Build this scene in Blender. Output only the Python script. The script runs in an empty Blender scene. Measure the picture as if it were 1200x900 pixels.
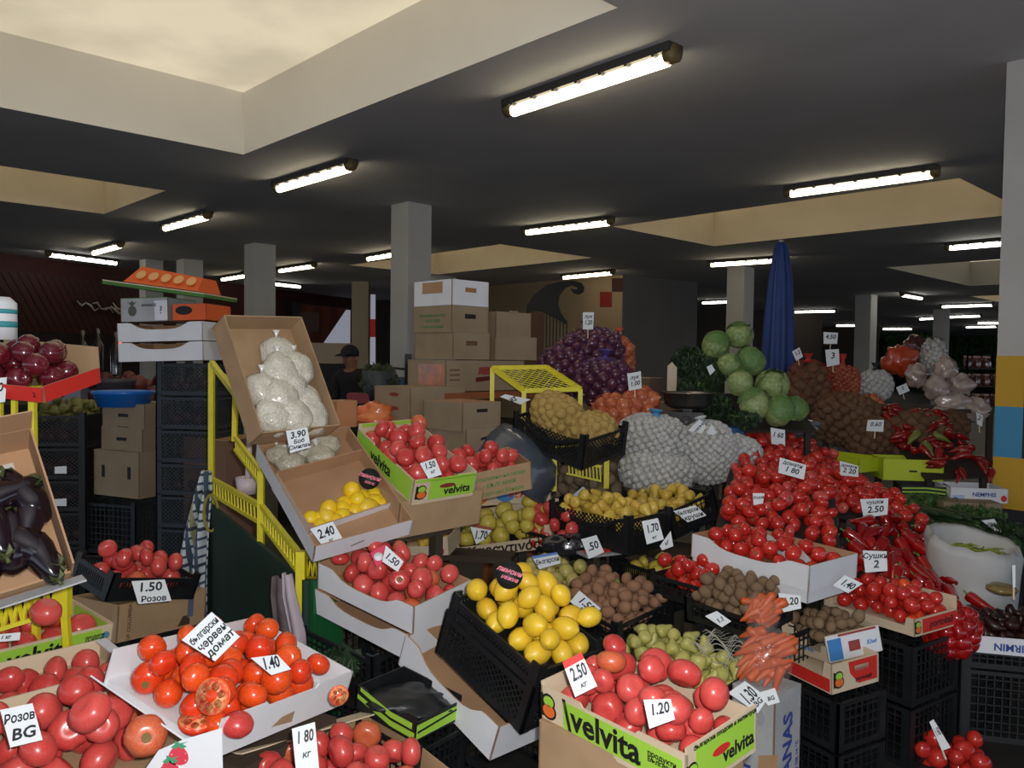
import bpy, math, random
import numpy as np
from mathutils import Matrix, Vector, Euler, noise
random.seed(7); RNG = np.random.default_rng(11)
SC = bpy.context.scene; COL = SC.collection
PI = math.pi; RAD = math.radians
# ------------------------------------------------------------------ camera
F, CAMZ = 931.0, 1.6
PITCH, ROLL = RAD(1.9), RAD(0.77)
fw = Vector((0, math.cos(PITCH), -math.sin(PITCH))); up0 = Vector((0, math.sin(PITCH), math.cos(PITCH))); rt0 = Vector((1, 0, 0))
rt = rt0*math.cos(ROLL) + up0*math.sin(ROLL); up = -rt0*math.sin(ROLL) + up0*math.cos(ROLL)
CAMP = Vector((0, 0, CAMZ))
cd = bpy.data.cameras.new('camera'); cam = bpy.data.objects.new('camera', cd); COL.objects.link(cam)
cd.sensor_width = 36.0; cd.lens = 36.0*F/1200; cd.clip_end = 300; cd.clip_start = .05
cam.matrix_world = Matrix(((rt.x, up.x, -fw.x, 0), (rt.y, up.y, -fw.y, 0), (rt.z, up.z, -fw.z, CAMZ), (0, 0, 0, 1)))
SC.camera = cam
def ray(px, py):
    d = rt*((px-600)/F) - up*((py-450)/F) + fw
    return d/d.y
def at(px, py, Y): return CAMP + ray(px, py)*Y          # point seen at a pixel, Y metres ahead
def atz(px, py, z):
    d = ray(px, py); return CAMP + d*((z-CAMZ)/d.z)
def proj(P):
    d = P-CAMP; z = d.dot(fw)
    return 600+F*d.dot(rt)/z, 450-F*d.dot(up)/z
# building grid: U runs away to the left, V away to the right
U = Vector((-.6915, .7224, 0)); V = Vector((.7224, .6915, 0))
YAW = -46.3                                             # local x of stall boxes = -U, local y = V
def uv(u, v, z): return U*u + V*v + Vector((0, 0, z))
# ------------------------------------------------------------------ materials
def lin(c):
    return tuple(((x/255)/12.92 if x/255 <= .04045 else ((x/255+.055)/1.055)**2.4) for x in c)
MATS = {}
def M(name, c, rough=.5, c2=None, nz=None, coat=0, metal=0, bump=None, emis=None, spec=.5, alpha=None, trans=0, pat=None):
    """c: sRGB; c2: second colour chosen per object; nz: (scale, colour, amount) blotches; bump: (scale, strength)"""
    if name in MATS: return MATS[name]
    m = bpy.data.materials.new(name); m.use_nodes = True; nt = m.node_tree; b = nt.nodes['Principled BSDF']
    N = nt.nodes.new; L = nt.links.new
    b.inputs['Roughness'].default_value = rough; b.inputs['Metallic'].default_value = metal
    b.inputs['Coat Weight'].default_value = coat; b.inputs['Coat Roughness'].default_value = .12
    b.inputs['Specular IOR Level'].default_value = spec
    col = (*lin(c), 1); b.inputs['Base Color'].default_value = col; out = None
    def mix(fac, A, B):
        x = N('ShaderNodeMix'); x.data_type = 'RGBA'
        if isinstance(fac, float): x.inputs[0].default_value = fac
        else: L(fac, x.inputs[0])
        for s, i in ((A, 6), (B, 7)):
            if isinstance(s, tuple): x.inputs[i].default_value = s
            else: L(s, x.inputs[i])
        return x.outputs[2]
    tc = N('ShaderNodeTexCoord')
    if c2:
        oi = N('ShaderNodeObjectInfo'); out = mix(oi.outputs['Random'], col, (*lin(c2), 1))
    if nz:
        n = N('ShaderNodeTexNoise'); n.inputs['Scale'].default_value = nz[0]; n.inputs['Detail'].default_value = 4
        L(tc.outputs['Object'], n.inputs['Vector'])
        r = N('ShaderNodeMapRange'); r.inputs[1].default_value = .42; r.inputs[2].default_value = .68; r.inputs[4].default_value = nz[2]
        L(n.outputs['Fac'], r.inputs[0]); out = mix(r.outputs[0], out or col, (*lin(nz[1]), 1))
    if pat: out = pat(nt, tc, mix, out or col)
    if out: L(out, b.inputs['Base Color'])
    if bump:
        n = N('ShaderNodeTexNoise' if len(bump) < 3 else 'ShaderNodeTexVoronoi'); n.inputs['Scale'].default_value = bump[0]
        L(tc.outputs['Object'], n.inputs['Vector']); bp = N('ShaderNodeBump'); bp.inputs['Strength'].default_value = bump[1]; bp.inputs['Distance'].default_value = .01
        L(n.outputs[0], bp.inputs['Height']); L(bp.outputs[0], b.inputs['Normal'])
    if emis: b.inputs['Emission Color'].default_value = (*lin(emis[0]), 1); b.inputs['Emission Strength'].default_value = emis[1]
    if alpha is not None: b.inputs['Alpha'].default_value = alpha
    if trans: b.inputs['Transmission Weight'].default_value = trans
    MATS[name] = m; return m
def stripes(axis, scale, c, duty=.5, coord='Object'):
    def f(nt, tc, mix, base):
        s = nt.nodes.new('ShaderNodeSeparateXYZ'); nt.links.new(tc.outputs[coord], s.inputs[0])
        a = nt.nodes.new('ShaderNodeMath'); a.operation = 'MULTIPLY'; a.inputs[1].default_value = scale; nt.links.new(s.outputs[axis], a.inputs[0])
        fr = nt.nodes.new('ShaderNodeMath'); fr.operation = 'FRACT'; nt.links.new(a.outputs[0], fr.inputs[0])
        lt = nt.nodes.new('ShaderNodeMath'); lt.operation = 'LESS_THAN'; lt.inputs[1].default_value = duty; nt.links.new(fr.outputs[0], lt.inputs[0])
        return mix(lt.outputs[0], base, (*lin(c), 1))
    return f
def both(*fs):
    def f(nt, tc, mix, base):
        for g in fs: base = g(nt, tc, mix, base)
        return base
    return f
def speckle(scale, c, lo=.0, hi=.3):
    def f(nt, tc, mix, base):
        v = nt.nodes.new('ShaderNodeTexVoronoi'); v.inputs['Scale'].default_value = scale; nt.links.new(tc.outputs['Object'], v.inputs['Vector'])
        r = nt.nodes.new('ShaderNodeMapRange'); r.inputs[1].default_value = lo; r.inputs[2].default_value = hi; r.inputs[3].default_value = 1; r.inputs[4].default_value = 0
        nt.links.new(v.outputs['Distance'], r.inputs[0]); return mix(r.outputs[0], base, (*lin(c), 1))
    return f
# ------------------------------------------------------------------ mesh builder
class MB:
    def __init__(s): s.v = []; s.f = []; s.m = []; s.sm = []
    def add(s, vs, fs, mi=0, smooth=False):
        b = len(s.v); s.v += [tuple(v) for v in vs]
        for f in fs: s.f.append([b+i for i in f]); s.m.append(mi); s.sm.append(smooth)
    def box(s, lo, hi, mi=0, X=None):
        vs = [Vector((x, y, z)) for z in (lo[2], hi[2]) for y in (lo[1], hi[1]) for x in (lo[0], hi[0])]
        if X is not None: vs = [X @ v for v in vs]
        s.add(vs, [(0, 2, 3, 1), (4, 5, 7, 6), (0, 1, 5, 4), (2, 6, 7, 3), (0, 4, 6, 2), (1, 3, 7, 5)], mi)
    def bar(s, p, q, w, h=None, mi=0, upv=None):
        p = Vector(p); q = Vector(q); d = q-p; ln = d.length
        if ln < 1e-6: return
        d /= ln; u = Vector(upv) if upv else Vector((0, 0, 1))
        if abs(d.dot(u)) > .98: u = Vector((1, 0, 0)) if abs(d.x) < .9 else Vector((0, 1, 0))
        sx = d.cross(u).normalized(); sz = sx.cross(d); h = h or w
        X = Matrix(((sx.x, d.x, sz.x, p.x), (sx.y, d.y, sz.y, p.y), (sx.z, d.z, sz.z, p.z), (0, 0, 0, 1)))
        s.box((-w/2, 0, -h/2), (w/2, ln, h/2), mi, X)
    def tube(s, pts, r, n=8, mi=0, caps=True):
        pts = [Vector(p) for p in pts]; rr = r if isinstance(r, (list, tuple)) else [r]*len(pts); vs = []; prev = None
        for i, p in enumerate(pts):
            d = (pts[min(i+1, len(pts)-1)]-pts[max(i-1, 0)]).normalized()
            a = prev if prev is not None else (Vector((0, 0, 1)) if abs(d.z) < .9 else Vector((1, 0, 0)))
            a = (a-d*a.dot(d)).normalized(); prev = a; b = d.cross(a)
            vs += [p+(a*math.cos(t)+b*math.sin(t))*rr[i] for t in (2*PI*k/n for k in range(n))]
        fs = [(i*n+k, i*n+(k+1) % n, (i+1)*n+(k+1) % n, (i+1)*n+k) for i in range(len(pts)-1) for k in range(n)]
        if caps: fs += [tuple(range(n-1, -1, -1)), tuple((len(pts)-1)*n+k for k in range(n))]
        s.add(vs, fs, mi, True)
    def lathe(s, prof, n=24, mi=0, X=None, smooth=True):
        vs = []; 
        for r, z in prof: vs += [Vector((r*math.cos(2*PI*k/n), r*math.sin(2*PI*k/n), z)) for k in range(n)]
        if X is not None: vs = [X @ v for v in vs]
        s.add(vs, [(i*n+k, i*n+(k+1) % n, (i+1)*n+(k+1) % n, (i+1)*n+k) for i in range(len(prof)-1) for k in range(n)], mi, smooth)
    def blob(s, fn, nu=16, nv=10, mi=0, X=None, top=None):
        """fn(theta 0..pi from +z, phi) -> Vector"""
        vs = [fn(0, 0)]
        for i in range(1, nv): vs += [fn(PI*i/nv, 2*PI*k/nu) for k in range(nu)]
        vs.append(fn(PI, 0)); fs = [(0, 1+k, 1+(k+1) % nu) for k in range(nu)]; cut = len(fs)
        for i in range(nv-2): fs += [(1+i*nu+k, 1+(i+1)*nu+k, 1+(i+1)*nu+(k+1) % nu, 1+i*nu+(k+1) % nu) for k in range(nu)]
        e = len(vs)-1; o = 1+(nv-2)*nu; fs += [(e, o+(k+1) % nu, o+k) for k in range(nu)]
        if X is not None: vs = [X @ Vector(v) for v in vs]
        if top is None: s.add(vs, fs, mi, True)
        else:
            b = len(s.v); s.v += [tuple(v) for v in vs]
            for i, f in enumerate(fs): s.f.append([b+j for j in f]); s.m.append(top if i < cut else mi); s.sm.append(True)
    def prism(s, poly, t, X, mi=0, mi_back=None, mi_edge=None):
        """poly (u, v) in local xz, front face towards -y, thickness t towards +y"""
        n = len(poly); vs = [X @ Vector((u, 0, v)) for u, v in poly] + [X @ Vector((u, t, v)) for u, v in poly]
        s.add(vs, [tuple(range(n))], mi); b = len(s.v)-2*n
        s.f.append([b+n+i for i in range(n-1, -1, -1)]); s.m.append(mi if mi_back is None else mi_back); s.sm.append(False)
        for i in range(n):
            j = (i+1) % n; s.f.append([b+j, b+i, b+n+i, b+n+j]); s.m.append(mi if mi_edge is None else mi_edge); s.sm.append(False)
    def mesh(s, name, mats):
        me = bpy.data.meshes.new(name); me.from_pydata(s.v, [], s.f); 
        for m in (mats if isinstance(mats, (list, tuple)) else [mats]): me.materials.append(m)
        me.polygons.foreach_set('material_index', s.m); me.polygons.foreach_set('use_smooth', s.sm); me.update(); return me
    def build(s, name, mats, parent=None, X=None): return link(name, s.mesh(name, mats), parent, X)
def link(name, data, parent=None, X=None):
    o = bpy.data.objects.new(name, data); COL.objects.link(o)
    if parent is not None: o.parent = parent
    if X is not None: o.matrix_local = X
    return o
def tag(o, label=None, cat=None, group=None, kind=None):
    if label: o['label'] = label
    if cat: o['category'] = cat
    if group: o['group'] = group
    if kind: o['kind'] = kind
    return o
def thing(name, label, cat, X=None, group=None):
    o = bpy.data.objects.new(name, None); COL.objects.link(o); o.empty_display_size = .05
    if X is not None: o.matrix_world = X
    return tag(o, label, cat, group)
def pose(loc, eul): return Matrix.LocRotScale(Vector(loc), Euler([RAD(a) for a in eul]), None)
def TR(x, y, z, rx=0, ry=0, rz=0): return Matrix.Translation((x, y, z)) @ Euler((RAD(rx), RAD(ry), RAD(rz))).to_matrix().to_4x4()
def text(parent, s, size, mat, X, bold=False, shear=0, align='CENTER', name='lettering', sx=1.0, spacing=1.0):
    c = bpy.data.curves.new(name, 'FONT'); c.body = s; c.size = size; c.shear = shear; c.align_x = align; c.align_y = 'CENTER'
    c.offset = size*(.025 if bold else 0); c.extrude = .0003; c.space_line = .8; c.space_character = spacing; c.resolution_u = 2
    c.materials.append(mat); o = bpy.data.objects.new(name, c); COL.objects.link(o); o.parent = parent
    o.matrix_local = X @ Matrix.Diagonal((sx, 1, 1, 1)); return o
# ------------------------------------------------------------------ packing fruit
def pack(n, w, d, r, seed=0, z0=0, jit=.12, heap=.5, x0=0, y0=0, top=None, cand=60):
    """drop up to n balls into a w x d tray so that they rest on the floor and on each other, heaped no higher than top"""
    g = np.random.default_rng(seed); P = np.zeros((0, 4)); out = []; top = top or 4.9*r; miss = 0
    for i in range(n):
        ri = r*(1+g.uniform(-jit, jit)); best = None
        for c in range(cand):
            x = g.uniform(-w/2+ri, w/2-ri) if w > 2*ri else 0; y = g.uniform(-d/2+ri, d/2-ri) if d > 2*ri else 0; z = ri; gap = 0
            if len(P):
                h2 = (P[:, 0]-x)**2+(P[:, 1]-y)**2; q = (ri+P[:, 3])**2-h2; k = q > 0
                if k.any(): z = max(z, (P[k, 2]+np.sqrt(q[k])).max())
                gap = (np.sqrt(h2+(P[:, 2]-z)**2)-P[:, 3]-ri).min()
            e = z+.3*gap+(max(0, abs(x)/(w/2))**3+max(0, abs(y)/(d/2))**3)*heap*(z-ri)
            if z < 1.2*ri: e -= .03*max(abs(x)/(w/2), abs(y)/(d/2))
            if z+ri > top*(1-.16*max(abs(x)/(w/2), abs(y)/(d/2))**2): continue
            if best is None or e < best[0]: best = (e, x, y, z, ri)
        if best is None:
            miss += 1
            if miss > 14: break
            continue
        P = np.vstack([P, [best[1:]]]); out.append((best[1]+x0, best[2]+y0, best[3]+z0, best[4]))
    return out
def rrot(g): return Euler((g.uniform(0, 2*PI), g.uniform(0, 2*PI), g.uniform(0, 2*PI)))
def name_extremes(items, kind, place):
    """items: [(object, world centre, radius)]: the outermost ones in view get a label of their own"""
    vis = []
    pr = [(proj(c), (c-CAMP).length, r) for o, c, r in items]
    for i, (o, c, r) in enumerate(items):
        (x, y), dd, _ = pr[i]
        if not (4 < x < 1196 and 4 < y < 896): continue
        if any(pr[j][1] < dd-.004 and (pr[j][0][0]-x)**2+(pr[j][0][1]-y)**2 < (F*pr[j][2]/pr[j][1]*.9)**2 for j in range(len(items)) if j != i): continue
        vis.append((o, x, y))
    if len(vis) < 7: return
    used = set()
    for key, word in ((lambda t: t[1], 'leftmost'), (lambda t: -t[1], 'rightmost'), (lambda t: t[2], 'topmost'), (lambda t: -t[2], 'lowest')):
        for t in sorted(vis, key=key)[:1]:
            if t[0].name in used: continue
            used.add(t[0].name); t[0]['label'] = f'{word} {kind} in view {place}'
def fruit(meshes, balls, X, name, kind, place, cat, group, seed=0, rot='any', stretch=1.0, extremes=True):
    """individual fruit: meshes are unit-radius; X the frame of the heap"""
    g = random.Random(seed); res = []; R = X.to_3x3()
    if cat == 'tomato': name = 'pink_tomato' if 'pink' in kind else 'orange_tomato' if 'orange' in kind else 'round_tomato' if 'round' in kind else 'red_tomato'
    for x, y, z, r in balls:
        o = bpy.data.objects.new(name, g.choice(meshes)); COL.objects.link(o)
        c = X @ Vector((x, y, z))
        if rot == 'any': e = rrot(g).to_matrix()
        elif rot == 'up': e = (R.to_quaternion().to_matrix() @ Euler((g.gauss(0, .5), g.gauss(0, .5), g.uniform(0, 6.28))).to_matrix())
        else: e = R.to_quaternion().to_matrix() @ rot(g)
        o.matrix_world = Matrix.LocRotScale(c, e.to_quaternion(), Vector((r, r, r*stretch)))
        tag(o, f'{kind} {place}', cat, group); res.append((o, c, r))
    if extremes: name_extremes(res, kind, place)
    return res
POSES = {   # size (w, d, h), place of the bottom's middle, tilt in degrees
    'velvita_near': ((0.5, 0.3, 0.11), (0.376, 2.137, 0.574), (4.3, 1.1, -48.7)),
    'lemon_crate': ((0.4, 0.3, 0.22), (0.015, 2.485, 0.587), (-1.2, 18.4, -46.3)),
    'pear_crate': ((0.5, 0.3, 0.13), (0.653, 2.944, 0.367), (9.1, 2.7, -53.2)),
    'over_crate': ((0.36, 0.24, 0.12), (0.599, 3.067, 0.648), (0.2, 0.3, -56.4)),
    'pear2': ((0.5, 0.3, 0.16), (0.472, 3.77, 0.736), (1.4, 0.3, -48.3)),
    'pear3': ((0.42, 0.3, 0.14), (0.812, 4.035, 0.771), (15.7, -1.9, -60.8)),
    'white_right': ((0.5, 0.3, 0.13), (0.963, 2.91, 0.801), (0.3, 1.9, -52.8)),
    'kiwi_box': ((0.3, 0.24, 0.1), (1.297, 3.148, 0.451), (7.3, -8.5, -76.6)),
    'red_box': ((0.3, 0.24, 0.11), (1.226, 3.042, 0.394), (3.0, 0.1, -65.3)),
    'cherry_box': ((0.4, 0.25, 0.06), (1.68, 3.391, 0.476), (17.8, -4.3, -102.3)),
    'ananas': ((0.28, 0.2, 0.4), (1.1, 2.735, -0.007), (6.7, -25.8, -63.4)),
    'white_tom': ((0.5, 0.3, 0.1), (-0.434, 2.94, 0.704), (5.8, 8.0, -36.6)),
    'white_tray': ((0.6, 0.4, 0.08), (-0.716, 3.151, 1.041), (9.2, 32.7, -49.1)),
    'lemon_box': ((0.3, 0.4, 0.1), (-0.71, 3.182, 1.007), (12.1, 38.6, -41.2)),
    'bean_box': ((0.5, 0.35, 0.1), (-0.955, 3.146, 1.486), (3.2, 60.3, -37.8)),
    'velvita_mid': ((0.5, 0.3, 0.11), (-0.42, 3.381, 1.103), (2.5, 19.5, -51.8)),
    'brown_tom': ((0.25, 0.3, 0.13), (-0.088, 3.66, 1.003), (8.9, 9.9, -66.0)),
    'karan': ((0.3, 0.5, 0.12), (0.001, 3.868, 0.702), (11.0, 10.7, -101.1)),
    'L8': ((0.4, 0.5, 0.1), (-0.755, 2.136, 0.669), (-7.4, 13.9, -27.4)),
    'L9': ((0.4, 0.5, 0.12), (-0.488, 2.213, 0.335), (-3.5, 7.2, -45.6)),
    'L7': ((0.25, 0.4, 0.09), (-1.523, 3.184, 0.645), (-13.6, 11.5, -32.7)),
    'L7b': ((0.28, 0.42, 0.14), (-1.522, 3.24, 0.468), (-5.7, -1.2, -27.4)),
    'egg': ((0.4, 0.5, 0.12), (-1.428, 1.969, 1.125), (18.0, 54.9, -35.4)),
    'A': ((0.3, 0.5, 0.1), (-1.812, 2.939, 0.479), (-2.9, 8.3, -32.6)),
    'C': ((0.4, 0.5, 0.12), (-1.299, 2.308, 0.369), (-4.1, 11.3, -34.5)),
    'stack': ((0.4, 0.3, 0.16), (-0.393, 5.043, 1.902), (7.5, 0.9, -42.6)),
    'B': ((0.3, 0.5, 0.1), (-1.508, 2.497, 0.481), (0.0, 1.8, -43.3)),
    'velvita_carton': ((0.48, 0.28, 0.35), (0.357, 2.14, 0.225), (0.0, 0.4, -44.9)),
}
# ------------------------------------------------------------------ colours
INK = M('ink', (25, 25, 40), .6)
CARDW = M('card_white', (222, 228, 232), .7)
KRAFT = M('kraft_board', (172, 142, 108), .8, nz=(9, (150, 122, 92), .5))
KRAFT2 = M('kraft_board_inside', (176, 138, 104), .85, nz=(6, (158, 120, 90), .5))
KRAFT3 = M('kraft_board_grey', (150, 132, 108), .85, nz=(7, (132, 114, 92), .5))
WHITEB = M('white_board', (226, 228, 233), .55, nz=(5, (208, 210, 216), .5))
GREYB = M('grey_board', (176, 178, 180), .7, nz=(8, (140, 140, 140), .5))
PALEB = M('pale_board', (214, 196, 168), .7, nz=(6, (196, 176, 146), .5))
BLACKP = M('black_plastic', (24, 26, 29), .42, nz=(14, (38, 40, 42), .5))
GREYP = M('grey_plastic', (62, 70, 78), .5)
LIMEG = M('lime_print', (158, 206, 66), .6); LIMEB = M('lime_board', (190, 206, 40), .55)
REDP = M('red_print', (206, 44, 36), .6); ORANGEP = M('orange_print', (232, 112, 40), .6); BLUEP = M('blue_print', (64, 130, 196), .6)
NAVYP = M('navy_print', (54, 70, 150), .6); BLACKINK = M('black_print', (22, 22, 24), .6); GREENP = M('green_print', (50, 140, 60), .6)
YELLOW = M('yellow_paint', (226, 214, 44), .45, nz=(22, (206, 190, 40), .5))
LITG = M('green_boards_lit', (20, 92, 48), .6, nz=(5, (14, 74, 38), .7)); SHADEG = M('green_boards_shaded', (22, 54, 40), .7, nz=(3, (18, 44, 34), .7))  # light and shade put into the colour: bright corner boards, dark side boards
STALK = M('stalk_green', (110, 140, 60), .6); SCAR = M('stem_scar', (128, 92, 52), .7, nz=(30, (92, 104, 48), .8))
PINK = M('pink_tomato', (212, 80, 76), .3, c2=(192, 52, 52), nz=(14, (222, 104, 90), .4), coat=.25)
ORNG = M('orange_red_tomato', (222, 58, 26), .22, c2=(236, 96, 30), nz=(10, (206, 40, 24), .6), coat=.35)
BLUSH = M('half_ripe_tomato', (216, 116, 72), .28, c2=(190, 110, 70), nz=(16, (204, 62, 52), .9), coat=.25)
REDT = M('red_tomato', (202, 46, 38), .24, c2=(178, 32, 30), nz=(10, (216, 64, 44), .5), coat=.4)
FLESH = M('tomato_flesh', (226, 84, 58), .25, nz=(60, (246, 190, 130), .9), coat=.5)
# ------------------------------------------------------------------ fruit shapes (unit radius)
def tomato(seed, lobes, amp, flat, mat, dimple=.22):
    g = random.Random(seed); ph = g.uniform(0, 6); b = MB()
    def f(t, p):
        s = math.sin(t); k = 1+amp*math.cos(lobes*p+ph)*s*s*(.5+.5*math.cos(t)) + .03*math.cos(2*p+ph)
        z = flat*math.cos(t)-dimple*math.exp(-(t/.42)**2)+.06*math.exp(-((PI-t)/.4)**2)
        return Vector((s*k, s*k, z)) if False else Vector((s*k*math.cos(p), s*k*math.sin(p), z))
    b.blob(f, 20, 13, 0, None, 1 if seed % 3 == 1 else 0); return b.mesh('tomato', [mat, SCAR])
T_PINK = [tomato(1, 6, .05, .84, PINK), tomato(2, 7, .07, .78, PINK), tomato(3, 5, .03, .9, PINK), tomato(8, 5, .04, .82, PINK), tomato(9, 6, .06, .8, BLUSH)]
T_PINK = T_PINK[:4]*3 + T_PINK[4:]
T_ORNG = [tomato(4, 5, .02, .9, ORNG, .12), tomato(5, 6, .04, .82, ORNG, .15), tomato(6, 5, .02, .96, ORNG, .1)]
T_RED = [tomato(10, 5, .02, .9, REDT, .12), tomato(11, 6, .05, .82, REDT, .15), tomato(12, 5, .03, .94, REDT, .12)]
T_PLUM = [tomato(13, 4, .01, 1.22, REDT, .08), tomato(14, 4, .01, 1.1, REDT, .08)]
T_BIG = [tomato(20, 6, .06, .86, PINK), tomato(21, 7, .05, .9, PINK)]
T_BLUSH = [tomato(22, 6, .05, .9, BLUSH)]
def lathe_fruit(name, prof, mats, nu=16, bend=0, lump=0, seed=0, top=None):
    """prof: list of (radius, z) top to bottom"""
    g = random.Random(seed); off = Vector((g.uniform(0, 50),)*3); b = MB(); n = len(prof); vs = []
    def P(r, z, p):
        x = r*math.cos(p); y = r*math.sin(p); v = Vector((x + bend*z*z, y, z))
        if lump: v *= 1+lump*noise.noise(v*1.3+off)
        return v
    vs.append(P(0, prof[0][1], 0))
    for r, z in prof[1:-1]: vs += [P(r, z, 2*PI*k/nu) for k in range(nu)]
    vs.append(P(0, prof[-1][1], 0)); fs = [(0, 1+k, 1+(k+1) % nu) for k in range(nu)]
    for i in range(n-3): fs += [(1+i*nu+k, 1+(i+1)*nu+k, 1+(i+1)*nu+(k+1) % nu, 1+i*nu+(k+1) % nu) for k in range(nu)]
    e = len(vs)-1; o = 1+(n-3)*nu; fs += [(e, o+(k+1) % nu, o+k) for k in range(nu)]
    b.v = [tuple(v) for v in vs]
    for i, f in enumerate(fs): b.f.append(list(f)); b.m.append(1 if top is not None and i < nu*(1+top) else 0); b.sm.append(True)
    return b.mesh(name, mats)
def ell(a, c, n=9, nip=0):
    pr = [(a*math.sin(PI*i/n), c*math.cos(PI*i/n)) for i in range(n+1)]
    if nip: pr[0] = (0, c+nip); pr[-1] = (0, -c-nip*.6); pr.insert(1, (.16*a, c+nip*.4)); pr.insert(-1, (.16*a, -c-nip*.1))
    return pr
LEM = M('lemon_skin', (240, 200, 40), .38, c2=(226, 182, 34), nz=(9, (232, 208, 90), .4), bump=(60, .12), coat=.15)
LEMON = [lathe_fruit('lemon', ell(.94, 1.16, 10, .16), [LEM], 16, .02, .05, s) for s in (1, 2)]
LEMS = M('small_lemon_skin', (240, 206, 26), .38, c2=(244, 196, 30), nz=(9, (226, 190, 40), .5), bump=(60, .1), coat=.15)
LEMON_S = [lathe_fruit('lemon', ell(1, 1.02, 9, .06), [LEMS], 16, 0, .04, s) for s in (3, 4)]
pearp = [(0, 1.35), (.1, 1.33), (.3, 1.18), (.42, .9), (.55, .55), (.8, .15), (.97, -.25), (.96, -.6), (.75, -.88), (.35, -1.0), (.12, -.95), (0, -.9)]
PEARM = M('green_pear_skin', (208, 202, 118), .42, c2=(192, 192, 106), nz=(12, (178, 160, 96), .4), coat=.1)
PEARY = M('yellow_pear_skin', (218, 194, 84), .42, c2=(212, 180, 74), nz=(7, (204, 132, 66), .4), coat=.1)
def pear(m, s):
    me = lathe_fruit('pear', pearp, [m, STALK], 16, .06, .06, s, 0); return me
PEAR = [pear(PEARM, 1), pear(PEARM, 2)]; PEAR_Y = [pear(PEARY, 3), pear(PEARY, 4)]
QUIN = M('quince_skin', (212, 194, 88), .45, c2=(198, 178, 70), nz=(10, (180, 170, 60), .6), coat=.1)
QUINCE = [lathe_fruit('quince', [(0, .95), (.2, 1.0), (.45, .9), (.8, .5), (1, -.05), (.88, -.6), (.5, -.92), (.2, -.95), (0, -.85)], [QUIN], 16, .03, .1, s) for s in (1, 2)]
APPM = M('green_apple_skin', (186, 188, 104), .4, c2=(198, 186, 116), nz=(5, (196, 140, 84), .35), coat=.15)
APPLE = [lathe_fruit('apple', [(0, .68), (.15, .76), (.4, .88), (.75, .68), (1, .12), (.94, -.4), (.68, -.78), (.35, -.88), (.12, -.8), (0, -.74)], [APPM], 16, 0, .05, s) for s in (1, 2)]
RAPM = M('dark_red_apple_skin', (96, 22, 34), .22, c2=(78, 16, 28), nz=(9, (128, 38, 44), .5), coat=.5)
APPLE_R = [lathe_fruit('apple', [(0, .7), (.15, .8), (.4, .92), (.75, .72), (1, .15), (.92, -.4), (.62, -.85), (.35, -.98), (.12, -.9), (0, -.84)], [RAPM], 16, 0, .04, s) for s in (5, 6)]
KIWM = M('kiwi_skin', (166, 126, 100), .75, c2=(148, 110, 86), nz=(16, (112, 82, 58), .6), bump=(80, .2), spec=.2)
KIWI = [lathe_fruit('kiwi', ell(.95, 1.18, 9), [KIWM], 14, 0, .05, s) for s in (1, 2)]
KIWIGM = M('kiwi_skin_grey', (144, 120, 94), .8, c2=(126, 102, 80), nz=(16, (96, 78, 60), .6), bump=(80, .2), spec=.2)
KIWI_G = [lathe_fruit('kiwi', ell(.95, 1.12, 9), [KIWIGM], 14, 0, .05, s) for s in (3, 4)]
POTM = M('potato_skin', (140, 122, 102), .8, c2=(126, 108, 90), nz=(10, (108, 92, 76), .6), bump=(30, .15), spec=.25)
POTATO = [lathe_fruit('potato', ell(.92, 1.2, 9), [POTM], 14, .05, .22, s) for s in (1, 2, 3)]
POTYM = M('yellow_potato_skin', (190, 160, 92), .75, c2=(178, 148, 84), nz=(10, (160, 132, 76), .6), bump=(30, .12), spec=.3)
POTATO_Y = [lathe_fruit('potato', ell(.94, 1.14, 9), [POTYM], 14, .04, .18, s) for s in (5, 6)]
POTBM = M('brown_potato_skin', (118, 88, 66), .8, c2=(104, 76, 58), nz=(10, (90, 66, 50), .6), spec=.25)
POTATO_B = [lathe_fruit('potato', ell(.94, 1.14, 9), [POTBM], 12, .04, .18, s) for s in (7, 8)]
onp = [(0, 1.3), (.07, 1.25), (.1, 1.05), (.3, .85), (.7, .6), (1, .05), (.85, -.5), (.45, -.8), (.15, -.86), (0, -.82)]
ONRM = M('purple_onion_skin', (86, 40, 62), .3, c2=(66, 30, 50), nz=(7, (116, 64, 84), .5), coat=.3)
ONION_P = [lathe_fruit('onion', onp, [ONRM], 14, .02, .05, s) for s in (1, 2)]
ONOM = M('golden_onion_skin', (196, 106, 66), .32, c2=(180, 86, 58), nz=(6, (214, 146, 100), .5), coat=.25)
ONION_O = [lathe_fruit('onion', onp, [ONOM], 14, .02, .05, s) for s in (3, 4)]
GARM = M('garlic_skin', (206, 206, 202), .6, c2=(188, 188, 184), nz=(9, (176, 168, 166), .5))
def garlic(s):
    b = MB(); ph = s*1.3
    def f(t, p):
        r = math.sin(t)*(1+.07*math.cos(7*p+ph)); z = .85*math.cos(t)+.55*math.exp(-(t/.3)**2)
        return Vector((r*math.cos(p), r*math.sin(p), z))
    b.blob(f, 14, 9); return b.mesh('garlic_bulb', [GARM])
GARLIC = [garlic(1), garlic(2)]
GARYM = M('yellow_garlic_skin', (176, 160, 128), .6, c2=(196, 184, 160))
def pepper(s, m):
    """long pointed pepper, unit = shoulder radius, about five long"""
    pr = [(0, .05), (.5, .12), (.9, -.1), (1, -.7), (.92, -1.6), (.78, -2.6), (.56, -3.6), (.3, -4.4), (.1, -4.8), (0, -4.9)]
    return lathe_fruit('pepper', pr, [m], 12, .028+.012*s, .12, s)
PEPM = M('red_pepper_skin', (164, 14, 18), .16, c2=(140, 10, 16), nz=(4, (178, 30, 24), .5), coat=.6)
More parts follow.
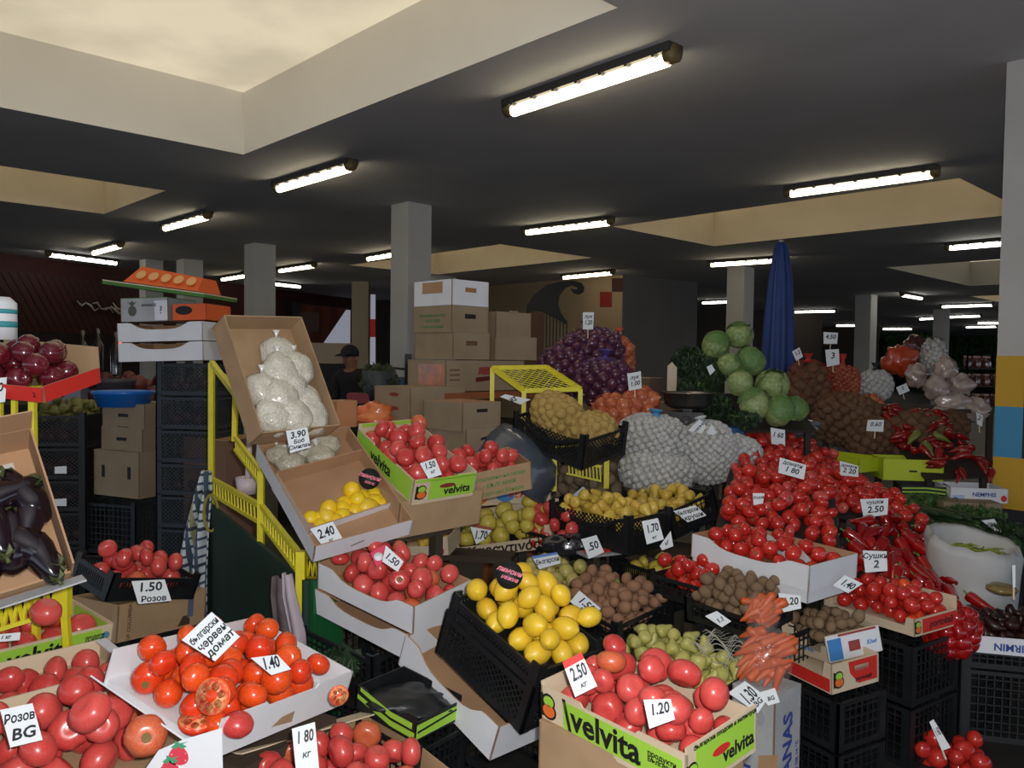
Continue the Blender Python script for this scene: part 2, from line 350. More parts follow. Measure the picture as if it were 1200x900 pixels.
PEPPER = [pepper(s, PEPM) for s in (1, 2, 3)]
PEPSTEM = lathe_fruit('stem', [(0, .9), (.14, .88), (.12, .5), (.16, .2), (.5, .1), (.42, .02), (0, .0)], [STALK], 8, .2)
CUCM = M('cucumber_skin', (38, 62, 34), .4, c2=(30, 52, 28), nz=(14, (58, 84, 44), .5), bump=(40, .2))
CUCUMBER = [lathe_fruit('cucumber', [(0, 4.6), (.5, 4.4), (.85, 3.8), (1, 2.4), (1, 0), (1, -2.4), (.85, -3.8), (.5, -4.4), (0, -4.6)], [CUCM], 12, .012*s, .08, s) for s in (1, 3)]
EGGM = M('aubergine_skin', (26, 14, 24), .12, c2=(20, 12, 20), coat=.8)
EGGP = [lathe_fruit('aubergine', [(0, 2.0), (.3, 1.96), (.5, 1.7), (.62, 1.2), (.82, .5), (1, -.3), (.98, -.9), (.75, -1.4), (.4, -1.66), (0, -1.74)], [EGGM], 18, .05, .06, s) for s in (1, 2)]
EGGCAL = M('aubergine_calyx', (72, 80, 44), .6)
def calyx_mesh():
    b = MB(); b.tube([(0, 0, 1.95), (.03, 0, 2.12), (.08, 0, 2.3)], [.12, .1, .12], 7)
    for k in range(5):
        a = 2*PI*k/5; R = Matrix.Rotation(a, 4, 'Z'); vs = [R @ Vector(v) for v in ((0, -.16, 2.03), (0, .16, 2.03), (.4, .14, 1.93), (.55, 0, 1.6), (.4, -.14, 1.93))]
        b.add(vs, [(0, 1, 2, 3, 4)])
    return b.mesh('calyx', [EGGCAL])
CALYX = calyx_mesh()
CARM = M('carrot_skin', (206, 92, 38), .45, c2=(188, 74, 30), nz=(12, (212, 110, 54), .5))
CARROT = [lathe_fruit('carrot', [(0, 3.2), (.5, 3.15), (.9, 2.8), (1, 2.2), (.85, .5), (.65, -1.4), (.4, -3.0), (.15, -3.5), (0, -3.7)], [CARM], 10, .02, .08, s) for s in (1, 2)]
CABM = M('cabbage_leaf', (138, 156, 98), .45, nz=(4, (178, 190, 132), .7), c2=(116, 142, 84), bump=(6, .5))
CABD = M('cabbage_outer_leaf', (92, 128, 68), .5, nz=(5, (120, 150, 88), .7), bump=(7, .5))
def cabbage(seed):
    g = random.Random(seed); b = MB(); off = Vector((seed*3.1, 0, 0))
    def f(t, p):
        v = Vector((math.sin(t)*math.cos(p), math.sin(t)*math.sin(p), .9*math.cos(t)))
        return v*(1+.07*noise.noise(v*2+off)+.025*math.sin(9*p+5*t)*math.sin(t))
    b.blob(f, 28, 18); body = b.mesh('cabbage', [CABM]); lv = []
    for k in range(4):
        b = MB(); az = k*1.62+g.uniform(0, .6); n = 9; vs = []; fs = []
        for i in range(n):
            for j in range(n):
                t = .55+1.9*i/(n-1); p = az+(-.95+1.9*j/(n-1))*(.55+.45*math.sin(PI*(i+.8)/(n+1)))
                v = Vector((math.sin(t)*math.cos(p), math.sin(t)*math.sin(p), .9*math.cos(t)))
                lift = 1.05+.1*(1-i/(n-1))**2+.05*abs(j-n//2)/(n/2)+.03*math.sin(j*2.3+i)
                vs.append(v*lift)
        fs = [(i*n+j, i*n+j+1, (i+1)*n+j+1, (i+1)*n+j) for i in range(n-1) for j in range(n-1)]
        b.add(vs, fs, 0, True); lv.append(b.mesh('outer_leaf', [CABD if k % 2 else CABM]))
    return body, lv
CABBAGES = [cabbage(s) for s in (1, 2)]
# ------------------------------------------------------------------ containers
CACHE = {}
SIDES = {'F': 0, 'R': 90, 'B': 180, 'L': -90}
def side_X(side, w, d, out=0):
    k = (d if side in 'FB' else w)/2+out; a = RAD(SIDES[side])
    return Matrix.Rotation(a, 4, 'Z') @ Matrix.Translation((0, -k, 0))
def lattice(L, h, style, t=.006, z0=.012, dip=0):
    b = MB(); bw = .005
    def rim(u): return h-dip*h*max(0, 1-(abs(u)/(L/2-.05))**2) if dip else h
    n = max(4, int(L/.03))
    us = [-L/2+L*i/n for i in range(n+1)]
    for a, c in zip(us[:-1], us[1:]): b.bar((a, t/2, rim(a)-.008), (c, t/2, rim(c)-.008), t*1.6, .016, upv=(0, 0, 1))
    b.box((-L/2, 0, z0-.012), (L/2, t, z0+.012))
    if style == 'slot':
        b.box((-L/2, .001, z0), (L/2, t-.001, z0+h*.35))
        for i in range(int(L/.014)): u = -L/2+.014*(i+.5); b.box((u-.0035, .001, z0), (u+.0035, t-.001, rim(u)-.01))
    elif style == 'diamond':
        s = .026; k = int((L+h)/s)+1
        for i in range(k):
            for sg in (1, -1):
                u0 = -L/2+i*s-h if sg > 0 else -L/2+i*s; u1 = u0+h*sg if sg > 0 else u0-h; zz0, zz1 = z0, h-.01
                a, c = (u0, zz0), (u0+(h if sg > 0 else -h), zz1)
                (x0, y0), (x1, y1) = a, c
                if x0 > x1: x0, y0, x1, y1 = x1, y1, x0, y0
                if x1 < -L/2 or x0 > L/2: continue
                if x0 < -L/2: f = (-L/2-x0)/(x1-x0); y0 += (y1-y0)*f; x0 = -L/2
                if x1 > L/2: f = (L/2-x0)/(x1-x0); y1 = y0+(y1-y0)*f; x1 = L/2
                b.bar((x0, t/2, y0), (x1, t/2, y1), bw, t*.7, upv=(0, 1, 0))
    else:
        for u in us: b.box((u-bw/2, .001, z0), (u+bw/2, t-.001, rim(u)-.01))
        m = max(2, int(h/.035))
        for j in range(1, m):
            zz = z0+(h-z0)*j/m
            if zz < h*(1-dip)-.01: b.box((-L/2, .001, zz-bw/2), (L/2, t-.001, zz+bw/2))
    return b
def crate(label, X, dims, style='grid', mat=None, group=None, dip=0, liner=.0, post=.018, name='plastic_crate', plain=False, cat='crate'):
    w, d, h = dims; mat = mat or BLACKP; o = thing(name, label, cat, X, group); key = (w, d, h, style, mat.name, dip, post, liner, plain)
    if key not in CACHE:
        ms = {}
        b = MB(); b.box((-w/2+.004, -d/2+.004, 0), (w/2-.004, d/2-.004, max(.008, liner))); ms['base'] = b.mesh('base', [mat])
        ms['F'] = lattice(w-.01, h, style, dip=dip).mesh('side_lattice', [mat]); ms['R'] = lattice(d-.01, h, style if style != 'slotlong' else 'grid', dip=dip*.0).mesh('side_lattice', [mat])
        b = MB(); e = .035; t = .009; b.box((0, 0, 0), (e, t, h+post)); b.box((0, 0, 0), (t, e, h+post)); ms['post'] = b.mesh('corner_post', [mat]); CACHE[key] = ms
    ms = CACHE[key]; link('base', ms['base'], o)
    for s in 'FRBL': link('side_lattice', ms['F' if s in 'FB' else 'R'], o, side_X(s, w, d))
    if not plain:
        for i, (sx, sy) in enumerate(((-1, -1), (1, -1), (1, 1), (-1, 1))):
            link('corner_post', ms['post'], o, Matrix.Translation((sx*(w/2+.002), sy*(d/2+.002), 0)) @ Matrix.Rotation(PI/2*i, 4, 'Z'))
    return o
def panel_poly(L, h, kind):
    if kind == 'wave':
        a = L/2; pts = [(-a, 0), (a, 0), (a, h)]
        pr = [(.30, 1), (.33, .97), (.36, .86), (.39, .72), (.43, .64), (.5, .62)]
        n = [(a-2*a*(f-.14)*.9, h*z) for f, z in pr[:-1]]
        q = [(.13, 1), (.17, .97), (.21, .86), (.26, .74), (.33, .66), (.42, .63)]
        pts += [(a-L*f, h*z) for f, z in q] + [(-a+L*f, h*z) for f, z in q[::-1]] + [(-a, h)]
        return pts
    if kind == 'notch': a = L/2; return [(-a, 0), (a, 0), (a, h), (a*.4, h), (a*.36, h*.9), (-a*.36, h*.9), (-a*.4, h), (-a, h)]
    if kind == 'low': a = L/2; return [(-a, 0), (a, 0), (a, h), (a-.035, h), (a-.045, h*.5), (-a+.045, h*.5), (-a+.035, h), (-a, h)]
    if kind == 'tab': a = L/2; return [(-a, 0), (a, 0), (a, h), (a*.28, h), (a*.24, h+.014), (-a*.24, h+.014), (-a*.28, h), (-a, h)]
    return [(-L/2, 0), (L/2, 0), (L/2, h), (-L/2, h)]
def panel(b, L, h, t, X, kind, mo, mi):
    if kind.startswith('hole'):
        hw, hz, hh = (.045, h*.62, .014) if kind == 'hole' else (.045, h*.7, .012)
        for a, c, z0, z1 in ((-L/2, -hw, 0, h), (hw, L/2, 0, h), (-hw, hw, 0, hz-hh), (-hw, hw, hz+hh, h)):
            b.prism([(a, z0), (c, z0), (c, z1), (a, z1)], t, X, mo, mi, mi)
    else: b.prism(panel_poly(L, h, kind), t, X, mo, mi, mi)
def carton(label, X, dims, out, inn, F='flat', R='flat', B='flat', L='flat', floor=.006, group=None, name='cardboard_box', hs=None, t=.005, top=None, cat='box'):
    w, d, h = dims; o = thing(name, label, cat, X, group); hs = hs or {}
    b = MB(); b.box((-w/2+t, -d/2+t, 0), (w/2-t, d/2-t, floor), 0); b.build('bottom', [inn], o)
    for s, k in zip('FRBL', (F, R, B, L)):
        if k is None: continue
        b = MB(); panel(b, (w if s in 'FB' else d), hs.get(s, h), t, side_X(s, w, d), k, 0, 1)
        b.build('side_panel' if s in 'FB' else 'end_panel', [out, inn], o)
    if top:
        b = MB(); b.box((-w/2, -d/2, h), (w/2, -.002, h+.004)); b.box((-w/2, .002, h), (w/2, d/2, h+.004)); b.build('lid_flap', [top], o)
    return o
def decal(o, side, w, d, u, v, sw, sh, mat, name='print', shape=None, out=.0012):
    b = MB(); X = side_X(side, w, d, out)
    if shape == 'disc': pts = [(u+sw/2*math.cos(2*PI*k/20), v+sh/2*math.sin(2*PI*k/20)) for k in range(20)]
    elif shape: pts = [(u+x*sw, v+y*sh) for x, y in shape]
    else: pts = [(u-sw/2, v-sh/2), (u+sw/2, v-sh/2), (u+sw/2, v+sh/2), (u-sw/2, v+sh/2)]
    b.prism(pts, .0006, X, 0); return b.build(name, [mat], o)
def print_text(o, side, w, d, u, v, size, s, mat, bold=True, shear=.0, rot=0, sx=1, out=.0022, align='CENTER'):
    X = side_X(side, w, d, out) @ Matrix.Translation((u, 0, v)) @ Matrix.Rotation(PI/2, 4, 'X') @ Matrix.Rotation(RAD(rot), 4, 'Z')
    return text(o, s, size, mat, X, bold, shear, align, sx=sx)
def b_logo(o, side, w, d, u, v, s):
    for dv, m, k in ((.22, LIMEG, .62), (-.2, ORANGEP, .72)):
        decal(o, side, w, d, u, v+dv*s, k*s*1.3, k*s*1.12, BLACKINK, 'logo_ring', 'disc', .0012)
        decal(o, side, w, d, u+.02*s, v+dv*s, k*s, k*s*.8, m, 'logo_fruit', 'disc', .0022)
    decal(o, side, w, d, u-.4*s, v, .16*s, 1.05*s, BLACKINK, 'logo_stem', None, .0017)
# ------------------------------------------------------------------ cards
def card(q, Y, lines, label, lean=.35, strip=None, stick=None, ink=None, name='price_card', shear=.2, bent=None):
    """q: TL, TR, BR, BL seen at Y metres ahead; lines: (words, size, height) as shares of the card's height"""
    cx = sum(p[0] for p in q)/4; cy = sum(p[1] for p in q)/4; C = at(cx, cy, Y)
    tocam = (CAMP-C).normalized(); n = (tocam*(1-lean)+Vector((0, 0, 1))*lean).normalized() if lean >= 0 else (tocam*(1+lean)+Vector((0, 0, -1))*(-lean)).normalized()
    W = []
    for p in q:
        d = ray(*p); W.append(CAMP+d*((C-CAMP).dot(n)/d.dot(n)))
    xa = ((W[1]-W[0])+(W[2]-W[3])).normalized(); ya = n.cross(xa).normalized(); xa = ya.cross(n)
    X = Matrix(((xa.x, ya.x, n.x, C.x), (xa.y, ya.y, n.y, C.y), (xa.z, ya.z, n.z, C.z), (0, 0, 0, 1))); Xi = X.inverted()
    P = [Xi @ v for v in W]; wd = ((P[1]-P[0]).length+(P[2]-P[3]).length)/2; ht = ((P[0]-P[3]).length+(P[1]-P[2]).length)/2
    b = MB(); b.add([(p.x, p.y, z) for z in (-.0012, .0) for p in P], [(0, 1, 2, 3), (7, 6, 5, 4), (0, 4, 5, 1), (1, 5, 6, 2), (2, 6, 7, 3), (3, 7, 4, 0)])
    o = b.build(name, [CARDW], None, X); tag(o, label, 'price card', 'hand-written price cards')
    skew = math.atan2((P[0]-P[3]).x+(P[1]-P[2]).x, (P[0]-P[3]).y+(P[1]-P[2]).y)
    for s, sz, v in lines:
        f = sz*ht*1.25; k = min(1, .95*wd/(max(1, len(s))*f*.56)); text(o, s, f, ink or INK, Matrix.Translation((math.tan(skew)*v*ht, v*ht, .0006)), sz < .9, shear+math.tan(skew)*.6, sx=k)
    if strip:
        b = MB(); e = .2; A, Bq = P[0], P[1]; Cq = P[1]+(P[2]-P[1])*e; D = P[0]+(P[3]-P[0])*e
        b.add([(p.x, p.y, .0005) for p in (A, Bq, Cq, D)], [(0, 3, 2, 1)]); b.build('coloured_strip', [strip], o)
    if stick:
        b = MB(); m = (P[2]+P[3])/2; t = (P[0]+P[1])/2; b.bar(Vector((t.x, t.y, -.003)), Xi.to_3x3() @ Vector((0, 0, -stick)) + Vector((m.x, m.y, -.004)), .007, .003); b.build('stick', [PALEB], o)
    return o
# ------------------------------------------------------------------ net bags
def net_bag(label, C, radii, fruits, r, netm, group, cat='net bag', name='net_bag', tilt=(0, 0, 0), neck=.06, part='bulb', fillm=None, sq=2.4, net=True, maxn=100, neckm=None, dens=1.0):
    o = thing(name, label, cat, Matrix.LocRotScale(C, Euler([RAD(a) for a in tilt]), None), group)
    a, b_, c = radii; R = Euler([RAD(a_) for a_ in tilt]).to_matrix(); pe = 2/sq
    sg = lambda v: math.copysign(abs(v)**pe, v)
    def S(t, p, k=1.0):
        s = abs(math.sin(t))**pe; return Vector((a*k*s*sg(math.cos(p)), b_*k*s*sg(math.sin(p)), c*k*sg(math.cos(t))))
    area = 4*PI*(((a*b_)**1.6+(a*c)**1.6+(b_*c)**1.6)/3)**(1/1.6)*1.1; n = int(dens*area/(PI*r*r)*.92); pts = []
    g = random.Random(int(C.x*1000)+n)
    for i in range(n):
        z = 1-2*(i+.5)/n; p = i*2.399963; t = math.acos(z); d = Vector((math.sin(t)*math.cos(p), math.sin(t)*math.sin(p), z))
        k = (abs(d.x/(a-r*.6))**sq+abs(d.y/(b_-r*.6))**sq+abs(d.z/(c-r*.6))**sq)**(-1/sq)
        pts.append(d*k*(1+g.uniform(-.06, .03)))
    vd = R.transposed() @ (CAMP-C).normalized(); pts.sort(key=lambda v: -(v.x*vd.x/a**2*a+v.y*vd.y/b_**2*b_+v.z*vd.z/c**2*c))
    rest = MB(); rest.blob(lambda t, p: S(t, p, .86), 20, 12)
    for i, v in enumerate(pts):
        me = g.choice(fruits); rr = r*g.uniform(.88, 1.12); X = Matrix.LocRotScale(v, rrot(g).to_quaternion(), Vector((rr,)*3))
        if i < min(maxn, int(n*.6)): link(part, me, o, X)
        else: rest.add([X @ q.co for q in me.vertices], [list(f.vertices) for f in me.polygons], 0, True)
    tag(rest.build('inner_'+part+'s', [fillm or fruits[0].materials[0]], o), kind='stuff')
    if net:
        b = MB(); k = 1.02
        for sgn in (1, -1):
            for i in range(14):
                b.tube([S(.12+(PI-.24)*j/16, 2*PI*i/14+sgn*2.2*j/16, k)+Vector((0, 0, 0)) for j in range(17)], .0011, 3, caps=False)
        b.build('net', [netm], o)
    if neck:
        b = MB(); rr = [(min(a, b_)*.30, c*.96), (min(a, b_)*.1, c+neck*.3), (min(a, b_)*.12, c+neck*.4), (min(a, b_)*.26, c+neck)]
        b.lathe(rr, 12); b.build('tied_neck', [neckm or netm], o)
    return o
def frame(p00, p10, p01):
    """heap frame: origin in the middle of the patch, x along p00-p10, y along p00-p01"""
    x = (p10-p00); w = x.length; x = x/w; y = p01-p00; y = y-x*y.dot(x); d = y.length; y = y/d; n = x.cross(y)
    if n.z < 0: n = -n
    c = p00+x*w/2+y*d/2
    return Matrix(((x.x, y.x, n.x, c.x), (x.y, y.y, n.y, c.y), (x.z, y.z, n.z, c.z), (0, 0, 0, 1))), w, d
def board(label, X, w, d, t=.018, legs=True, m=None):
    b = MB(); b.box((-w/2, -d/2, -t-.002), (w/2, d/2, -.002)); o = tag(b.build('display_board', [m or M('display_board_dark', (48, 40, 34), .8)], None, X), label, 'board')
    for sx in (-1, 1):
        for sy in (-1, 1):
            p = X @ Vector((sx*(w/2-.04), sy*(d/2-.04), -t)); q = MB(); q.bar(p, Vector((p.x, p.y, 0)), .035)
            if legs: q.build('leg', [o.data.materials[0]], o, X.inverted())
    return o
def mound(label, X, w, d, n, r, meshes, name, kind, place, cat, group, seed=0, jit=.15, heap=.2, rot='any', board=None, stretch=1.0):
    return fruit(meshes, pack(n, w, d, r, seed, 0, jit, heap), X, name, kind, place, cat, group, seed, rot, stretch)
# ------------------------------------------------------------------ the hall
CEIL = 3.55
CEILM = M('ceiling_paint', (206, 206, 210), .85, nz=(.7, (186, 186, 190), .6)); SHAFT = M('shaft_paint', (202, 188, 160), .8, nz=(2, (190, 175, 148), .5)); SHAFTG = M('shaft_paint_grey', (140, 140, 136), .8)
FLOORM = M('floor_asphalt', (40, 38, 36), .55, nz=(2.5, (58, 54, 50), .6)); COLM = M('column_paint', (196, 194, 190), .7, nz=(1.5, (182, 178, 172), .6))
PANELM = M('skylight_sheet', (120, 112, 98), .6, nz=(1.3, (100, 92, 76), .6), emis=((236, 222, 192), .74)); SHAFTW = M('shaft_paint_white', (240, 236, 228), .8, nz=(2, (232, 228, 220), .5))
HOLES = [('window_1', 2.85, 7.5, .6, 3.5, None), ('window_2', 9.85, 12.15, 0, 3.62, SHAFT), ('window_3', 10.1, 14.9, 9.35, 11.77, SHAFT),
         ('window_4', 2.85, 7.5, 9.2, 11.9, SHAFT), ('window_5', 2.4, 6.53, 16.8, 22.1, SHAFTG), ('window_6', 2.6, 7.5, 25.5, 29.5, SHAFT)]
_nt = PANELM.node_tree; _n = _nt.nodes.new('ShaderNodeTexNoise'); _n.inputs['Scale'].default_value = 1.1; _n.inputs['Detail'].default_value = 5; _tc = _nt.nodes.new('ShaderNodeTexCoord'); _nt.links.new(_tc.outputs['Object'], _n.inputs['Vector'])   # dirt on the sheet lets less daylight through
_r = _nt.nodes.new('ShaderNodeMapRange'); _r.inputs[1].default_value = .35; _r.inputs[2].default_value = .65; _r.inputs[3].default_value = .62; _r.inputs[4].default_value = .84; _nt.links.new(_n.outputs['Fac'], _r.inputs[0]); _nt.links.new(_r.outputs[0], _nt.nodes['Principled BSDF'].inputs['Emission Strength'])
us = sorted({-14., 70.} | {h[1] for h in HOLES} | {h[2] for h in HOLES}); vs = sorted({-14., 70.} | {h[3] for h in HOLES} | {h[4] for h in HOLES})
b = MB()
for i in range(len(us)-1):
    for j in range(len(vs)-1):
        um, vm = (us[i]+us[i+1])/2, (vs[j]+vs[j+1])/2
        if any(h[1] < um < h[2] and h[3] < vm < h[4] for h in HOLES): continue
        b.add([uv(us[i], vs[j], CEIL), uv(us[i+1], vs[j], CEIL), uv(us[i+1], vs[j+1], CEIL), uv(us[i], vs[j+1], CEIL)], [(0, 1, 2, 3)])
tag(b.build('ceiling', [CEILM]), kind='structure')
for nm, u0, u1, v0, v1, sm in HOLES:
    o = tag(thing(nm, None, None), kind='structure'); b = MB(); z = CEIL+.6
    for (ua, va), (ub, vb) in (((u0, v0), (u1, v0)), ((u1, v0), (u1, v1)), ((u1, v1), (u0, v1)), ((u0, v1), (u0, v0))):
        b.add([uv(ua, va, CEIL), uv(ub, vb, CEIL), uv(ub, vb, z), uv(ua, va, z)], [(0, 1, 2, 3)])
    b.build('shaft', [sm or SHAFTW], o)
    b = MB(); b.add([uv(u0-.1, v0-.1, z), uv(u1+.1, v0-.1, z), uv(u1+.1, v1+.1, z), uv(u0-.1, v1+.1, z)], [(0, 1, 2, 3)]); b.build('pane', [PANELM], o)
b = MB(); b.box((-60, -8, -.1), (60, 80, 0)); tag(b.build('floor', [FLOORM]), kind='structure')
# columns
def column(cx, cy, s, nm='column'):
    b = MB(); X = Matrix.Translation((cx, cy, 0)) @ Matrix.Rotation(RAD(YAW), 4, 'Z'); b.box((-s/2, -s/2, 0), (s/2, s/2, CEIL), 0); return tag(b.build(nm, [COLM], None, X), kind='structure')
for cx, cy, s in ((-1.33, 10.34, .37), (-4.53, 14.25, .4), (-6.8, 16.75, .4), (-7.65, 16.85, .36), (4.77, 16.75, .4), (10.26, 23.15, .45), (15.5, 28.8, .42), (-2.1, 19.5, 1.0)): column(cx, cy, s)
pc = column(3.47, 5.2, .42)
def wallpaint(o, side, s, u0, u1, z0, z1, m, name='painted_square'):
    b = MB(); b.prism([(u0, z0), (u1, z0), (u1, z1), (u0, z1)], .003, side_X(side, s, s, .003), 0); return b.build(name, [m], o)
PY = M('wall_paint_yellow', (204, 160, 44), .7); PB = M('wall_paint_blue', (70, 146, 186), .7); PMR = M('wall_paint_maroon', (128, 52, 60), .7); PK = M('wall_paint_black', (34, 32, 38), .7)
for side in 'LFRB':
    for z0, z1, m0, m1 in ((1.325, 1.655, PY, PMR), (.995, 1.325, PB, PK), (.66, .995, PY, PY), (0, .66, PK, PK)):
        if side in 'LR': wallpaint(pc, side, .42, -.21, .21, z0, z1, m0 if side == 'L' else m1)
        else: wallpaint(pc, side, .42, -.21, -.05, z0, z1, m0 if side == 'F' else m1); wallpaint(pc, side, .42, -.05, .21, z0, z1, m1 if side == 'F' else m0)
# grey room in the middle of the hall
WALLG = M('wall_grey', (120, 116, 112), .85, nz=(1, (110, 106, 102), .6)); WALLT = M('wall_tan', (168, 148, 120), .85, nz=(1, (158, 138, 110), .6)); WALLR = M('wall_red_paint', (140, 40, 32), .8)
K0 = Vector((2.53, 18.45, 0)); K1 = Vector((4.53, 19.95, 0)); Ka = (Vector((-.6915, .7224, 0)))
def wall_quad(name, P, Q, m, th=.15):
    d = (Q-P); n = Vector((d.y, -d.x, 0)).normalized(); b = MB()
    if n.dot(P) > 0: n = -n
    b.add([P, Q, Q+Vector((0, 0, CEIL)), P+Vector((0, 0, CEIL)), P-n*th, Q-n*th, Q-n*th+Vector((0, 0, CEIL)), P-n*th+Vector((0, 0, CEIL))], [(0, 1, 2, 3), (5, 4, 7, 6), (0, 3, 7, 4), (1, 5, 6, 2)]); return tag(b.build(name, [m]), kind='structure')
wt = wall_quad('wall_centre_left', K0, K0+Ka*7.5, WALLT); wall_quad('wall_centre_right', K0, K1, WALLG); wall_quad('wall_centre_end', K1, K1+Ka*7, WALLG)
for px0, px1, y0, y1, m in ((703, 717, 342, 360, WALLR), (717, 730, 326, 342, M('wall_brown_paint', (70, 40, 34), .8))):
    P = []
    for x, y in ((px0, y1), (px1, y1), (px1, y0), (px0, y0)):
        d = ray(x, y); nn = Vector((-.7224, -.6915, 0)); t = ((K0+nn*.01)-CAMP).dot(nn)/d.dot(nn); P.append(CAMP+d*t)
    b = MB(); b.add(P, [(0, 1, 2, 3)]); b.build('painted_square', [m], wt)
# far walls, with openings to the trees outside
WALLD = M('wall_dark', (74, 66, 60), .9, nz=(.6, (60, 54, 50), .6)); BROWNP = M('red_brown_frame', (120, 40, 28), .7)
wall_quad('wall_back', uv(30, 6, 0), uv(14, 30, 0), WALLD); wall_quad('wall_right', uv(34, 44, 0), uv(17.4, 44, 0), WALLD)
OUT = M('foliage_outside', (92, 128, 70), .8, nz=(3, (54, 84, 44), .8), bump=(5, .6))
def shrub(name, C, rad, label, seed):
    g = random.Random(seed); b = MB()
    for i in range(900):
        z = g.uniform(-1, 1); p = g.uniform(0, 6.28); s = math.sqrt(1-z*z); rr = rad*(.75+.3*g.random()); c = Vector((s*math.cos(p), s*math.sin(p), z*1.1))*rr+C
        R = rrot(g).to_matrix(); q = .13*rad; b.add([c+R @ Vector(v) for v in ((-q, 0, 0), (0, -q*.4, 0), (q, 0, 0), (0, q*.4, 0))], [(0, 1, 2, 3)])
    b.lathe([(.16*rad, -C.z), (.12*rad, 0)], 8, 0, Matrix.Translation(C)); return tag(b.build(name, [OUT]), label, 'tree', 'trees outside the hall')
for i, (px, Y) in enumerate(((1070, 52), (1136, 57), (1190, 54), (1262, 60))): shrub('leafy_tree', at(px, 402, Y)-Vector((0, 0, .3)), 1.75*Y/54, 'green tree outside beyond the far right end of the hall', i)
b = MB(); g = random.Random(2)
for i in range(2600):
    c = uv(17+g.uniform(-13, 17), 66+g.uniform(-1.5, 1.5), 6.5*g.random()); R = rrot(g).to_matrix(); b.add([c+R @ Vector(v) for v in ((-.5, 0, 0), (0, -.35, 0), (.5, 0, 0), (0, .35, 0))], [(0, 1, 2, 3)])
b.box((-15, -.6, 0), (15, .6, 6.3), 0, Matrix.Translation(uv(18, 67.5, 0)) @ Matrix.Rotation(math.atan2(U.y, U.x), 4, 'Z')); tag(b.build('hedge', [OUT]), 'long green hedge outside beyond the far right end', 'hedge', None, 'stuff')
# the red slatted awning and plastic at the far left
L0 = atz(-60, 292, 3.5); L1 = atz(415, 352, 3.5); L0.z = L1.z = 0
AWN = M('awning_dark_red', (64, 30, 28), .5, pat=stripes(0, 3.2, (46, 20, 20), .5, 'Object'))
def along(t, z, off=0): return L0+(L1-L0)*t+Vector((0, 0, z))+Vector((0, -off, 0))
def strip(nm, t0, t1, z0, z1, m, off=0, slope=0, kind='structure', parent=None):
    b = MB(); A = [along(t0, z0, off), along(t1, z0, off), along(t1, z1, off+slope), along(t0, z1, off+slope)]; b.add(A+[v+Vector((0, .06, 0)) for v in A], [(0, 1, 2, 3), (7, 6, 5, 4), (0, 4, 5, 1), (3, 2, 6, 7)])
    o = b.build(nm, [m], parent); return tag(o, kind=kind) if kind else o
strip('wall_left', 0, .84, 0, 2.0, M('wall_left_dark', (40, 34, 32), .9)); strip('trim_1', 0, 1, 3.2, CEIL, M('red_beam', (72, 30, 27), .7), .02)
aw = thing('awning', 'dark red slatted awning with torn plastic along the far left wall', 'awning')
dirL = (L1-L0).normalized(); sl = MB()
for i in range(58):
    t = i/58*.8; tm = t+.012; sk = .035
    if .72 < t: break
    sl.add([along(t, 3.2, .5), along(tm, 3.2, .5), along(tm+sk, 2.0, .05), along(t+sk, 2.0, .05)], [(0, 1, 2, 3)])
sl.build('slats', [M('awning_slat', (70, 36, 33), .45)], aw); strip('backing', 0, .76, 2.0, 3.2, M('awning_backing', (36, 20, 20), .5), 0, .45, None, aw)
pl = MB(); g = random.Random(5)
for i in range(14):
    t = .18+.12*g.random()+.014*i; z = 2.9-.3*g.random()-.02*i; pts = [along(t+.008*k, z+.06*math.sin(k*2+i)-.03*k, .52) for k in range(6)]; pl.tube(pts, [.012, .03, .02, .035, .02, .01], 5)
pl.build('torn_plastic', [M('clear_plastic_scrap', (200, 190, 180), .15, coat=1)], aw)
SKYP = M('pale_daylight_sheet', (196, 198, 214), .5, emis=((196, 198, 216), .35))
w7 = tag(thing('window_7', None, None), kind='structure'); strip('pane', .86, .985, 1.3, 3.15, SKYP, 0, 0, None, w7); strip('frame', .985, 1.0, .0, 3.2, BROWNP, .05, 0, None, w7); strip('sill', .80, 1, 1.15, 1.3, M('red_rail', (150, 44, 40), .6), .04, 0, None, w7)
CT = M('curtain_red_brown', (150, 82, 62), .7, pat=stripes(0, 3, (128, 66, 50), .5))
b = MB(); A = [along(.79, 3.18, .12), along(.97, 3.18, .12), along(.85, 1.7, .12), along(.79, 1.5, .12)]; b.add(A+[v+Vector((0, .03, 0)) for v in A], [(0, 1, 2, 3), (7, 6, 5, 4), (0, 4, 5, 1), (1, 5, 6, 2), (2, 6, 7, 3)]); tag(b.build('curtain', [CT]), 'red brown striped curtain hanging across the bright far window', 'curtain')
b = MB(); X = Matrix.Translation(at(362, 377, 15)); b.box((-.18, 0, -.18), (.18, .03, .18), 0, X); b.box((-.02, .01, -X.translation.z), (.02, .04, -.18), 0, X); tag(b.build('notice_board', [M('notice_dark', (62, 40, 36), .7)]), 'small dark board on a post before the bright far window', 'board')
CC = at(386, 414, 13.2); b = MB(); b.box((-.34, 0, -.17), (.34, .3, .17), 0, Matrix.Translation(CC)); b.box((-.34, .02, -CC.z), (.34, .28, -.17), 1, Matrix.Translation(CC)); tag(b.build('market_counter', [M('counter_cream', (176, 156, 132), .7), M('counter_dark', (30, 28, 30), .7)]), 'cream fronted counter under the bright far window', 'counter')
w8 = tag(thing('window_8', None, None), kind='structure')
for y0, y1, m in ((345, 374, SKYP), (374, 395, M('red_poster', (160, 44, 48), .6, emis=((160, 40, 44), .25))), (395, 440, SKYP)):
    b = MB(); P = [at(x, y, 22) for x, y in ((426, y1), (440, y1), (440, y0), (426, y0))]; b.add(P, [(0, 1, 2, 3)]); b.build('pane', [m], w8)
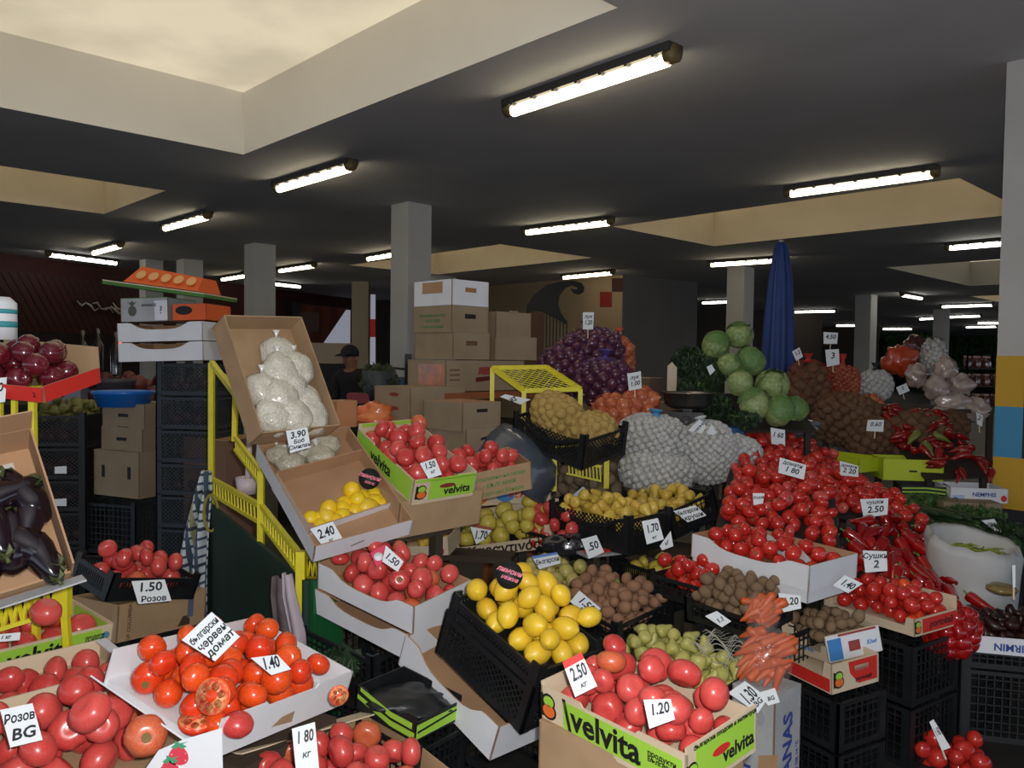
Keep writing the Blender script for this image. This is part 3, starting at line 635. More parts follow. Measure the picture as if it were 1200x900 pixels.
b = MB(); X = Matrix.Translation(at(422, 350, 21)); X.translation.z = 0; b.box((-.22, 0, 0), (.22, .3, CEIL), 0, X); tag(b.build('column', [M('column_cream', (186, 170, 146), .8)]), kind='structure')
# fluorescent fittings
HOUS = M('fitting_grey', (60, 58, 54), .6); TUBE = M('fluorescent_tube', (255, 236, 190), .4, emis=((255, 238, 200), 9.0)); TUBEW = M('fluorescent_tube_cool', (255, 252, 240), .4, emis=((255, 250, 236), 9.0)); ENDC = M('fitting_end_yellowed', (120, 100, 60), .5)
LMESH = {}
def ceiling_light(a, b_, label, warm=True, group='fluorescent ceiling lights'):
    P = atz(*a, CEIL-.10); Q = atz(*b_, CEIL-.10); d = Q-P; ang = math.atan2(d.y, d.x); c = (P+Q)/2; c.z = CEIL; L = 1.5
    o = thing('ceiling_light', label, 'ceiling light', Matrix.Translation(c) @ Matrix.Rotation(ang, 4, 'Z'), group)
    if not LMESH:
        m = MB(); m.box((-.78, -.07, -.055), (.78, .07, 0)); 
        for k in range(-3, 4): m.box((k*.22-.012, -.078, -.07), (k*.22+.012, .078, -.03))
        LMESH['h'] = m.mesh('housing', [HOUS])
        m = MB(); m.tube([(-.72, 0, -.085), (.72, 0, -.085)], .042, 12); LMESH['t'] = m.mesh('tube', [TUBE]); m = MB(); m.tube([(-.72, 0, -.085), (.72, 0, -.085)], .042, 12); LMESH['w'] = m.mesh('tube', [TUBEW])
        m = MB(); m.tube([(0, 0, -.06), (.07, 0, -.06)], .06, 10); LMESH['e'] = m.mesh('end_cap', [ENDC])
    link('housing', LMESH['h'], o); link('tube', LMESH['t' if warm else 'w'], o)
    for k, r in ((.715, 0), (-.715, 180)): link('end_cap', LMESH['e'], o, TR(k, 0, 0, 0, 0, r))
LIGHTS = [((600, 133), (785, 72), 'largest fluorescent light, on the ceiling nearest the camera', 1), ((330, 222), (405, 200), 'fluorescent light on the ceiling right of the cream skylight shaft corner', 1),
 ((197, 268), (238, 257), 'fluorescent light above the orange fruit packaging on the left', 1), ((112, 297), (138, 290), 'short looking fluorescent light at upper left, beside a long one', 1),
 ((62, 300), (133, 309), 'long fluorescent light in front of the dark red awning', 0), ((622, 273), (708, 263), 'fluorescent light on the ceiling left of the big right skylight', 1),
 ((932, 228), (1086, 207), 'long fluorescent light against the edge of the right skylight', 1), ((1132, 290), (1215, 283), 'fluorescent light partly hidden by the painted column', 0),
 ((838, 311), (915, 306), 'fluorescent light running behind the blue umbrella', 1), ((661, 326), (716, 321), 'fluorescent light over the tan wall with red squares', 1),
 ((330, 318), (365, 313), 'small fluorescent light right of the second column', 1), ((256, 329), (295, 323), 'small fluorescent light left of the second column', 1), ((300, 331), (354, 337), 'fluorescent light passing behind the second column', 0),
 ((440, 303), (470, 298), 'fluorescent light end showing left of the middle column', 1), ((1054, 346), (1083, 351), 'slanting fluorescent light below the grey skylight shaft', 0), ((1103, 360), (1164, 358), 'long far fluorescent light left of the painted column', 0)]
for a, b_, lab, wm in LIGHTS: ceiling_light(a, b_, lab, wm)
for a, b_ in (((932, 366), (978, 365)), ((928, 376), (954, 376)), ((976, 382), (1020, 382)), ((1033, 386), (1070, 386)), ((1129, 384), (1171, 383)), ((1144, 379), (1190, 379)), ((835, 355), (860, 354)), ((836, 368), (860, 367)), ((1085, 374), (1105, 373)), ((1112, 372), (1141, 371))):
    ceiling_light(a, b_, 'small far fluorescent light above the right end of the hall', False, 'far small fluorescent lights')
# light: flash on the camera, weak daylight from the open sides
fl = bpy.data.lights.new('camera_flash', 'POINT'); fl.energy = 195; fl.shadow_soft_size = .025; fl.color = (1, .98, .95); fo = bpy.data.objects.new('camera_flash', fl); COL.objects.link(fo); fo.location = (.06, .02, CAMZ+.06)
wd = bpy.data.worlds.new('world'); SC.world = wd; wd.use_nodes = True; wd.node_tree.nodes['Background'].inputs[0].default_value = (.75, .85, 1, 1); wd.node_tree.nodes['Background'].inputs[1].default_value = 1.0
SC.view_settings.view_transform = 'Standard'; SC.view_settings.look = 'None'; SC.view_settings.exposure = 0; SC.view_settings.gamma = 1; SC.view_settings.use_curve_mapping = False
SC.cycles.use_denoising = True; SC.cycles.max_bounces = 6; SC.cycles.diffuse_bounces = 3; SC.cycles.sample_clamp_indirect = 3
def PX(k): d, l, e = POSES[k]; return d, pose(l, e)
def scaled(k, s): d, l, e = POSES[k]; P = CAMP+(Vector(l)-CAMP)*s; return tuple(v*s for v in d), pose(P, e)
G_T = 'tomatoes'
# ================================================================== FRONT RIGHT BLOCK
# --- green printed box of big pink tomatoes, front middle
(w, d, h), X = scaled('velvita_near', .93)
o = carton('pale box with lime green printed sides heaped with big pink tomatoes, at the front', X, (w, d, h), PALEB, PALEB, F='notch', R='flat', B='notch', L='flat', floor=.02, hs={'R': h*1.15, 'L': h*1.1})
decal(o, 'F', w, d, .035, .05, w*.80, .072, LIMEG); b_logo(o, 'F', w, d, -.205, .052, .06); print_text(o, 'F', w, d, -.01, .05, .088, 'velvita', BLACKINK); print_text(o, 'F', w, d, .165, .058, .018, 'продукти\nБългария', BLACKINK)
decal(o, 'F', w, d, -.145, .052, .02, .08, BLACKINK, 'print', [(-.5, .5), (.1, .5), (1.2, -.5), (.6, -.5)][::-1])
decal(o, 'R', w, d, .01, .06, d*.84, .096, LIMEG); b_logo(o, 'R', w, d, -.12, .05, .05); print_text(o, 'R', w, d, .06, .045, .05, 'velvita', BLACKINK); decal(o, 'R', w, d, -.01, .065, .07, .022, REDP, 'hand_hole_print', 'disc', .002)
print_text(o, 'R', w, d, .01, .108, .016, 'български плодове и зеленчуци', BLACKINK)
b = MB(); b.box((-.02, -.1, 0), (.02, .1, .05)); 
near_balls = pack(80, .435, .25, .038, 3, .02, .18, .25, top=.205)
res = fruit(T_PINK, near_balls, X, 'tomato', 'pink tomato', 'in the lime printed box at the front', 'tomato', 'pink tomatoes in the front lime printed box', 3)
carton('plain brown carton standing under the lime printed tomato box', *(lambda a: (a[1], a[0]))(scaled('velvita_carton', .93)), KRAFT, KRAFT2, floor=.01, top=KRAFT)
# --- crate of lemons
(w, d, h), X = scaled('lemon_crate', 1.04)
crate('black lattice crate tilted under the big lemons', X, (w+.012, d+.012, .145), 'diamond', liner=.02, cat='crate')
crate('shallow black tray full of big lemons', X @ Matrix.Translation((0, 0, .15)), (w, d, .062), 'slot', liner=.012)
fruit(LEMON, pack(80, w-.02, d-.02, .037, 4, .165, .1, .25, top=.2), X, 'lemon', 'big yellow lemon', 'in the black tray at the front', 'lemon', 'big lemons in the black tray', 4)
Xs = X @ Matrix.Translation((.0, d*.42, .275)) 
def sticker(P, r, label, lines):
    n = (CAMP-P).normalized(); q = n.to_track_quat('Z', 'Y').to_matrix().to_4x4(); Xk = Matrix.Translation(P) @ q; b = MB(); b.tube([(0, 0, -.002), (0, 0, .0)], r, 28)
    o = tag(b.build('round_sticker', [BLACKINK], None, Xk), label, 'label'); 
    for s, z, y in lines: text(o, s, z, M('sticker_pink', (230, 120, 140), .6), Matrix.Translation((0, y, .001)) @ Matrix.Rotation(RAD(-18), 4, 'Z'), True, .3)
    return o
sticker(at(597, 674, 2.47), .042, 'round black sign with pink lettering behind the big lemons', [('лимони', .022, .012), ('нежна', .018, -.01)])
# --- crate of pears
(w, d, h), X = scaled('pear_crate', 1.06)
crate('black crate heaped with green pears under a wisp of netting', X, (w, d, h), 'slot', liner=.03)
fruit(PEAR, pack(140, w-.02, d-.02, .031, 5, .05, .12, .35, top=.17), X, 'pear', 'green pear', 'in the heap at the front', 'pear', 'green pears in the front crate', 5)
NETW = M('white_netting', (206, 206, 190), .6)
Xn = X @ Matrix.Translation((.12, .10, h+.03)); b = MB()
for i in range(13):
    for sg in (0, 1):
        b.tube([((-.1+.2*i/12) if sg else (-.1+.2*j/10), (-.09+.18*j/10) if sg else (-.09+.18*i/12), .02*math.sin(j*.7+i)+.045-.9*((j-5)/10)**2*.08-.9*((i-6)/12)**2*.08) for j in range(11)], .0012, 3, caps=False)
tag(b.build('fruit_net', [NETW], None, Xn), 'wisp of white netting over the back of the green pears', 'net')
# --- kiwis, apples, bruised fruit
X2 = pose((.45, 3.5, .435), (7, 5, -50)); crate('black crate heaped with brown kiwis behind the green pears', X2, (.42, .36, .11), 'grid', liner=.03)
fruit(KIWI, pack(190, .41, .35, .027, 6, .05, .1, .5, top=.16), X2, 'kiwi', 'brown kiwi', 'in the heap behind the pears', 'kiwi', 'brown kiwis in the middle crate', 6)
o = thing('kiwi_half', 'halved kiwi showing green flesh on the brown kiwi heap', 'kiwi', Matrix.Translation(at(720, 684, 3.52)) @ (CAMP-at(720, 684, 3.52)).to_track_quat('Z', 'Y').to_matrix().to_4x4())
b = MB(); b.blob(lambda t, p: Vector((.024*math.sin(t)*math.cos(p), .024*math.sin(t)*math.sin(p), min(0, .024*math.cos(t)))), 14, 10); b.build('skin', [KIWM], o)
b = MB(); b.tube([(0, 0, 0), (0, 0, .001)], .022, 16); b.build('flesh', [M('kiwi_flesh', (130, 160, 50), .3, coat=.5)], o); b = MB(); b.tube([(0, 0, .001), (0, 0, .0018)], .006, 10); b.build('core', [M('kiwi_core', (206, 214, 150), .4)], o)
X3 = pose((.19, 3.84, .43), (8, 6, -52)); crate('black crate of pale green apples in front of the pear box', X3, (.34, .36, .11), 'grid', liner=.03)
fruit(APPLE, pack(60, .33, .35, .036, 7, .04, .12, .4), X3, 'apple', 'pale green apple', 'in the tray behind the lemons', 'apple', 'pale green apples', 7)
(w, d, h), X = scaled('over_crate', 1.24); X = Matrix.Translation((0, 0, .05)) @ X; crate('black crate of bruised yellow fruit beside the brown kiwis', X, (w, d, h), 'slot', liner=.03, post=.022)
fruit(QUINCE, pack(26, w-.03, d-.03, .033, 8, .05, .16, .3), X, 'quince', 'bruised yellow quince', 'in the tray behind the kiwis', 'quince', 'bruised yellow fruit', 8)
# --- printed kiwi box, red box, plum tomato box
(w, d, h), X = PX('kiwi_box')
o = carton('small white and blue printed box heaped with grey brown kiwis', X, (w, d, h), PALEB, PALEB, F='low', R='flat', floor=.02, hs={'F': .06})
decal(o, 'R', w, d, 0, h/2, d*.98, h*.94, WHITEB, out=.001); decal(o, 'R', w, d, -.085, h/2-.006, .06, h*.8, BLUEP, out=.002); decal(o, 'R', w, d, 0, .045, .05, .038, M('dull_red_print', (150, 60, 60), .6), out=.002); decal(o, 'R', w, d, .02, .093, .17, .008, M('dull_red_print', (150, 60, 60), .6), out=.002)
print_text(o, 'R', w, d, .075, .045, .024, 'Kiwi', BLUEP, shear=.3); print_text(o, 'F', w, d, .02, .03, .022, 'Kiwi fruit', BLUEP)
fruit(KIWI_G, pack(110, w-.02, d-.02, .024, 9, .05, .1, .35), X, 'kiwi', 'grey brown kiwi', 'in the small blue printed box', 'kiwi', 'kiwis in the blue printed box', 9)
(w, d, h), X = PX('red_box')
o = carton('small red printed fruit box under the kiwi box', X, (w, d, h), PALEB, PALEB, F='low', R='flat', floor=.02)
decal(o, 'R', w, d, .03, h/2+.006, .16, h*.8, REDP, 'print', [(-.42, .5), (.5, .5), (.5, -.5), (-.1, -.5), (-.36, 0)][::-1]); b_logo(o, 'R', w, d, -.085, .05, .055); decal(o, 'R', w, d, .03, .075, .07, .02, PALEB, 'hand_hole_print'); print_text(o, 'R', w, d, .04, .035, .022, 'portokali', BLACKINK)
decal(o, 'F', w, d, 0, .03, w*.95, .05, REDP)
(w, d, h), X = PX('cherry_box')
X = pose((1.62, 3.36, .515), (2, -2, -62)); w, d, h = .44, .27, .07
o = carton('red printed box of round red tomatoes above the black crates', X, (w, d, h), PALEB, PALEB, F='low', R='flat', floor=.02, hs={'B': .12, 'L': .1})
decal(o, 'R', w, d, .02, h/2, d*.8, h*.8, REDP); b_logo(o, 'R', w, d, -.115, h/2, .045); print_text(o, 'R', w, d, .03, h/2, .04, 'portokali', M('dark_red_print', (90, 20, 20), .6), shear=.2)
fruit(T_RED*2+T_PLUM+T_ORNG[:1], pack(80, w-.02, d-.02, .031, 10, .02, .12, .3, top=.16), X, 'tomato', 'round red tomato', 'in the red printed box on the right', 'tomato', 'round tomatoes in the red printed box', 10)
# loose kiwi heap behind the carrots
Xh = pose((.92, 3.16, .61), (6, 0, -50)); crate('black crate of dark kiwis behind the bagged carrots', Xh @ Matrix.Translation((0, 0, -.05)), (.32, .26, .08), 'grid', liner=.02)
fruit(KIWI_G, pack(110, .31, .25, .024, 11, .0, .1, .55, top=.15), Xh, 'kiwi', 'dull brown kiwi', 'in the heap behind the carrots', 'kiwi', 'dull kiwis behind the carrots', 11)
# loose tomatoes in a crate under the white tomato box
Xh = pose((.80, 3.40, .57), (0, 0, -50)); crate('black crate of red tomatoes under the white tomato box', Xh, (.34, .2, .09), 'grid', liner=.03)
fruit(T_RED, pack(30, .32, .18, .033, 12, .04, .1, .3), Xh, 'tomato', 'red tomato', 'in the dark crate under the white box', 'tomato', 'red tomatoes under the white box', 12)
# --- bags of carrots
BAGM = M('clear_plastic_film', (236, 226, 220), .12, alpha=.07, coat=.8, bump=(25, .9))
def carrot_bag(C, tilt, size, label, n, seed):
    o = thing('carrot_bag', label, 'carrot bag', Matrix.LocRotScale(C, Euler([RAD(a) for a in tilt]), None), 'plastic bags of carrots'); g = random.Random(seed); sx, sy, sz = size
    for i in range(n):
        r = .0155*g.uniform(.85, 1.15); a = g.gauss(0, .28); x = (i % 6-2.5)/3*sx*.8; z = (i//6-(n//6)/2)/(n/12)*sz*.75
        link('carrot', g.choice(CARROT), o, Matrix.LocRotScale(Vector((x, g.uniform(-.8, .6)*sy*.7, z+.02)), Euler((g.gauss(0, .25), RAD(g.choice((35, 50, -130)))+a, g.uniform(-.4, .4))).to_quaternion(), Vector((r, r, r*.88))))
    b = MB(); off = Vector((seed*2, 0, 0))
    def f(t, p):
        v = Vector((math.sin(t)*math.cos(p), math.sin(t)*math.sin(p), math.cos(t))); k = 1+.12*noise.noise(v*2.6+off)
        q = .75; sg = lambda x: math.copysign(abs(x)**q, x); return Vector((sg(v.x)*sx*k*1.08, sg(v.y)*sy*k*1.25, sg(v.z)*sz*k*1.1))
    b.blob(f, 26, 16); b.build('plastic_film', [BAGM], o); return o
carrot_bag(at(896, 770, 2.72), (-18, 14, -20), (.085, .05, .10), 'clear plastic bag of carrots hanging over the white lettered carton', 30, 3)
carrot_bag(at(893, 718, 2.86), (-30, 10, -15), (.06, .05, .055), 'open bag of carrots behind the big carrot bag', 18, 4)
# --- lettered carton (blue letters)
X = pose((.897, 2.716, .10), (0, 0, -47)); w, d, h = .16, .18, .38
o = carton('tall grey white carton with big blue letters under the carrots', X, (w, d, h), GREYB, KRAFT2, floor=.01, top=GREYB)
print_text(o, 'R', w, d, .0, .14, .085, 'ANANAS', NAVYP, rot=90); print_text(o, 'R', w, d, .065, .12, .024, 'AT 13 OR 14 °C', NAVYP, rot=90, sx=.9); print_text(o, 'F', w, d, -.03, .10, .085, 'ANANAS', NAVYP, rot=90); decal(o, 'F', w, d, .06, .10, .07, .2, KRAFT2, 'torn_patch', [(-.5, -.5), (.5, -.5), (.5, .5), (-.5, .35)]); decal(o, 'F', w, d, .02, .30, .05, .06, M('faded_print', (160, 162, 170), .7), 'faded_mark', 'disc')
# ================================================================== LEFT FRONT STALL
def C_(label, X, dims, *a, **k): return carton(label, X, dims, *a, **k)
dims, X = scaled('A', .85); w, d, h = dims
o = C_('lime printed tomato box under the yellow rail at the left edge', X, dims, PALEB, PALEB, F='flat', R='flat', B='flat', L='flat', floor=.03)
decal(o, 'R', w, d, -.02, h*.5, d*.9, h*.8, LIMEG); print_text(o, 'R', w, d, -.02, h*.48, .075, 'velvita', BLACKINK); print_text(o, 'R', w, d, .15, h*.6, .014, 'продукти\nБългария', BLACKINK); decal(o, 'R', w, d, .185, h*.6, .03, .025, M('leaf_badge', (90, 140, 150), .6), 'badge', 'disc', .002)
b_ = MB(); b_.prism([(-w*.38, .02), (w*.38, .02), (w*.38, h*.9), (-w*.38, h*.9)], .0006, side_X('B', w, d, -.0062) @ Matrix.Rotation(0, 4, 'Z'), 0); b_.build('inside_print', [LIMEG], o)
fruit(T_PINK, pack(50, w-.02, d-.03, .044, 21, .01, .12, .3, top=.155), X, 'tomato', 'pink tomato', 'in the lime box at the left edge', 'tomato', 'pink tomatoes under the yellow rail', 21)
dims, X = scaled('B', .87); w, d, h = dims
o = C_('pale tomato box with blue and red printed end at the left edge', X, dims, PALEB, PALEB, F='flat', R='flat', B='flat', L='flat', floor=.03)
for u, m in ((-.1, BLUEP), (0, M('dull_red_print', (150, 60, 60), .6)), (.08, WHITEB)): decal(o, 'B', w, d, u, h-.02, .08, .03, m)
b_ = MB(); b_.box((-w/2+.01, d/2-.02, h), (w/2, d/2+.01, h+.004)); b_.build('corner_strip', [WHITEB], o)
fruit(T_PINK, pack(44, w-.02, d-.03, .042, 22, .01, .12, .3, top=.12), X, 'tomato', 'pink tomato', 'in the middle box of the left edge', 'tomato', 'pink tomatoes in the middle left box', 22)
dims, X = scaled('C', .85); w, d, h = dims
o = C_('brown box with a white strawberry printed flap in the front left corner', X, dims, KRAFT, KRAFT, F='flat', R=None, floor=.02)
Yr = 1.75; Xi = X.inverted()
def sheet(pts, Y, m, nm, par, inv, t=.004):
    q = MB(); n = len(pts); q.add([at(x, y, Y+k) for k in (0, t) for x, y in pts], [tuple(range(n-1, -1, -1)), tuple(range(n, 2*n))]+[(a, (a+1) % n, n+(a+1) % n, n+a) for a in range(n)]); return q.build(nm, m, par, inv)
fl_ = sheet([(150, 975), (170, 902), (186, 879), (200, 873), (216, 866), (224, 864), (260, 853), (263, 975)], Yr, [WHITEB], 'printed_flap', o, Xi)
STRAW = M('strawberry_print', (214, 60, 78), .6, pat=speckle(90, (240, 190, 190), 0, .25)); LEAFP = M('leaf_print', (70, 150, 110), .6)
for cx, cy, s_ in ((209, 887, 12), (199, 904, 12)):
    sheet([(cx+s_*math.sin(t), cy-s_*(.95*math.cos(t)+.12*math.cos(2*t))) for t in (2*PI*k/20 for k in range(20))], Yr-.0015, [STRAW], 'strawberry_print', fl_, None, .001)
    sheet([(cx-9, cy-11), (cx-3, cy-9), (cx, cy-13), (cx+3, cy-9), (cx+10, cy-12), (cx+5, cy-15), (cx+12, cy-18), (cx+2, cy-16), (cx-4, cy-19), (cx-4, cy-15)], Yr-.003, [LEAFP], 'leaf_print', fl_, None, .001)
balls = pack(40, w-.03, d-.04, .043, 23, .02, .16, .35)
fruit(T_PINK, balls, X, 'tomato', 'large pink tomato', 'in the front left strawberry box', 'tomato', 'large pink tomatoes in the front left corner', 23)
def lone(me, P, r, label, nm='tomato', cat='tomato', rot=(0, 0, 0), group=None, st=1):
    o = link(nm, me); o.matrix_world = Matrix.LocRotScale(P, Euler([RAD(a) for a in rot]), Vector((r, r, r*st))); return tag(o, label, cat, group)
lone(T_BLUSH[0], at(171, 862, 1.84), .048, 'half ripe orange green tomato with a scarred side beside the strawberry flap', rot=(60, 60, 0))
lone(T_BIG[0], at(106, 834, 1.8), .046, 'ribbed red tomato with a green scar on top of the front left heap', rot=(35, -30, 10))
lone(T_BIG[1], at(54, 717, 2.3), .043, 'biggest pink tomato on top of the heap under the yellow rail', rot=(10, 20, 10))
# --- white box of orange red tomatoes
dims, X = PX('L8'); w, d, h = dims
o = C_('white cardboard box of orange red tomatoes with cut halves, near the front left', X, dims, WHITEB, WHITEB, F=None, R='notch', B='flat', L='flat', floor=.02)
q = MB(); q.prism([(-w/2, 0), (w/2, 0), (w/2, h*.6), (-w/2, h*.6)], .004, side_X('F', w, d) @ Matrix.Rotation(RAD(52), 4, 'X'), 0); q.build('folded_flap', [WHITEB, KRAFT], o)
decal(o, 'R', w, d, -.02, .03, .08, .03, KRAFT, 'torn_hand_hole', [(-.5, -.2), (.5, -.5), (.5, .5), (-.1, .4)])
fruit(T_ORNG, pack(110, w-.02, d-.01, .037, 24, .02, .12, .25, top=.165, y0=-.012, cand=110), X, 'tomato', 'orange red tomato', 'in the white box near the front', 'tomato', 'orange red tomatoes in the white box', 24)
def half_tomato(P, r, look, label, flat=.8):
    o = thing('tomato_half', label, 'tomato half', Matrix.Translation(P) @ Vector(look).normalized().to_track_quat('Z', 'Y').to_matrix().to_4x4())
    q = MB(); q.blob(lambda t, p: Vector((r*math.sin(t)*math.cos(p), r*math.sin(t)*math.sin(p), min(0, r*flat*math.cos(t)))), 22, 14); q.build('skin', [ORNG], o)
    q = MB(); q.tube([(0, 0, 0), (0, 0, .002)], r*.94, 22); q.build('cut_face', [FLESH], o)
    q = MB()
    for k in range(6):
        a = k*PI/3+.3; c = Vector((math.cos(a), math.sin(a), 0))*r*.52; s = Vector((-math.sin(a), math.cos(a), 0)); q.blob(lambda t, p: c+s*(r*.22*math.sin(t)*math.cos(p))+c.normalized()*(r*.24*math.cos(t))+Vector((0, 0, .002+.0018*abs(math.sin(t)*math.sin(p)))), 8, 6)
    q.build('seed_pockets', [M('tomato_seed_gel', (206, 70, 34), .15, nz=(120, (238, 190, 110), .8), coat=1)], o); return o
half_tomato(at(249, 816, 1.85), .043, (-.1, -.9, .25), 'cut tomato half standing upright showing pale seeds, at the white box corner')
half_tomato(at(164, 779, 2.1), .038, (-.3, -.5, .6), 'cut tomato half at the back left of the white box')
half_tomato(at(231, 843, 1.88), .043, (.1, -.25, 1), 'cut tomato half lying face up on the folded white flap')
half_tomato(at(397, 815, 2.05), .026, (.35, -.9, .1), 'thin cut tomato half stuck against the white box end')
lone(T_PINK[0], at(278, 849, 1.86), .037, 'single pink tomato in front of the white box, above the 1.80 card', rot=(180, 10, 0))
# --- front cardboard box, 1.80
dims, X = PX('L9'); w, d, h = dims
o = C_('brown cardboard box of large pink tomatoes at the bottom edge, under the white box', X, (w, d, h), KRAFT, KRAFT, floor=.01)
q = MB(); q.prism([(-d/2, 0), (d/2, 0), (d/2-.02, .07), (-d/2+.02, .07)], .004, side_X('L', w, d) @ Matrix.Translation((0, 0, h)) @ Matrix.Rotation(RAD(-70), 4, 'X'), 0); q.build('back_flap', [PALEB], o)
fruit(T_PINK, pack(42, w-.05, d-.05, .041, 25, .0, .14, .3), X, 'tomato', 'pink tomato', 'in the brown box at the bottom edge', 'tomato', 'pink tomatoes at the bottom edge', 25)
# --- black crate 1.50 on a carton
dims, X = PX('L7b'); w, d, h = dims
o = C_('brown carton under the black crate of pink tomatoes', X, dims, KRAFT, KRAFT2, top=KRAFT); print_text(o, 'R', w, d, -.16, .07, .022, 'OF COLUMBIA', M('brown_print', (110, 80, 60), .7), rot=90); decal(o, 'R', w, d, .13, .085, .03, .09, M('grey_blue_print', (90, 100, 120), .7), out=.0015); decal(o, 'R', w, d, .10, .03, .06, .04, M('dark_hole', (70, 50, 38), .9), 'hand_hole', [(-.5, -.5), (.5, -.5), (.5, 0), (.25, .45), (-.1, .45)], .0012)
dims, X = PX('L7'); w, d, h = dims
crate('black crate of pink tomatoes standing on a brown carton at left', X, dims, 'slot', liner=.02, post=.02)
fruit(T_PINK, pack(36, w-.03, d-.04, .038, 26, .02, .14, .3), X, 'tomato', 'pink tomato', 'in the black crate on the carton', 'tomato', 'pink tomatoes in the black crate', 26)
# --- aubergines
dims, X = PX('egg'); w, d, h = dims
o = C_('brown cardboard box of aubergines tilted up at the left edge', X, dims, KRAFT, KRAFT2, floor=.008, hs={'R': .055})
q = MB(); q.prism([(-d/2, 0), (d/2, 0), (d/2, .09), (-d/2, .09)], .004, side_X('L', w, d) @ Matrix.Translation((0, 0, h)), 0, 1); q.build('back_flap', [KRAFT, KRAFT2], o)
q = MB(); q.prism([(-d/2, 0), (d/2+.02, 0), (d/2+.02, .055), (-d/2, .075)], .004, side_X('R', w, d, .01) @ Matrix.Translation((0, 0, .03)) @ Matrix.Rotation(RAD(35), 4, 'X'), 0); q.build('front_flap', [GREYB], o)
q = MB(); q.box((-w/2+.04, -d/2+.02, .009), (-w/2+.2, d/2-.05, .012)); q.build('paper_lining', [M('lining_paper', (190, 186, 180), .8)], o)
board('sloping wooden shelf under the aubergine box', X @ Matrix.Translation((0, 0, -.004)), w*.9, d*.9, legs=False, m=KRAFT3)
g = random.Random(4)
EG = [(.10, .17, 35, 1.05), (-.03, .2, 200, 1), (.03, .1, 10, 1.1), (.12, -.06, 20, 1), (.10, .05, -160, 1), (-.05, .14, 100, 1.12), (.02, .02, 75, 1), (.08, .14, 170, 1), (-.10, .0, 140, .95), (.0, -.10, 60, 1), (.13, .19, 15, .95), (-.03, .08, 200, .9), (.03, .19, -20, .9), (-.09, -.11, 30, 1), (.09, -.17, 120, 1)]
for i, (x, y, a, s) in enumerate(EG):
    r = .047*s; P = X @ Vector((x, y, .05+(.035 if i in (3, 6, 8, 2) else 0))); e = X.to_3x3() @ (Matrix.Rotation(RAD(a), 3, 'Z') @ Matrix.Rotation(RAD(80), 3, 'Y'))
    o = thing('aubergine', None, 'aubergine', Matrix.LocRotScale(P, e.to_quaternion(), Vector((r, r, r))), 'aubergines in the brown box'); link('body', EGGP[i % 2], o); link('calyx', CALYX, o)
    tag(o, {5: 'topmost aubergine, upright against the white paper in the brown box', 0: 'aubergine in the front right corner of the brown box', 1: 'aubergine at the right wall below the topmost one'}.get(i, 'glossy black aubergine in the tilted brown box at the left edge'))
# --- dark red apples in a red box, yellow frame
X = pose((-1.62, 2.42, 1.46), (3, 14, -14)); w, d, h = .3, .32, .06
X = pose((-1.545, 2.52, 1.485), (12, 4, -8)); w, d, h = .34, .26, .045
o = C_('red printed box of dark red apples at the left edge', X, (w, d, h), REDP, KRAFT, F='flat', R='flat', B='flat', L='flat', floor=.008, hs={'R': .05, 'B': .12}); print_text(o, 'F', w, d, .0, .022, .03, '80', BLACKINK); print_text(o, 'F', w, d, .14, .022, .02, '2', BLACKINK)
fruit(APPLE_R, pack(34, w-.05, d-.03, .036, 27, .01, .08, .2, top=.16), X, 'apple', 'dark red apple', 'in the red box at the left edge', 'apple', 'dark red apples', 27)
q = MB(); q.tube([(0, 0, 0), (0, 0, .12), (0, 0, .14)], [.05, .05, .03], 16); q.tube([(0, 0, .04), (0, 0, .06)], .0505, 16, 1); q.tube([(0, 0, .085), (0, 0, .1)], .0505, 16, 1); tag(q.build('white_canister', [WHITEB, M('teal_print', (60, 150, 160), .6)], None, Matrix.Translation(at(0, 398, 2.62))), 'white canister with teal bands behind the dark red apples', 'canister')
YB = lambda q, pts, t=.018: [q.bar(a, c, t) for a, c in zip(pts[:-1], pts[1:])]
o = thing('yellow_stand', 'yellow steel stand under the dark red apple box at the left edge', 'stand', Matrix.Translation((-1.5, 2.55, 0))); iv = Matrix.Translation((1.5, -2.55, 0))
q = MB(); P = [at(-60, 462, 2.45), at(38, 456, 2.45)]; YB(q, P); YB(q, [P[1], P[1]+Vector((0, .02, -1.4))]); YB(q, [P[0], P[0]+Vector((0, .02, -1.4))]); YB(q, [P[1], P[1]+Vector((.02, .32, .02))]); q.build('top_frame', [YELLOW], o, iv)
q = MB(); 
for px in (-20, 0, 17): YB(q, [at(px, 464, 2.5), at(px, 500, 2.5)], .014)
q.build('inner_bars', [YELLOW], o, iv)
o = thing('yellow_shelf_guard', 'yellow lattice rail of the shelf below the aubergine box', 'rail', Matrix.Translation((-1.4, 2.4, .9))); iv = Matrix.Translation((1.4, -2.4, -.9))
def zigzag(P, Q, dz, n, t=.006, pt=.014, parent=None, inv=None, nm='lattice_rail', dia=True):
    q = MB(); P = Vector(P); Q = Vector(Q); Z = Vector((0, 0, -dz)); q.bar(P, Q, pt); q.bar(P+Z, Q+Z, pt*.7)
    for i in range(n):
        a = P.lerp(Q, i/n); c = P.lerp(Q, (i+1)/n)
        if dia: q.bar(a, a.lerp(c, .5)+Z, t); q.bar(a.lerp(c, .5)+Z, c, t)
        else: q.bar(a.lerp(c, .5), a.lerp(c, .8)+Z, t)
    return q.build(nm, [YELLOW], parent, inv)
zigzag(at(-60, 725, 2.28), at(76, 686, 2.42), .075, 12, .009, .018, o, iv)
q = MB(); P = at(76, 680, 2.42); q.bar(P+Vector((0, 0, .01)), P-Vector((0, 0, .11)), .03); q.bar(P-Vector((0, 0, .1)), Vector((P.x, P.y+.1, 0)), .02); q.build('post', [YELLOW], o, iv)
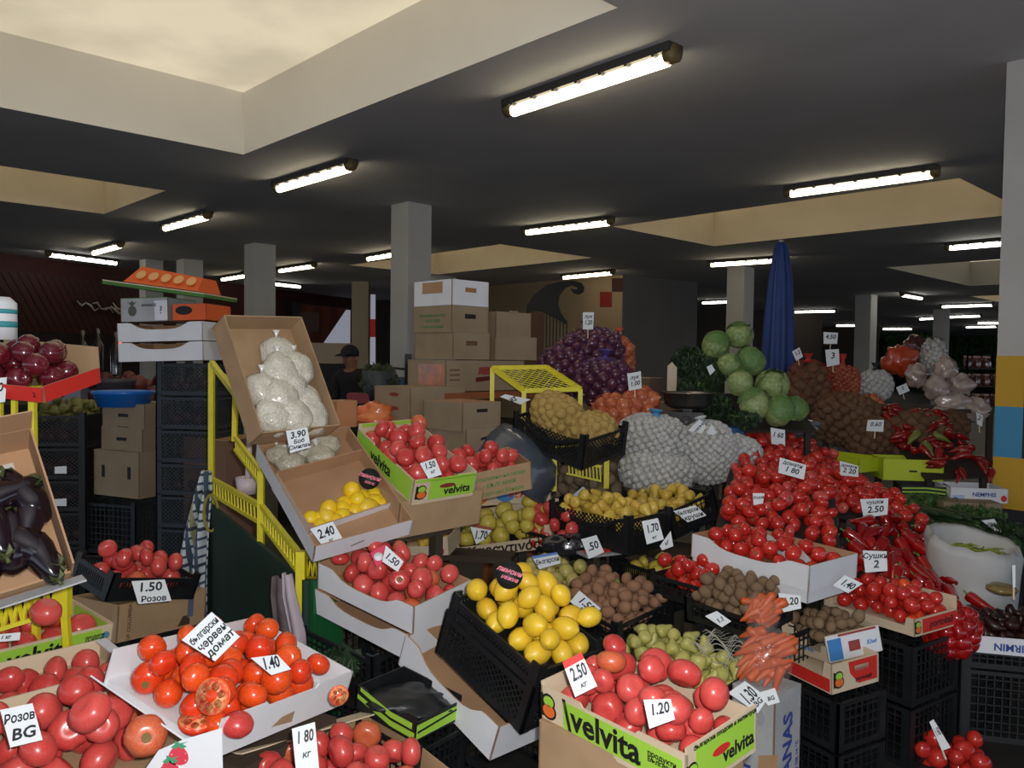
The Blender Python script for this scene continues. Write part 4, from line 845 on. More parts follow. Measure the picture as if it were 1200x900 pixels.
# ================================================================== MIDDLE STALL, LEFT SIDE
dims, X = PX('white_tom'); w, d, h = dims
o = C_('white cardboard box of pink tomatoes, topmost of the three stacked white boxes', X, dims, WHITEB, KRAFT2, F='wave', R='flat', B='flat', L='flat', floor=.02)
fruit(T_PINK, pack(70, w-.02, d-.02, .037, 31, .02, .14, .2, top=.18), X, 'tomato', 'pink tomato', 'in the white box left of the lemons', 'tomato', 'pink tomatoes in the stacked white box', 31)
C_('white cardboard box in the middle of the stack of three, left of the lemons', X @ Matrix.Translation((-.005, -.012, -h*.98)), (w+.0, d, h*.95), WHITEB, KRAFT2, F='wave', R='flat', B='flat', L='flat', group=None)
C_('lowest white cardboard box, sloping under the black lemon crate', scaled('lemon_crate', 1.04)[1] @ Matrix.Translation((-.09, -.06, -.125)), (.5, .28, .12), WHITEB, KRAFT2, F='wave', R='flat', B='flat', L='flat')
dims, X = PX('white_tray'); w, d, h = dims
o = C_('long white cardboard tray tilted forward, holding the lemon box and bags of beans', X, dims, WHITEB, KRAFT2, floor=.006)
print_text(o, 'R', w, d, -.03, h*.5, .05, '—', M('grey_staple', (120, 120, 124), .5), rot=12)
BEAN = M('white_beans', (216, 210, 192), .35, nz=(20, (186, 176, 156), .6), bump=(110, .4, 1), coat=.6, pat=speckle(100, (240, 238, 228), .0, .4)); BEANF = M('speckled_beans', (192, 184, 160), .4, nz=(16, (150, 138, 112), .7), bump=(110, .4, 1), coat=.6, pat=speckle(90, (214, 208, 188), .0, .4))
def bean_bag(Xb, size, label, m, seed, group):
    o = thing('bean_bag', label, 'bag of beans', Xb, group); q = MB(); off = Vector((seed*1.7, 0, 3)); sx, sy, sz = size
    def f(t, p):
        v = Vector((math.sin(t)*math.cos(p), math.sin(t)*math.sin(p), math.cos(t))); k = 1+.16*noise.noise(v*2.2+off)+.04*noise.noise(v*7+off)
        return Vector((v.x*sx*k, v.y*sy*k, v.z*sz*k))
    q.blob(f, 26, 16); tag(q.build('beans', [m], o), kind='stuff')
    q = MB(); q.blob(lambda t, p: f(t, p)*1.025, 20, 12); q.build('plastic_film', [M('bean_film', (240, 240, 236), .1, alpha=.12, coat=1, bump=(30, .9))], o)
    q = MB(); q.lathe([(.006, 0), (.004, .012), (.016, .035), (.012, .036)], 9, 0, Matrix.Translation((-sx*.8, 0, sz*.3)) @ Matrix.Rotation(RAD(-60), 4, 'Y')); q.build('knot', [M('film_knot', (226, 226, 220), .2, coat=1)], o); return o
for i, (x, y) in enumerate(((-.24, -.12), (-.25, -.02), (-.25, .08), (-.19, -.1), (-.19, .03))):
    bean_bag(X @ Matrix.Translation((x, y, .045)), (.05, .062, .035), 'bag of speckled beans lying in the white tray above the small lemons', BEANF, i+40, 'bags of speckled beans')
dims, X = PX('lemon_box'); w, d, h = dims
o = C_('white cardboard box, brown inside, with a few small lemons at its front', X, dims, WHITEB, KRAFT2, floor=.006)
g = random.Random(9); LS = [(.07, -.15), (.095, -.09), (.06, -.07), (.105, -.03), (.065, -.01), (.1, .03), (.045, .01), (.105, .085), (.06, .06), (.01, .06), (.04, .1), (.085, .13), (.05, .15), (.085, .17), (.11, .15), (.035, .06), (.08, -.12), (.115, -.13), (.118, -.065)]
for i, (x, y) in enumerate(LS):
    r = .034*g.uniform(.92, 1.08); big = i in (1, 7)
    o2 = link('lemon', (LEMON if big else LEMON_S)[i % 2]); rr = r*(1.25 if big else 1); o2.matrix_world = Matrix.LocRotScale(X @ Vector((x, y, .008+rr+(.02 if i in (9, 8, 2) else 0))), rrot(g).to_quaternion(), Vector((rr,)*3))
    tag(o2, {1: 'large lemon above the 2.40 card in the white box', 7: 'large lemon in the middle of the white box', 0: 'leftmost small lemon in the white box', 9: 'topmost small lemon beside the round black sign'}.get(i, 'small lemon in the tilted white box'), 'lemon', 'small lemons in the white box')
sticker(at(433, 561, 3.16), .042, 'round black sign with pink lettering in the white lemon box', [('лимони', .024, .008), ('плюс', .016, -.016)])
q = MB(); q.blob(lambda t, p: Vector((.012*math.sin(t)*math.cos(p), .008*math.sin(t)*math.sin(p), .008*math.cos(t))), 8, 6); tag(q.build('red_scrap', [REDP], None, Matrix.Translation(X @ Vector((-.02, -.14, .012)))), 'scrap of red paper on the bottom of the lemon box', 'paper')
# tilted carton of white beans
dims, X = PX('bean_box'); w, d, h = dims
o = C_('brown cardboard box tilted steeply to show its bags of white beans', X, dims, KRAFT, KRAFT, floor=.006)
BB = [(.30, .62), (.46, .76), (.48, .5), (.62, .26), (.62, .58), (.72, .38), (.74, .74), (.86, .25), (.89, .48), (.88, .75)]
for i, (t, s) in enumerate(BB):
    bean_bag(X @ Matrix.Translation(((t-.5)*w*.97, (s-.5)*d*.93, .055+.012*(i % 3))), (.08, .074, .055), {0: 'topmost bag of white beans in the tilted brown box', 1: 'bag of white beans against the right wall of the tilted box', 3: 'leftmost upper bag of white beans in the tilted box'}.get(i, 'clear bag of white beans in the tilted brown box'), BEAN, i, 'bags of white beans')
# yellow frame and green boards
o = thing('market_stand', 'yellow steel stall frame with lattice rails, left of the white boxes', 'stall frame', Matrix.Translation((-1.3, 3.4, 0))); iv = Matrix.Translation((1.3, -3.4, 0))
A1, A2 = at(248, 425, 4.0), at(247, 568, 4.0); B1, B2 = at(276, 462, 3.75), at(275, 512, 3.75); C1, C2 = at(306, 552, 3.4), at(304, 612, 3.4); D1 = at(353, 655, 2.98)
q = MB(); q.bar(A1, Vector((A1.x, A1.y, 0)), .026); q.build('post', [YELLOW], o, iv)
q = MB(); q.bar(A1, B1, .024); q.bar(B1, at(262, 440, 4.2), .02); q.build('top_bar', [YELLOW], o, iv)
q = MB(); q.bar(B1, B2-Vector((0, 0, .02)), .022); q.build('post', [YELLOW], o, iv)
q = MB(); q.bar(C1, Vector((C1.x, C1.y, 0)), .026); q.build('post', [YELLOW], o, iv); q = MB(); q.bar(D1+Vector((0, 0, .03)), Vector((D1.x, D1.y, .6)), .034); q.build('post', [YELLOW], o, iv)
zigzag(at(246, 560, 3.98), at(304, 592, 3.42), .075, 16, .007, .02, o, iv, dia=False); zigzag(at(306, 592, 3.4), at(353, 652, 2.98), .075, 14, .007, .02, o, iv, dia=False); zigzag(B2, C1, .06, 12, .006, .016, o, iv, dia=False)
zigzag(at(353, 652, 2.98), at(384, 655, 3.3), .08, 6, .006, .014, o, iv)
o = thing('stall_skirt', 'green boarded stall front below the yellow rail, side boards shaded and corner boards lit', 'stall front', Matrix.Translation((-1.2, 3.4, 0))); iv = Matrix.Translation((1.2, -3.4, 0))
q = MB(); P, Q = at(243, 585, 4.02), at(362, 680, 2.96)
def slab(q, P, Q, z0, z1, th=.02, mi=0):
    d = (Q-P); d.z = 0; n = Vector((d.y, -d.x, 0)).normalized()*th
    vs = [Vector((p.x, p.y, z))+o_ for p, zt in ((P, z1[0]), (Q, z1[1])) for z in (z0, zt) for o_ in (Vector(), n)]
    q.add(vs, [(0, 4, 6, 2), (1, 3, 7, 5), (2, 6, 7, 3), (0, 1, 5, 4), (0, 2, 3, 1), (4, 5, 7, 6)], mi)
slab(q, P, Q, .02, (P.z, Q.z)); q.build('side_boards', [SHADEG], o, iv)
q = MB(); Q2 = at(398, 672, 3.1)
for i in range(3):
    a = Q.lerp(Q2, i/3+.02); c = Q.lerp(Q2, (i+1)/3); slab(q, a, c, .02, (a.z, c.z), .02)
q.build('corner_boards', [LITG], o, iv)
q = MB()
for k, cx in enumerate((250,)):
    c = at(cx, 600, 3.9); q.tube([c+Vector((.035*math.cos(t), -.03, .09*math.sin(t))) for t in (2*PI*j/14 for j in range(15))], .008, 5)
q.build('painted_ring', [M('ring_ochre', (150, 140, 50), .6)], o, iv)
# checked cloth and rags
CHECK = M('checked_cloth', (206, 212, 216), .85, pat=both(stripes(0, 22, (70, 84, 104), .3), stripes(2, 22, (70, 84, 104), .3), stripes(0, 7, (150, 150, 120), .12), stripes(2, 5.5, (60, 66, 80), .1)))
def cloth(name, pts, Y, m, label, cat, fold=.03, nf=5, cols=18):
    """hanging cloth: pts are the left and right edge at several heights"""
    q = MB(); n = cols; vs = []
    for i, (xl, xr, y) in enumerate(pts):
        for j in range(n+1):
            t = j/n; vs.append(at(xl+(xr-xl)*t, y, Y)+Vector((0, fold*math.sin(t*nf*PI+i*.35), 0)))
    k = len(pts); fs = [(i*(n+1)+j, i*(n+1)+j+1, (i+1)*(n+1)+j+1, (i+1)*(n+1)+j) for i in range(k-1) for j in range(n)]
    q.add(vs, fs, 0, True); o = q.build(name, [m]); so = o.modifiers.new('thickness', 'SOLIDIFY'); so.thickness = .006; return tag(o, label, cat)
cloth('checked_cloth', [(236, 246, 552), (228, 249, 572), (220, 248, 600), (212, 247, 632), (206, 246, 664), (204, 246, 695), (214, 246, 720)], 3.9, CHECK, 'blue and white checked cloth hanging on the tall yellow post', 'cloth', .035, 5)
cloth('grey_rag', [(318, 336, 676), (316, 338, 700), (320, 346, 740), (326, 350, 775)], 2.92, M('rag_mauve', (108, 94, 98), .9, nz=(14, (70, 60, 60), .8)), 'crumpled grey mauve rag hanging at the green corner boards', 'rag', .022, 2)
cloth('pale_rag', [(330, 341, 672), (330, 346, 700), (338, 356, 742), (340, 358, 770)], 2.86, M('rag_pale', (180, 166, 176), .9), 'pale mauve rag in front of the green corner boards', 'rag', .018, 2)
# brown carton, cup behind the frame
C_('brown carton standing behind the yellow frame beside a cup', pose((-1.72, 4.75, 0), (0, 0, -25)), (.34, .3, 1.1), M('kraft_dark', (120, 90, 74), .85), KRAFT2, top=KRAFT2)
q = MB(); q.lathe([(0, 0), (.045, 0), (.055, .075), (.05, .075), (.042, .01), (0, .01)], 18); q.tube([(0, 0, .01), (.01, 0, .3)], .014, 8); tag(q.build('white_cup', [M('cup_pink_white', (206, 190, 196), .4)], None, Matrix.Translation(at(290, 578, 3.7))), 'pinkish white cup with a pale stick behind the yellow rail', 'cup')
# lime printed tomato box in the middle and its neighbours
dims, X = PX('velvita_mid'); w, d, h = dims
o = C_('lime printed box of pink tomatoes propped up behind the small lemons', X, dims, PALEB, PALEB, F='notch', R='notch', B='notch', L='hole', floor=.02, hs={'L': h*1.2})
decal(o, 'R', w, d, .035, h*.52, d*.72, h*.78, LIMEG); b_logo(o, 'R', w, d, -.11, h*.48, .055); print_text(o, 'R', w, d, .06, h*.4, .05, 'velvita', BLACKINK); decal(o, 'R', w, d, .01, h*.62, .075, .02, M('hand_hole_red', (130, 50, 40), .7), 'hand_hole_print', 'disc', .002); decal(o, 'R', w, d, .0, h*.93, d*.95, .012, LIMEG)
decal(o, 'F', w, d, 0, h*.55, w*.95, h*.8, LIMEG); print_text(o, 'F', w, d, -.02, h*.5, .07, 'velvita', BLACKINK); decal(o, 'L', w, d, 0, h*1.12, d*.9, .016, LIMEG, out=-.006)
fruit(T_PINK, pack(36, w-.02, d-.02, .04, 33, .02, .12, .3), X, 'tomato', 'pink tomato', 'in the lime printed box behind the lemons', 'tomato', 'pink tomatoes in the middle lime box', 33)
C_('brown carton with a red handle hole under the middle lime printed box', X @ Matrix.Translation((.03, .01, -.165)) @ Matrix.Rotation(RAD(-6), 4, 'Y'), (w*.9, d+.1, .15), KRAFT, KRAFT2, top=KRAFT)
dims, X = PX('brown_tom'); w, d, h = dims
o = C_('brown carton of red tomatoes with green lettering, right of the lime printed box', X @ Matrix.Translation((0, -.07, 0)), (w, d+.14, h), KRAFT, KRAFT2, B='flat', floor=.05)
for i, s in enumerate(('Продадено на пазар', '• БЪЛГАРИЯ', 'с. Куртово Конаре')): print_text(o, 'R', w, d+.14, .06, h*.72-.036*i, .026, s, GREENP, False, .2)
fruit(T_PINK, pack(40, w-.02, d+.12, .036, 34, .05, .14, .2), X @ Matrix.Translation((0, -.07, 0)), 'tomato', 'pinkish red tomato', 'in the brown carton with green lettering', 'tomato', 'pinkish tomatoes in the lettered carton', 34)
dims, X = scaled('karan', 1.1); w, d, h = dims
o = C_('pale box with black Greek lettering holding yellow quinces', X, dims, PALEB, PALEB, F='low', R='low', B='low', L='flat', floor=.02, hs={'R': h*.95, 'L': h*1.1})
print_text(o, 'R', w, d, -.0, .028, .07, 'Καραντινός', BLACKINK, True, .25)
for u in (.165, .215): decal(o, 'R', w, d, u, .03, .04, .045, REDP, 'strawberry_print', [(0, -.5), (.4, -.1), (.5, .3), (.2, .5), (-.2, .5), (-.5, .3), (-.4, -.1)])
fruit(QUINCE, pack(40, w-.03, d-.03, .043, 35, .02, .14, .3), X, 'quince', 'yellow quince', 'in the box with Greek lettering', 'quince', 'yellow quinces', 35)
X5 = pose((.02, 4.45, .80), (6, 3, -98)); o = C_('pale fruit box with orange lettering standing behind the quinces', X5, (.2, .44, .1), PALEB, PALEB); print_text(o, 'R', .2, .44, .08, .05, .05, 'РЕРІХО', M('vermilion_print', (214, 80, 50), .6), True, .2); decal(o, 'R', .2, .44, -.03, .045, .1, .06, BLUEP, 'print', 'disc'); decal(o, 'R', .2, .44, -.16, .04, .05, .06, ORANGEP, 'print', 'disc')
X6 = pose((-.40, 3.98, .63), (4, 2, -100)); o = C_('small pale box of yellow pears left of the quince box', X6, (.24, .26, .09), PALEB, PALEB, F='low', R='low'); decal(o, 'R', .24, .26, .09, .02, .03, .04, REDP, 'strawberry_print', 'disc')
fruit(PEAR_Y, pack(14, .2, .22, .034, 36, .01, .1, .3), X6, 'pear', 'yellow pear', 'in the small box left of the quinces', 'pear', 'yellow pears in the small pale box', 36)
# tomatoes in a black bag lined crate, card 50
X7 = pose((.24, 4.12, .62), (8, 0, -48)); crate('black crate of red tomatoes between the quinces and the yellow pears', X7, (.44, .24, .1), 'grid', liner=.03)
fruit(T_PINK, pack(34, .42, .22, .04, 37, .04, .12, .3), X7, 'tomato', 'big pink tomato', 'between the quinces and the yellow pears', 'tomato', 'red tomatoes behind the quinces', 37)
BAGK = M('black_bag_film', (34, 36, 42), .25, coat=.6, bump=(18, .8)); 
def crumple(name, C, size, m, label, cat, seed=1, group=None, rough=.35, X=None):
    q = MB(); off = Vector((seed*2.3, seed, 0))
    def f(t, p):
        v = Vector((math.sin(t)*math.cos(p), math.sin(t)*math.sin(p), math.cos(t))); k = 1+rough*noise.noise(v*2+off)+.12*noise.noise(v*6+off); return Vector((v.x*size[0]*k, v.y*size[1]*k, v.z*size[2]*k))
    q.blob(f, 28, 18); return tag(q.build(name, [m], None, X or Matrix.Translation(C)), label, cat, group)
crumple('black_plastic_bag', at(668, 640, 3.92), (.13, .06, .06), BAGK, 'crumpled black plastic bag in front of the red tomatoes', 'plastic bag', 3)
q = MB(); q.box((-.11, -.05, 0), (.11, .05, .012)); q.box((-.08, -.03, .012), (.1, .045, .02), 1, Matrix.Rotation(.3, 4, 'Z')); tag(q.build('newspaper', [M('newsprint', (160, 160, 160), .8, nz=(30, (110, 110, 112), .7)), REDP], None, Matrix.Translation(at(705, 649, 3.78)) @ Matrix.Rotation(RAD(25), 4, 'Z')), 'folded newspaper lying under the crate of yellow pears', 'newspaper')
# two crates of yellow pears
dims, X = scaled('pear2', 1.06); w, d, h = dims
crate('black lattice crate of yellow pears with the 1.70 card', X, dims, 'diamond', liner=.09, dip=.32)
fruit(PEAR_Y, pack(90, w-.03, d-.03, .033, 38, .09, .12, .3), X, 'pear', 'yellow pear', 'in the crate with the 1.70 card', 'pear', 'yellow pears with the 1.70 card', 38)
dims, X = scaled('pear3', 1.08); w, d, h = dims
crate('black crate of yellow pears against the white garlic bags', X, dims, 'grid', liner=.05)
fruit(PEAR_Y, pack(70, w-.03, d-.03, .034, 39, .05, .12, .3), X, 'pear', 'yellow pear', 'in the crate below the garlic bags', 'pear', 'yellow pears below the garlic', 39)
# potatoes
Xp, pw, pd = frame(at(612, 596, 4.55), at(735, 585, 4.65), at(622, 558, 5.0))
fruit(POTATO, pack(140, pw, pd, .038, 41, 0, .16, .2, top=.2), Xp, 'potato', 'grey brown potato', 'in the heap below the yellow mesh stand', 'potato', 'grey brown potatoes', 41)
board('dark display board under the heap of grey brown potatoes', Xp, pw+.06, pd+.06, m=BLACKP)
q = MB(); q.add([at(x, y, 4.5) for x, y in ((668, 583), (683, 570), (690, 576), (678, 590))], [(0, 1, 2, 3)]); o = tag(q.build('paper_scrap', [CARDW]), 'blank paper scrap among the grey brown potatoes', 'paper'); so = o.modifiers.new('t', 'SOLIDIFY'); so.thickness = .002
# yellow mesh stand with a crate of bagged potatoes
o = thing('mesh_stand', 'yellow steel stand with a diamond mesh top behind the tomatoes', 'stand', Matrix.Translation((.25, 5.0, 0))); iv = Matrix.Translation((-.25, -5.0, 0))
Y0 = 5.0; P = [at(577, 431, Y0), at(614, 458, Y0-.38), at(678, 456, Y0-.38), at(640, 430, Y0)]
for p in P: p.z = 1.5
P = [atz(577, 431, 1.53), atz(614, 458, 1.53-.09), atz(680, 456, 1.53-.09), atz(640, 430, 1.53)]
P = [at(577, 431, 4.75), at(614, 458, 4.6), at(680, 456, 4.65), at(640, 430, 4.85)]
q = MB()
for i in range(4): q.bar(P[i], P[(i+1) % 4], .026)
q.build('top_frame', [YELLOW], o, iv); q = MB(); n = 7
for i in range(-n, n+1):
    for sg in (1, -1):
        t0, t1 = (i/n, i/n+1); s0, s1 = (0, 1) if sg > 0 else (1, 0)
        a, c = [t0, s0], [t1, s1]
        if t0 < 0: f = -t0; a = [0, s0+(s1-s0)*f]
        if t1 > 1: f = 1-t0; c = [1, s0+(s1-s0)*f]
        bl = lambda u, v: P[0].lerp(P[3], u).lerp(P[1].lerp(P[2], u), v)
        if a[0] < c[0]: q.bar(bl(*a), bl(*c), .004)
q.build('mesh_top', [YELLOW], o, iv)
for p in (P[0], P[1], P[2]):
    q = MB(); q.bar(p, Vector((p.x, p.y, .9)), .026); q.build('leg', [YELLOW], o, iv)
q = MB(); R1, R2 = at(650, 526, 4.35), at(722, 519, 4.5); q.bar(R1, R2, .026); q.bar(R1, Vector((R1.x, R1.y, .87)), .026); S1 = at(711, 522, 4.47); q.bar(S1, Vector((S1.x, S1.y, .87)), .03); q.build('lower_frame', [YELLOW], o, iv)
zigzag(at(664, 538, 4.45), at(705, 547, 4.42), .08, 10, .008, .016, o, iv, dia=False)
X8 = pose((.315, 4.4, 1.1), (8, 12, -42)); crate('black crate tilted forward with net bags of yellow potatoes', X8, (.5, .38, .16), 'diamond', liner=.02, dip=.35, post=.03)
NETY = M('pale_yellow_net', (200, 176, 110), .6); NETR = M('red_net', (190, 50, 44), .55); NETV = M('violet_net', (76, 60, 128), .5); NETO = M('orange_net', (220, 110, 60), .5); NETB = M('brown_net', (130, 96, 66), .6); NETS = M('silver_net', (190, 196, 200), .45)
net_bag('bag of yellow potatoes slumped against the raised back of the black crate', X8 @ Vector((-.09, .0, .17)), (.17, .12, .11), POTATO_Y, .03, NETY, 'net bags of yellow potatoes', part='potato', tilt=(10, 25, -42), neck=0)
net_bag('bag of yellow potatoes at the front right of the black crate', X8 @ Vector((.12, .05, .145)), (.125, .13, .08), POTATO_Y, .03, NETY, 'net bags of yellow potatoes', part='potato', tilt=(8, 12, -42), neck=0)
q = MB(); q.lathe([(0, 0), (.1, -.01), (.2, -.05), (.25, -.13), (.27, -.24), (.28, -.25), (.275, -.26)], 40); o = tag(q.build('grey_basin', [M('grey_glossy_plastic', (72, 80, 92), .25, coat=.6)], None, Matrix.Translation(at(630, 514, 4.45)) @ Matrix.Rotation(RAD(38), 4, 'Y')), 'dark grey glossy basin turned upside down behind the brown tomato carton', 'basin'); so = o.modifiers.new('t', 'SOLIDIFY'); so.thickness = .004
q = MB(); q.tube([(0, 0, 0), (0, 0, .012)], .02, 12); q.tube([(0, 0, .012), (0, 0, .02)], .012, 12); tag(q.build('plastic_stopper', [REDP], None, Matrix.Translation(at(646, 553, 4.7))), 'small red plastic stopper behind the grey brown potatoes', 'cap')
# onions
net_bag('violet net bag of purple onions, upper one, under the tall white card', at(692, 412, 5.6), (.24, .2, .16), ONION_P, .042, NETV, 'net bags of purple onions', part='onion', tilt=(0, -8, 20))
net_bag('violet net bag of purple onions slumped at the lower left', at(662, 436, 5.5), (.2, .18, .17), ONION_P, .042, NETV, 'net bags of purple onions', part='onion', tilt=(0, 20, 10), neck=0)
net_bag('violet net bag of purple onions, lowest one, in front of the others', at(707, 448, 5.3), (.2, .18, .16), ONION_P, .042, NETV, 'net bags of purple onions', part='onion', tilt=(8, 5, -20))
net_bag('orange net bag of golden onions behind the purple onion bags', at(722, 425, 5.9), (.13, .13, .2), ONION_O, .045, NETO, 'net bags of golden onions', part='onion', tilt=(0, 4, 0))
net_bag('red net bag of golden onions in front of the purple onion bags', at(724, 487, 5.0), (.17, .15, .12), ONION_O, .045, NETR, 'net bags of golden onions', part='onion', tilt=(10, 22, 20), neck=0)
net_bag('red net bag of big golden onions behind the left garlic bag', at(750, 472, 5.1), (.12, .12, .09), ONION_O, .055, NETR, 'net bags of golden onions', part='onion', tilt=(10, -5, 0), neck=0)
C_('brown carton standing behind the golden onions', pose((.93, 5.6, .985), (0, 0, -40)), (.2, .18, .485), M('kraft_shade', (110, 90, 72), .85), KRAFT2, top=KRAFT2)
# garlic
net_bag('big white net bag of garlic, upper left of the garlic bags', at(765, 512, 4.75), (.215, .17, .135), GARLIC, .021, NETS, 'net bags of garlic', part='garlic_bulb', tilt=(6, 4, 10), neck=.03, neckm=M('blue_tie', (70, 150, 200), .5))
net_bag('big white net bag of garlic, lower left under the other bag', at(770, 553, 4.65), (.225, .17, .125), GARLIC, .021, NETS, 'net bags of garlic', part='garlic_bulb', tilt=(4, 3, 10), neck=0)
net_bag('white net bag of garlic in the middle, beside the tomato heap', at(830, 530, 4.75), (.17, .15, .19), GARLIC, .021, NETS, 'net bags of garlic', part='garlic_bulb', tilt=(8, -14, -10), neck=.03)
net_bag('rightmost white net bag of yellowish garlic behind the tomato heap', at(868, 530, 4.85), (.13, .12, .1), GARLIC, .021, NETS, 'net bags of garlic', part='garlic_bulb', tilt=(8, 18, -10), neck=0)
# ================================================================== RIGHT: HEAPS AND BAGS
dims, X = scaled('white_right', 1.15); w, d, h = dims
o = C_('white cardboard box of red tomatoes below the big tomato heap', X @ Matrix.Translation((0, 0, h*.32)), (w, d, h*.68), WHITEB, KRAFT2, F='wave', R='flat', B='flat', L='flat', floor=.03)
C_('white cardboard box under the white tomato box on the right', X @ Matrix.Translation((0, 0, 0)), (w-.01, d-.01, h*.31), WHITEB, KRAFT2)
fruit(T_RED, pack(70, w-.04, d-.03, .033, 51, h*.32+.03, .14, .2, top=.125), X, 'tomato', 'red tomato', 'in the white box on the right', 'tomato', 'red tomatoes in the white box on the right', 51)
q = MB()
for i, (x, y, a) in enumerate(((-.02, .05, 20), (.14, -.04, -30))): q.box((-.06, -.04, 0), (.06, .04, .003), 0, X @ Matrix.Translation((x, y, h*.86)) @ Euler((.5, .25, RAD(a))).to_matrix().to_4x4())
tag(q.build('torn_paper', [M('torn_paper_grey', (190, 190, 192), .8)]), 'torn grey paper pieces among the tomatoes of the white right box', 'paper')
# tomato heap: two slopes
BOARD = M('display_board_dark', (48, 40, 34), .8)
def slope(label, a, c, e, n, r, meshes, seed, place, group, lift=0, heap=.1, jit=.16):
    X, w, d = frame(a, c, e); board(label, X, w, d)
    fruit(meshes, pack(n, w, d, r, seed, 0, jit, heap, top=3.7*r), X, 'tomato', 'red tomato', place, 'tomato', group, seed)
    return X, w, d
slope('sloping board under the left part of the big tomato heap', at(838, 618, 3.72), at(985, 650, 3.55), at(848, 545, 4.5), 118, .036, T_RED*3+T_PINK[:1], 52, 'in the left part of the big heap', 'red tomatoes, left part of the big heap')
slope('sloping board under the right part of the big tomato heap', at(940, 596, 4.15), at(1095, 622, 4.4), at(886, 515, 5.35), 178, .036, T_RED*3+T_PINK[:1], 53, 'in the upper right part of the big heap', 'red tomatoes, upper right part of the big heap')
# red peppers
BELL = [tomato(31, 4, .13, 1.1, PEPM, .25), tomato(32, 3, .15, 1.2, PEPM, .25)]
Xp, pw, pd = frame(at(955, 645, 3.75), at(1105, 745, 3.35), at(1012, 592, 4.35)); board('sloping board under the red peppers', Xp, pw, pd)
PEPMB = M('pepper_layer', (140, 14, 18), .3, coat=.4); g = random.Random(8); pepp = []
def pepper_obj(P, e, r, label, group):
    o = thing('red_pepper', label, 'pepper', Matrix.LocRotScale(P, e, Vector((r, r, r))), group); link('body', g.choice(PEPPER), o); link('stem', PEPSTEM, o); return o
rows = 9
for i in range(rows):
    for j in range(9):
        u = -pw/2+pw*(i+.5+g.uniform(-.3, .3))/rows; v = -pd/2+pd*(j+.6+g.uniform(-.3, .3))/9; r = .03*g.uniform(.85, 1.15); z = r+.004+(i+j) % 3*.022
        e = Xp.to_quaternion() @ Euler((0, RAD(90+g.gauss(0, 9)), 0)).to_quaternion(); e = Xp.to_quaternion() @ Euler((0, 0, RAD(g.gauss(150, 38)))).to_quaternion() @ Euler((0, RAD(90+g.gauss(-4, 8)), 0)).to_quaternion() @ Euler((0, 0, g.uniform(0, 6.28))).to_quaternion()
        P = Xp @ Vector((u, v, z)); pepp.append((pepper_obj(P, e, r, 'long red pepper in the sloping pepper heap', 'long red peppers in the heap'), P, r*1.5))
name_extremes(pepp, 'red pepper', 'in the sloping pepper heap')
net_bag('red net bag of peppers hanging over the black crates, under the pepper heap', at(1114, 738, 3.3), (.10, .09, .115), BELL, .034, NETR, 'net bags of peppers', part='pepper', tilt=(0, 20, -40), neck=0)
q = None
# white box strip behind peppers etc.: cucumbers, greens
Xc, cw, cdp = frame(at(1030, 640, 4.5), at(1120, 640, 4.35), at(1045, 600, 5.1)); g = random.Random(12)
for i in range(34):
    j = i % 12; k = i//12; P = Xc @ Vector((-cw/2+cw*(j+.5)/12*1.3, g.uniform(-.12, .12), .022+.034*k)); e = Xc.to_quaternion() @ Euler((RAD(90+g.gauss(0, 5)), 0, RAD(35+g.gauss(0, 9)))).to_quaternion(); r = .02*g.uniform(.9, 1.1)
    o = link('cucumber', CUCUMBER[i % 2]); o.matrix_world = Matrix.LocRotScale(P, e, Vector((r, r, r*1.3))); tag(o, 'dark green cucumber in the heap behind the red peppers', 'cucumber', 'cucumbers behind the red peppers')
GRN = M('herb_green', (58, 92, 40), .6, c2=(50, 80, 36), nz=(20, (84, 118, 56), .6)); GRND = M('herb_dark_green', (32, 52, 28), .6, nz=(20, (46, 70, 38), .6)); 
def herb_mesh(name, n, size, m, seed, leaf=.012, stems=True):
    g = random.Random(seed); q = MB()
    for i in range(n):
        d = Vector((g.gauss(0, 1), g.gauss(0, 1), g.gauss(0, 1))).normalized()*(g.random()**.4); c = Vector((d.x*size[0], d.y*size[1], d.z*size[2])); R = rrot(g).to_matrix(); s = leaf*g.uniform(.6, 1.3)
        q.add([c+R @ Vector(v)*s for v in ((-1, 0, 0), (-.2, -.6, .2), (1.1, -.3, 0), (.5, .1, .1), (1, .5, 0), (-.2, .6, .2))], [(0, 1, 2, 3), (0, 3, 4, 5)])
    return q.mesh(name, [m])
def herbs(name, C, size, n, m, label, seed, leaf=.014, group=None):
    o = thing(name, label, 'herbs', Matrix.Translation(C), group); tag(link('leaves', herb_mesh('leaves', n, size, m, seed, leaf), o), kind='stuff'); q = MB(); g = random.Random(seed)
    for i in range(16): a = g.uniform(0, 6.28); q.tube([(0, 0, -size[2]*1.3), (size[0]*.4*math.cos(a), size[1]*.4*math.sin(a), 0), (size[0]*.8*math.cos(a), size[1]*.8*math.sin(a), size[2]*.6)], .003, 4)
    q.build('stems', [STALK], o); return o
for i, (px, py, Y, s, lab) in enumerate(((1090, 592, 5.0, (.22, .16, .07), 'flat bunch of green herbs right of the cucumbers'), (1140, 605, 4.8, (.2, .15, .07), 'bunch of green herbs below the blue lettered box'), (1170, 625, 4.5, (.16, .14, .08), 'bunch of green herbs behind the white sack'), (1195, 640, 4.3, (.14, .14, .08), 'bunch of herbs in clear film at the right edge'))):
    herbs('herb_bunch', at(px, py, Y), s, 700, GRN if i < 2 else GRND, lab, i+60, .02, 'bunches of herbs on the right')
X = pose(tuple(at(1112, 622, 4.85)), (0, 0, -20))
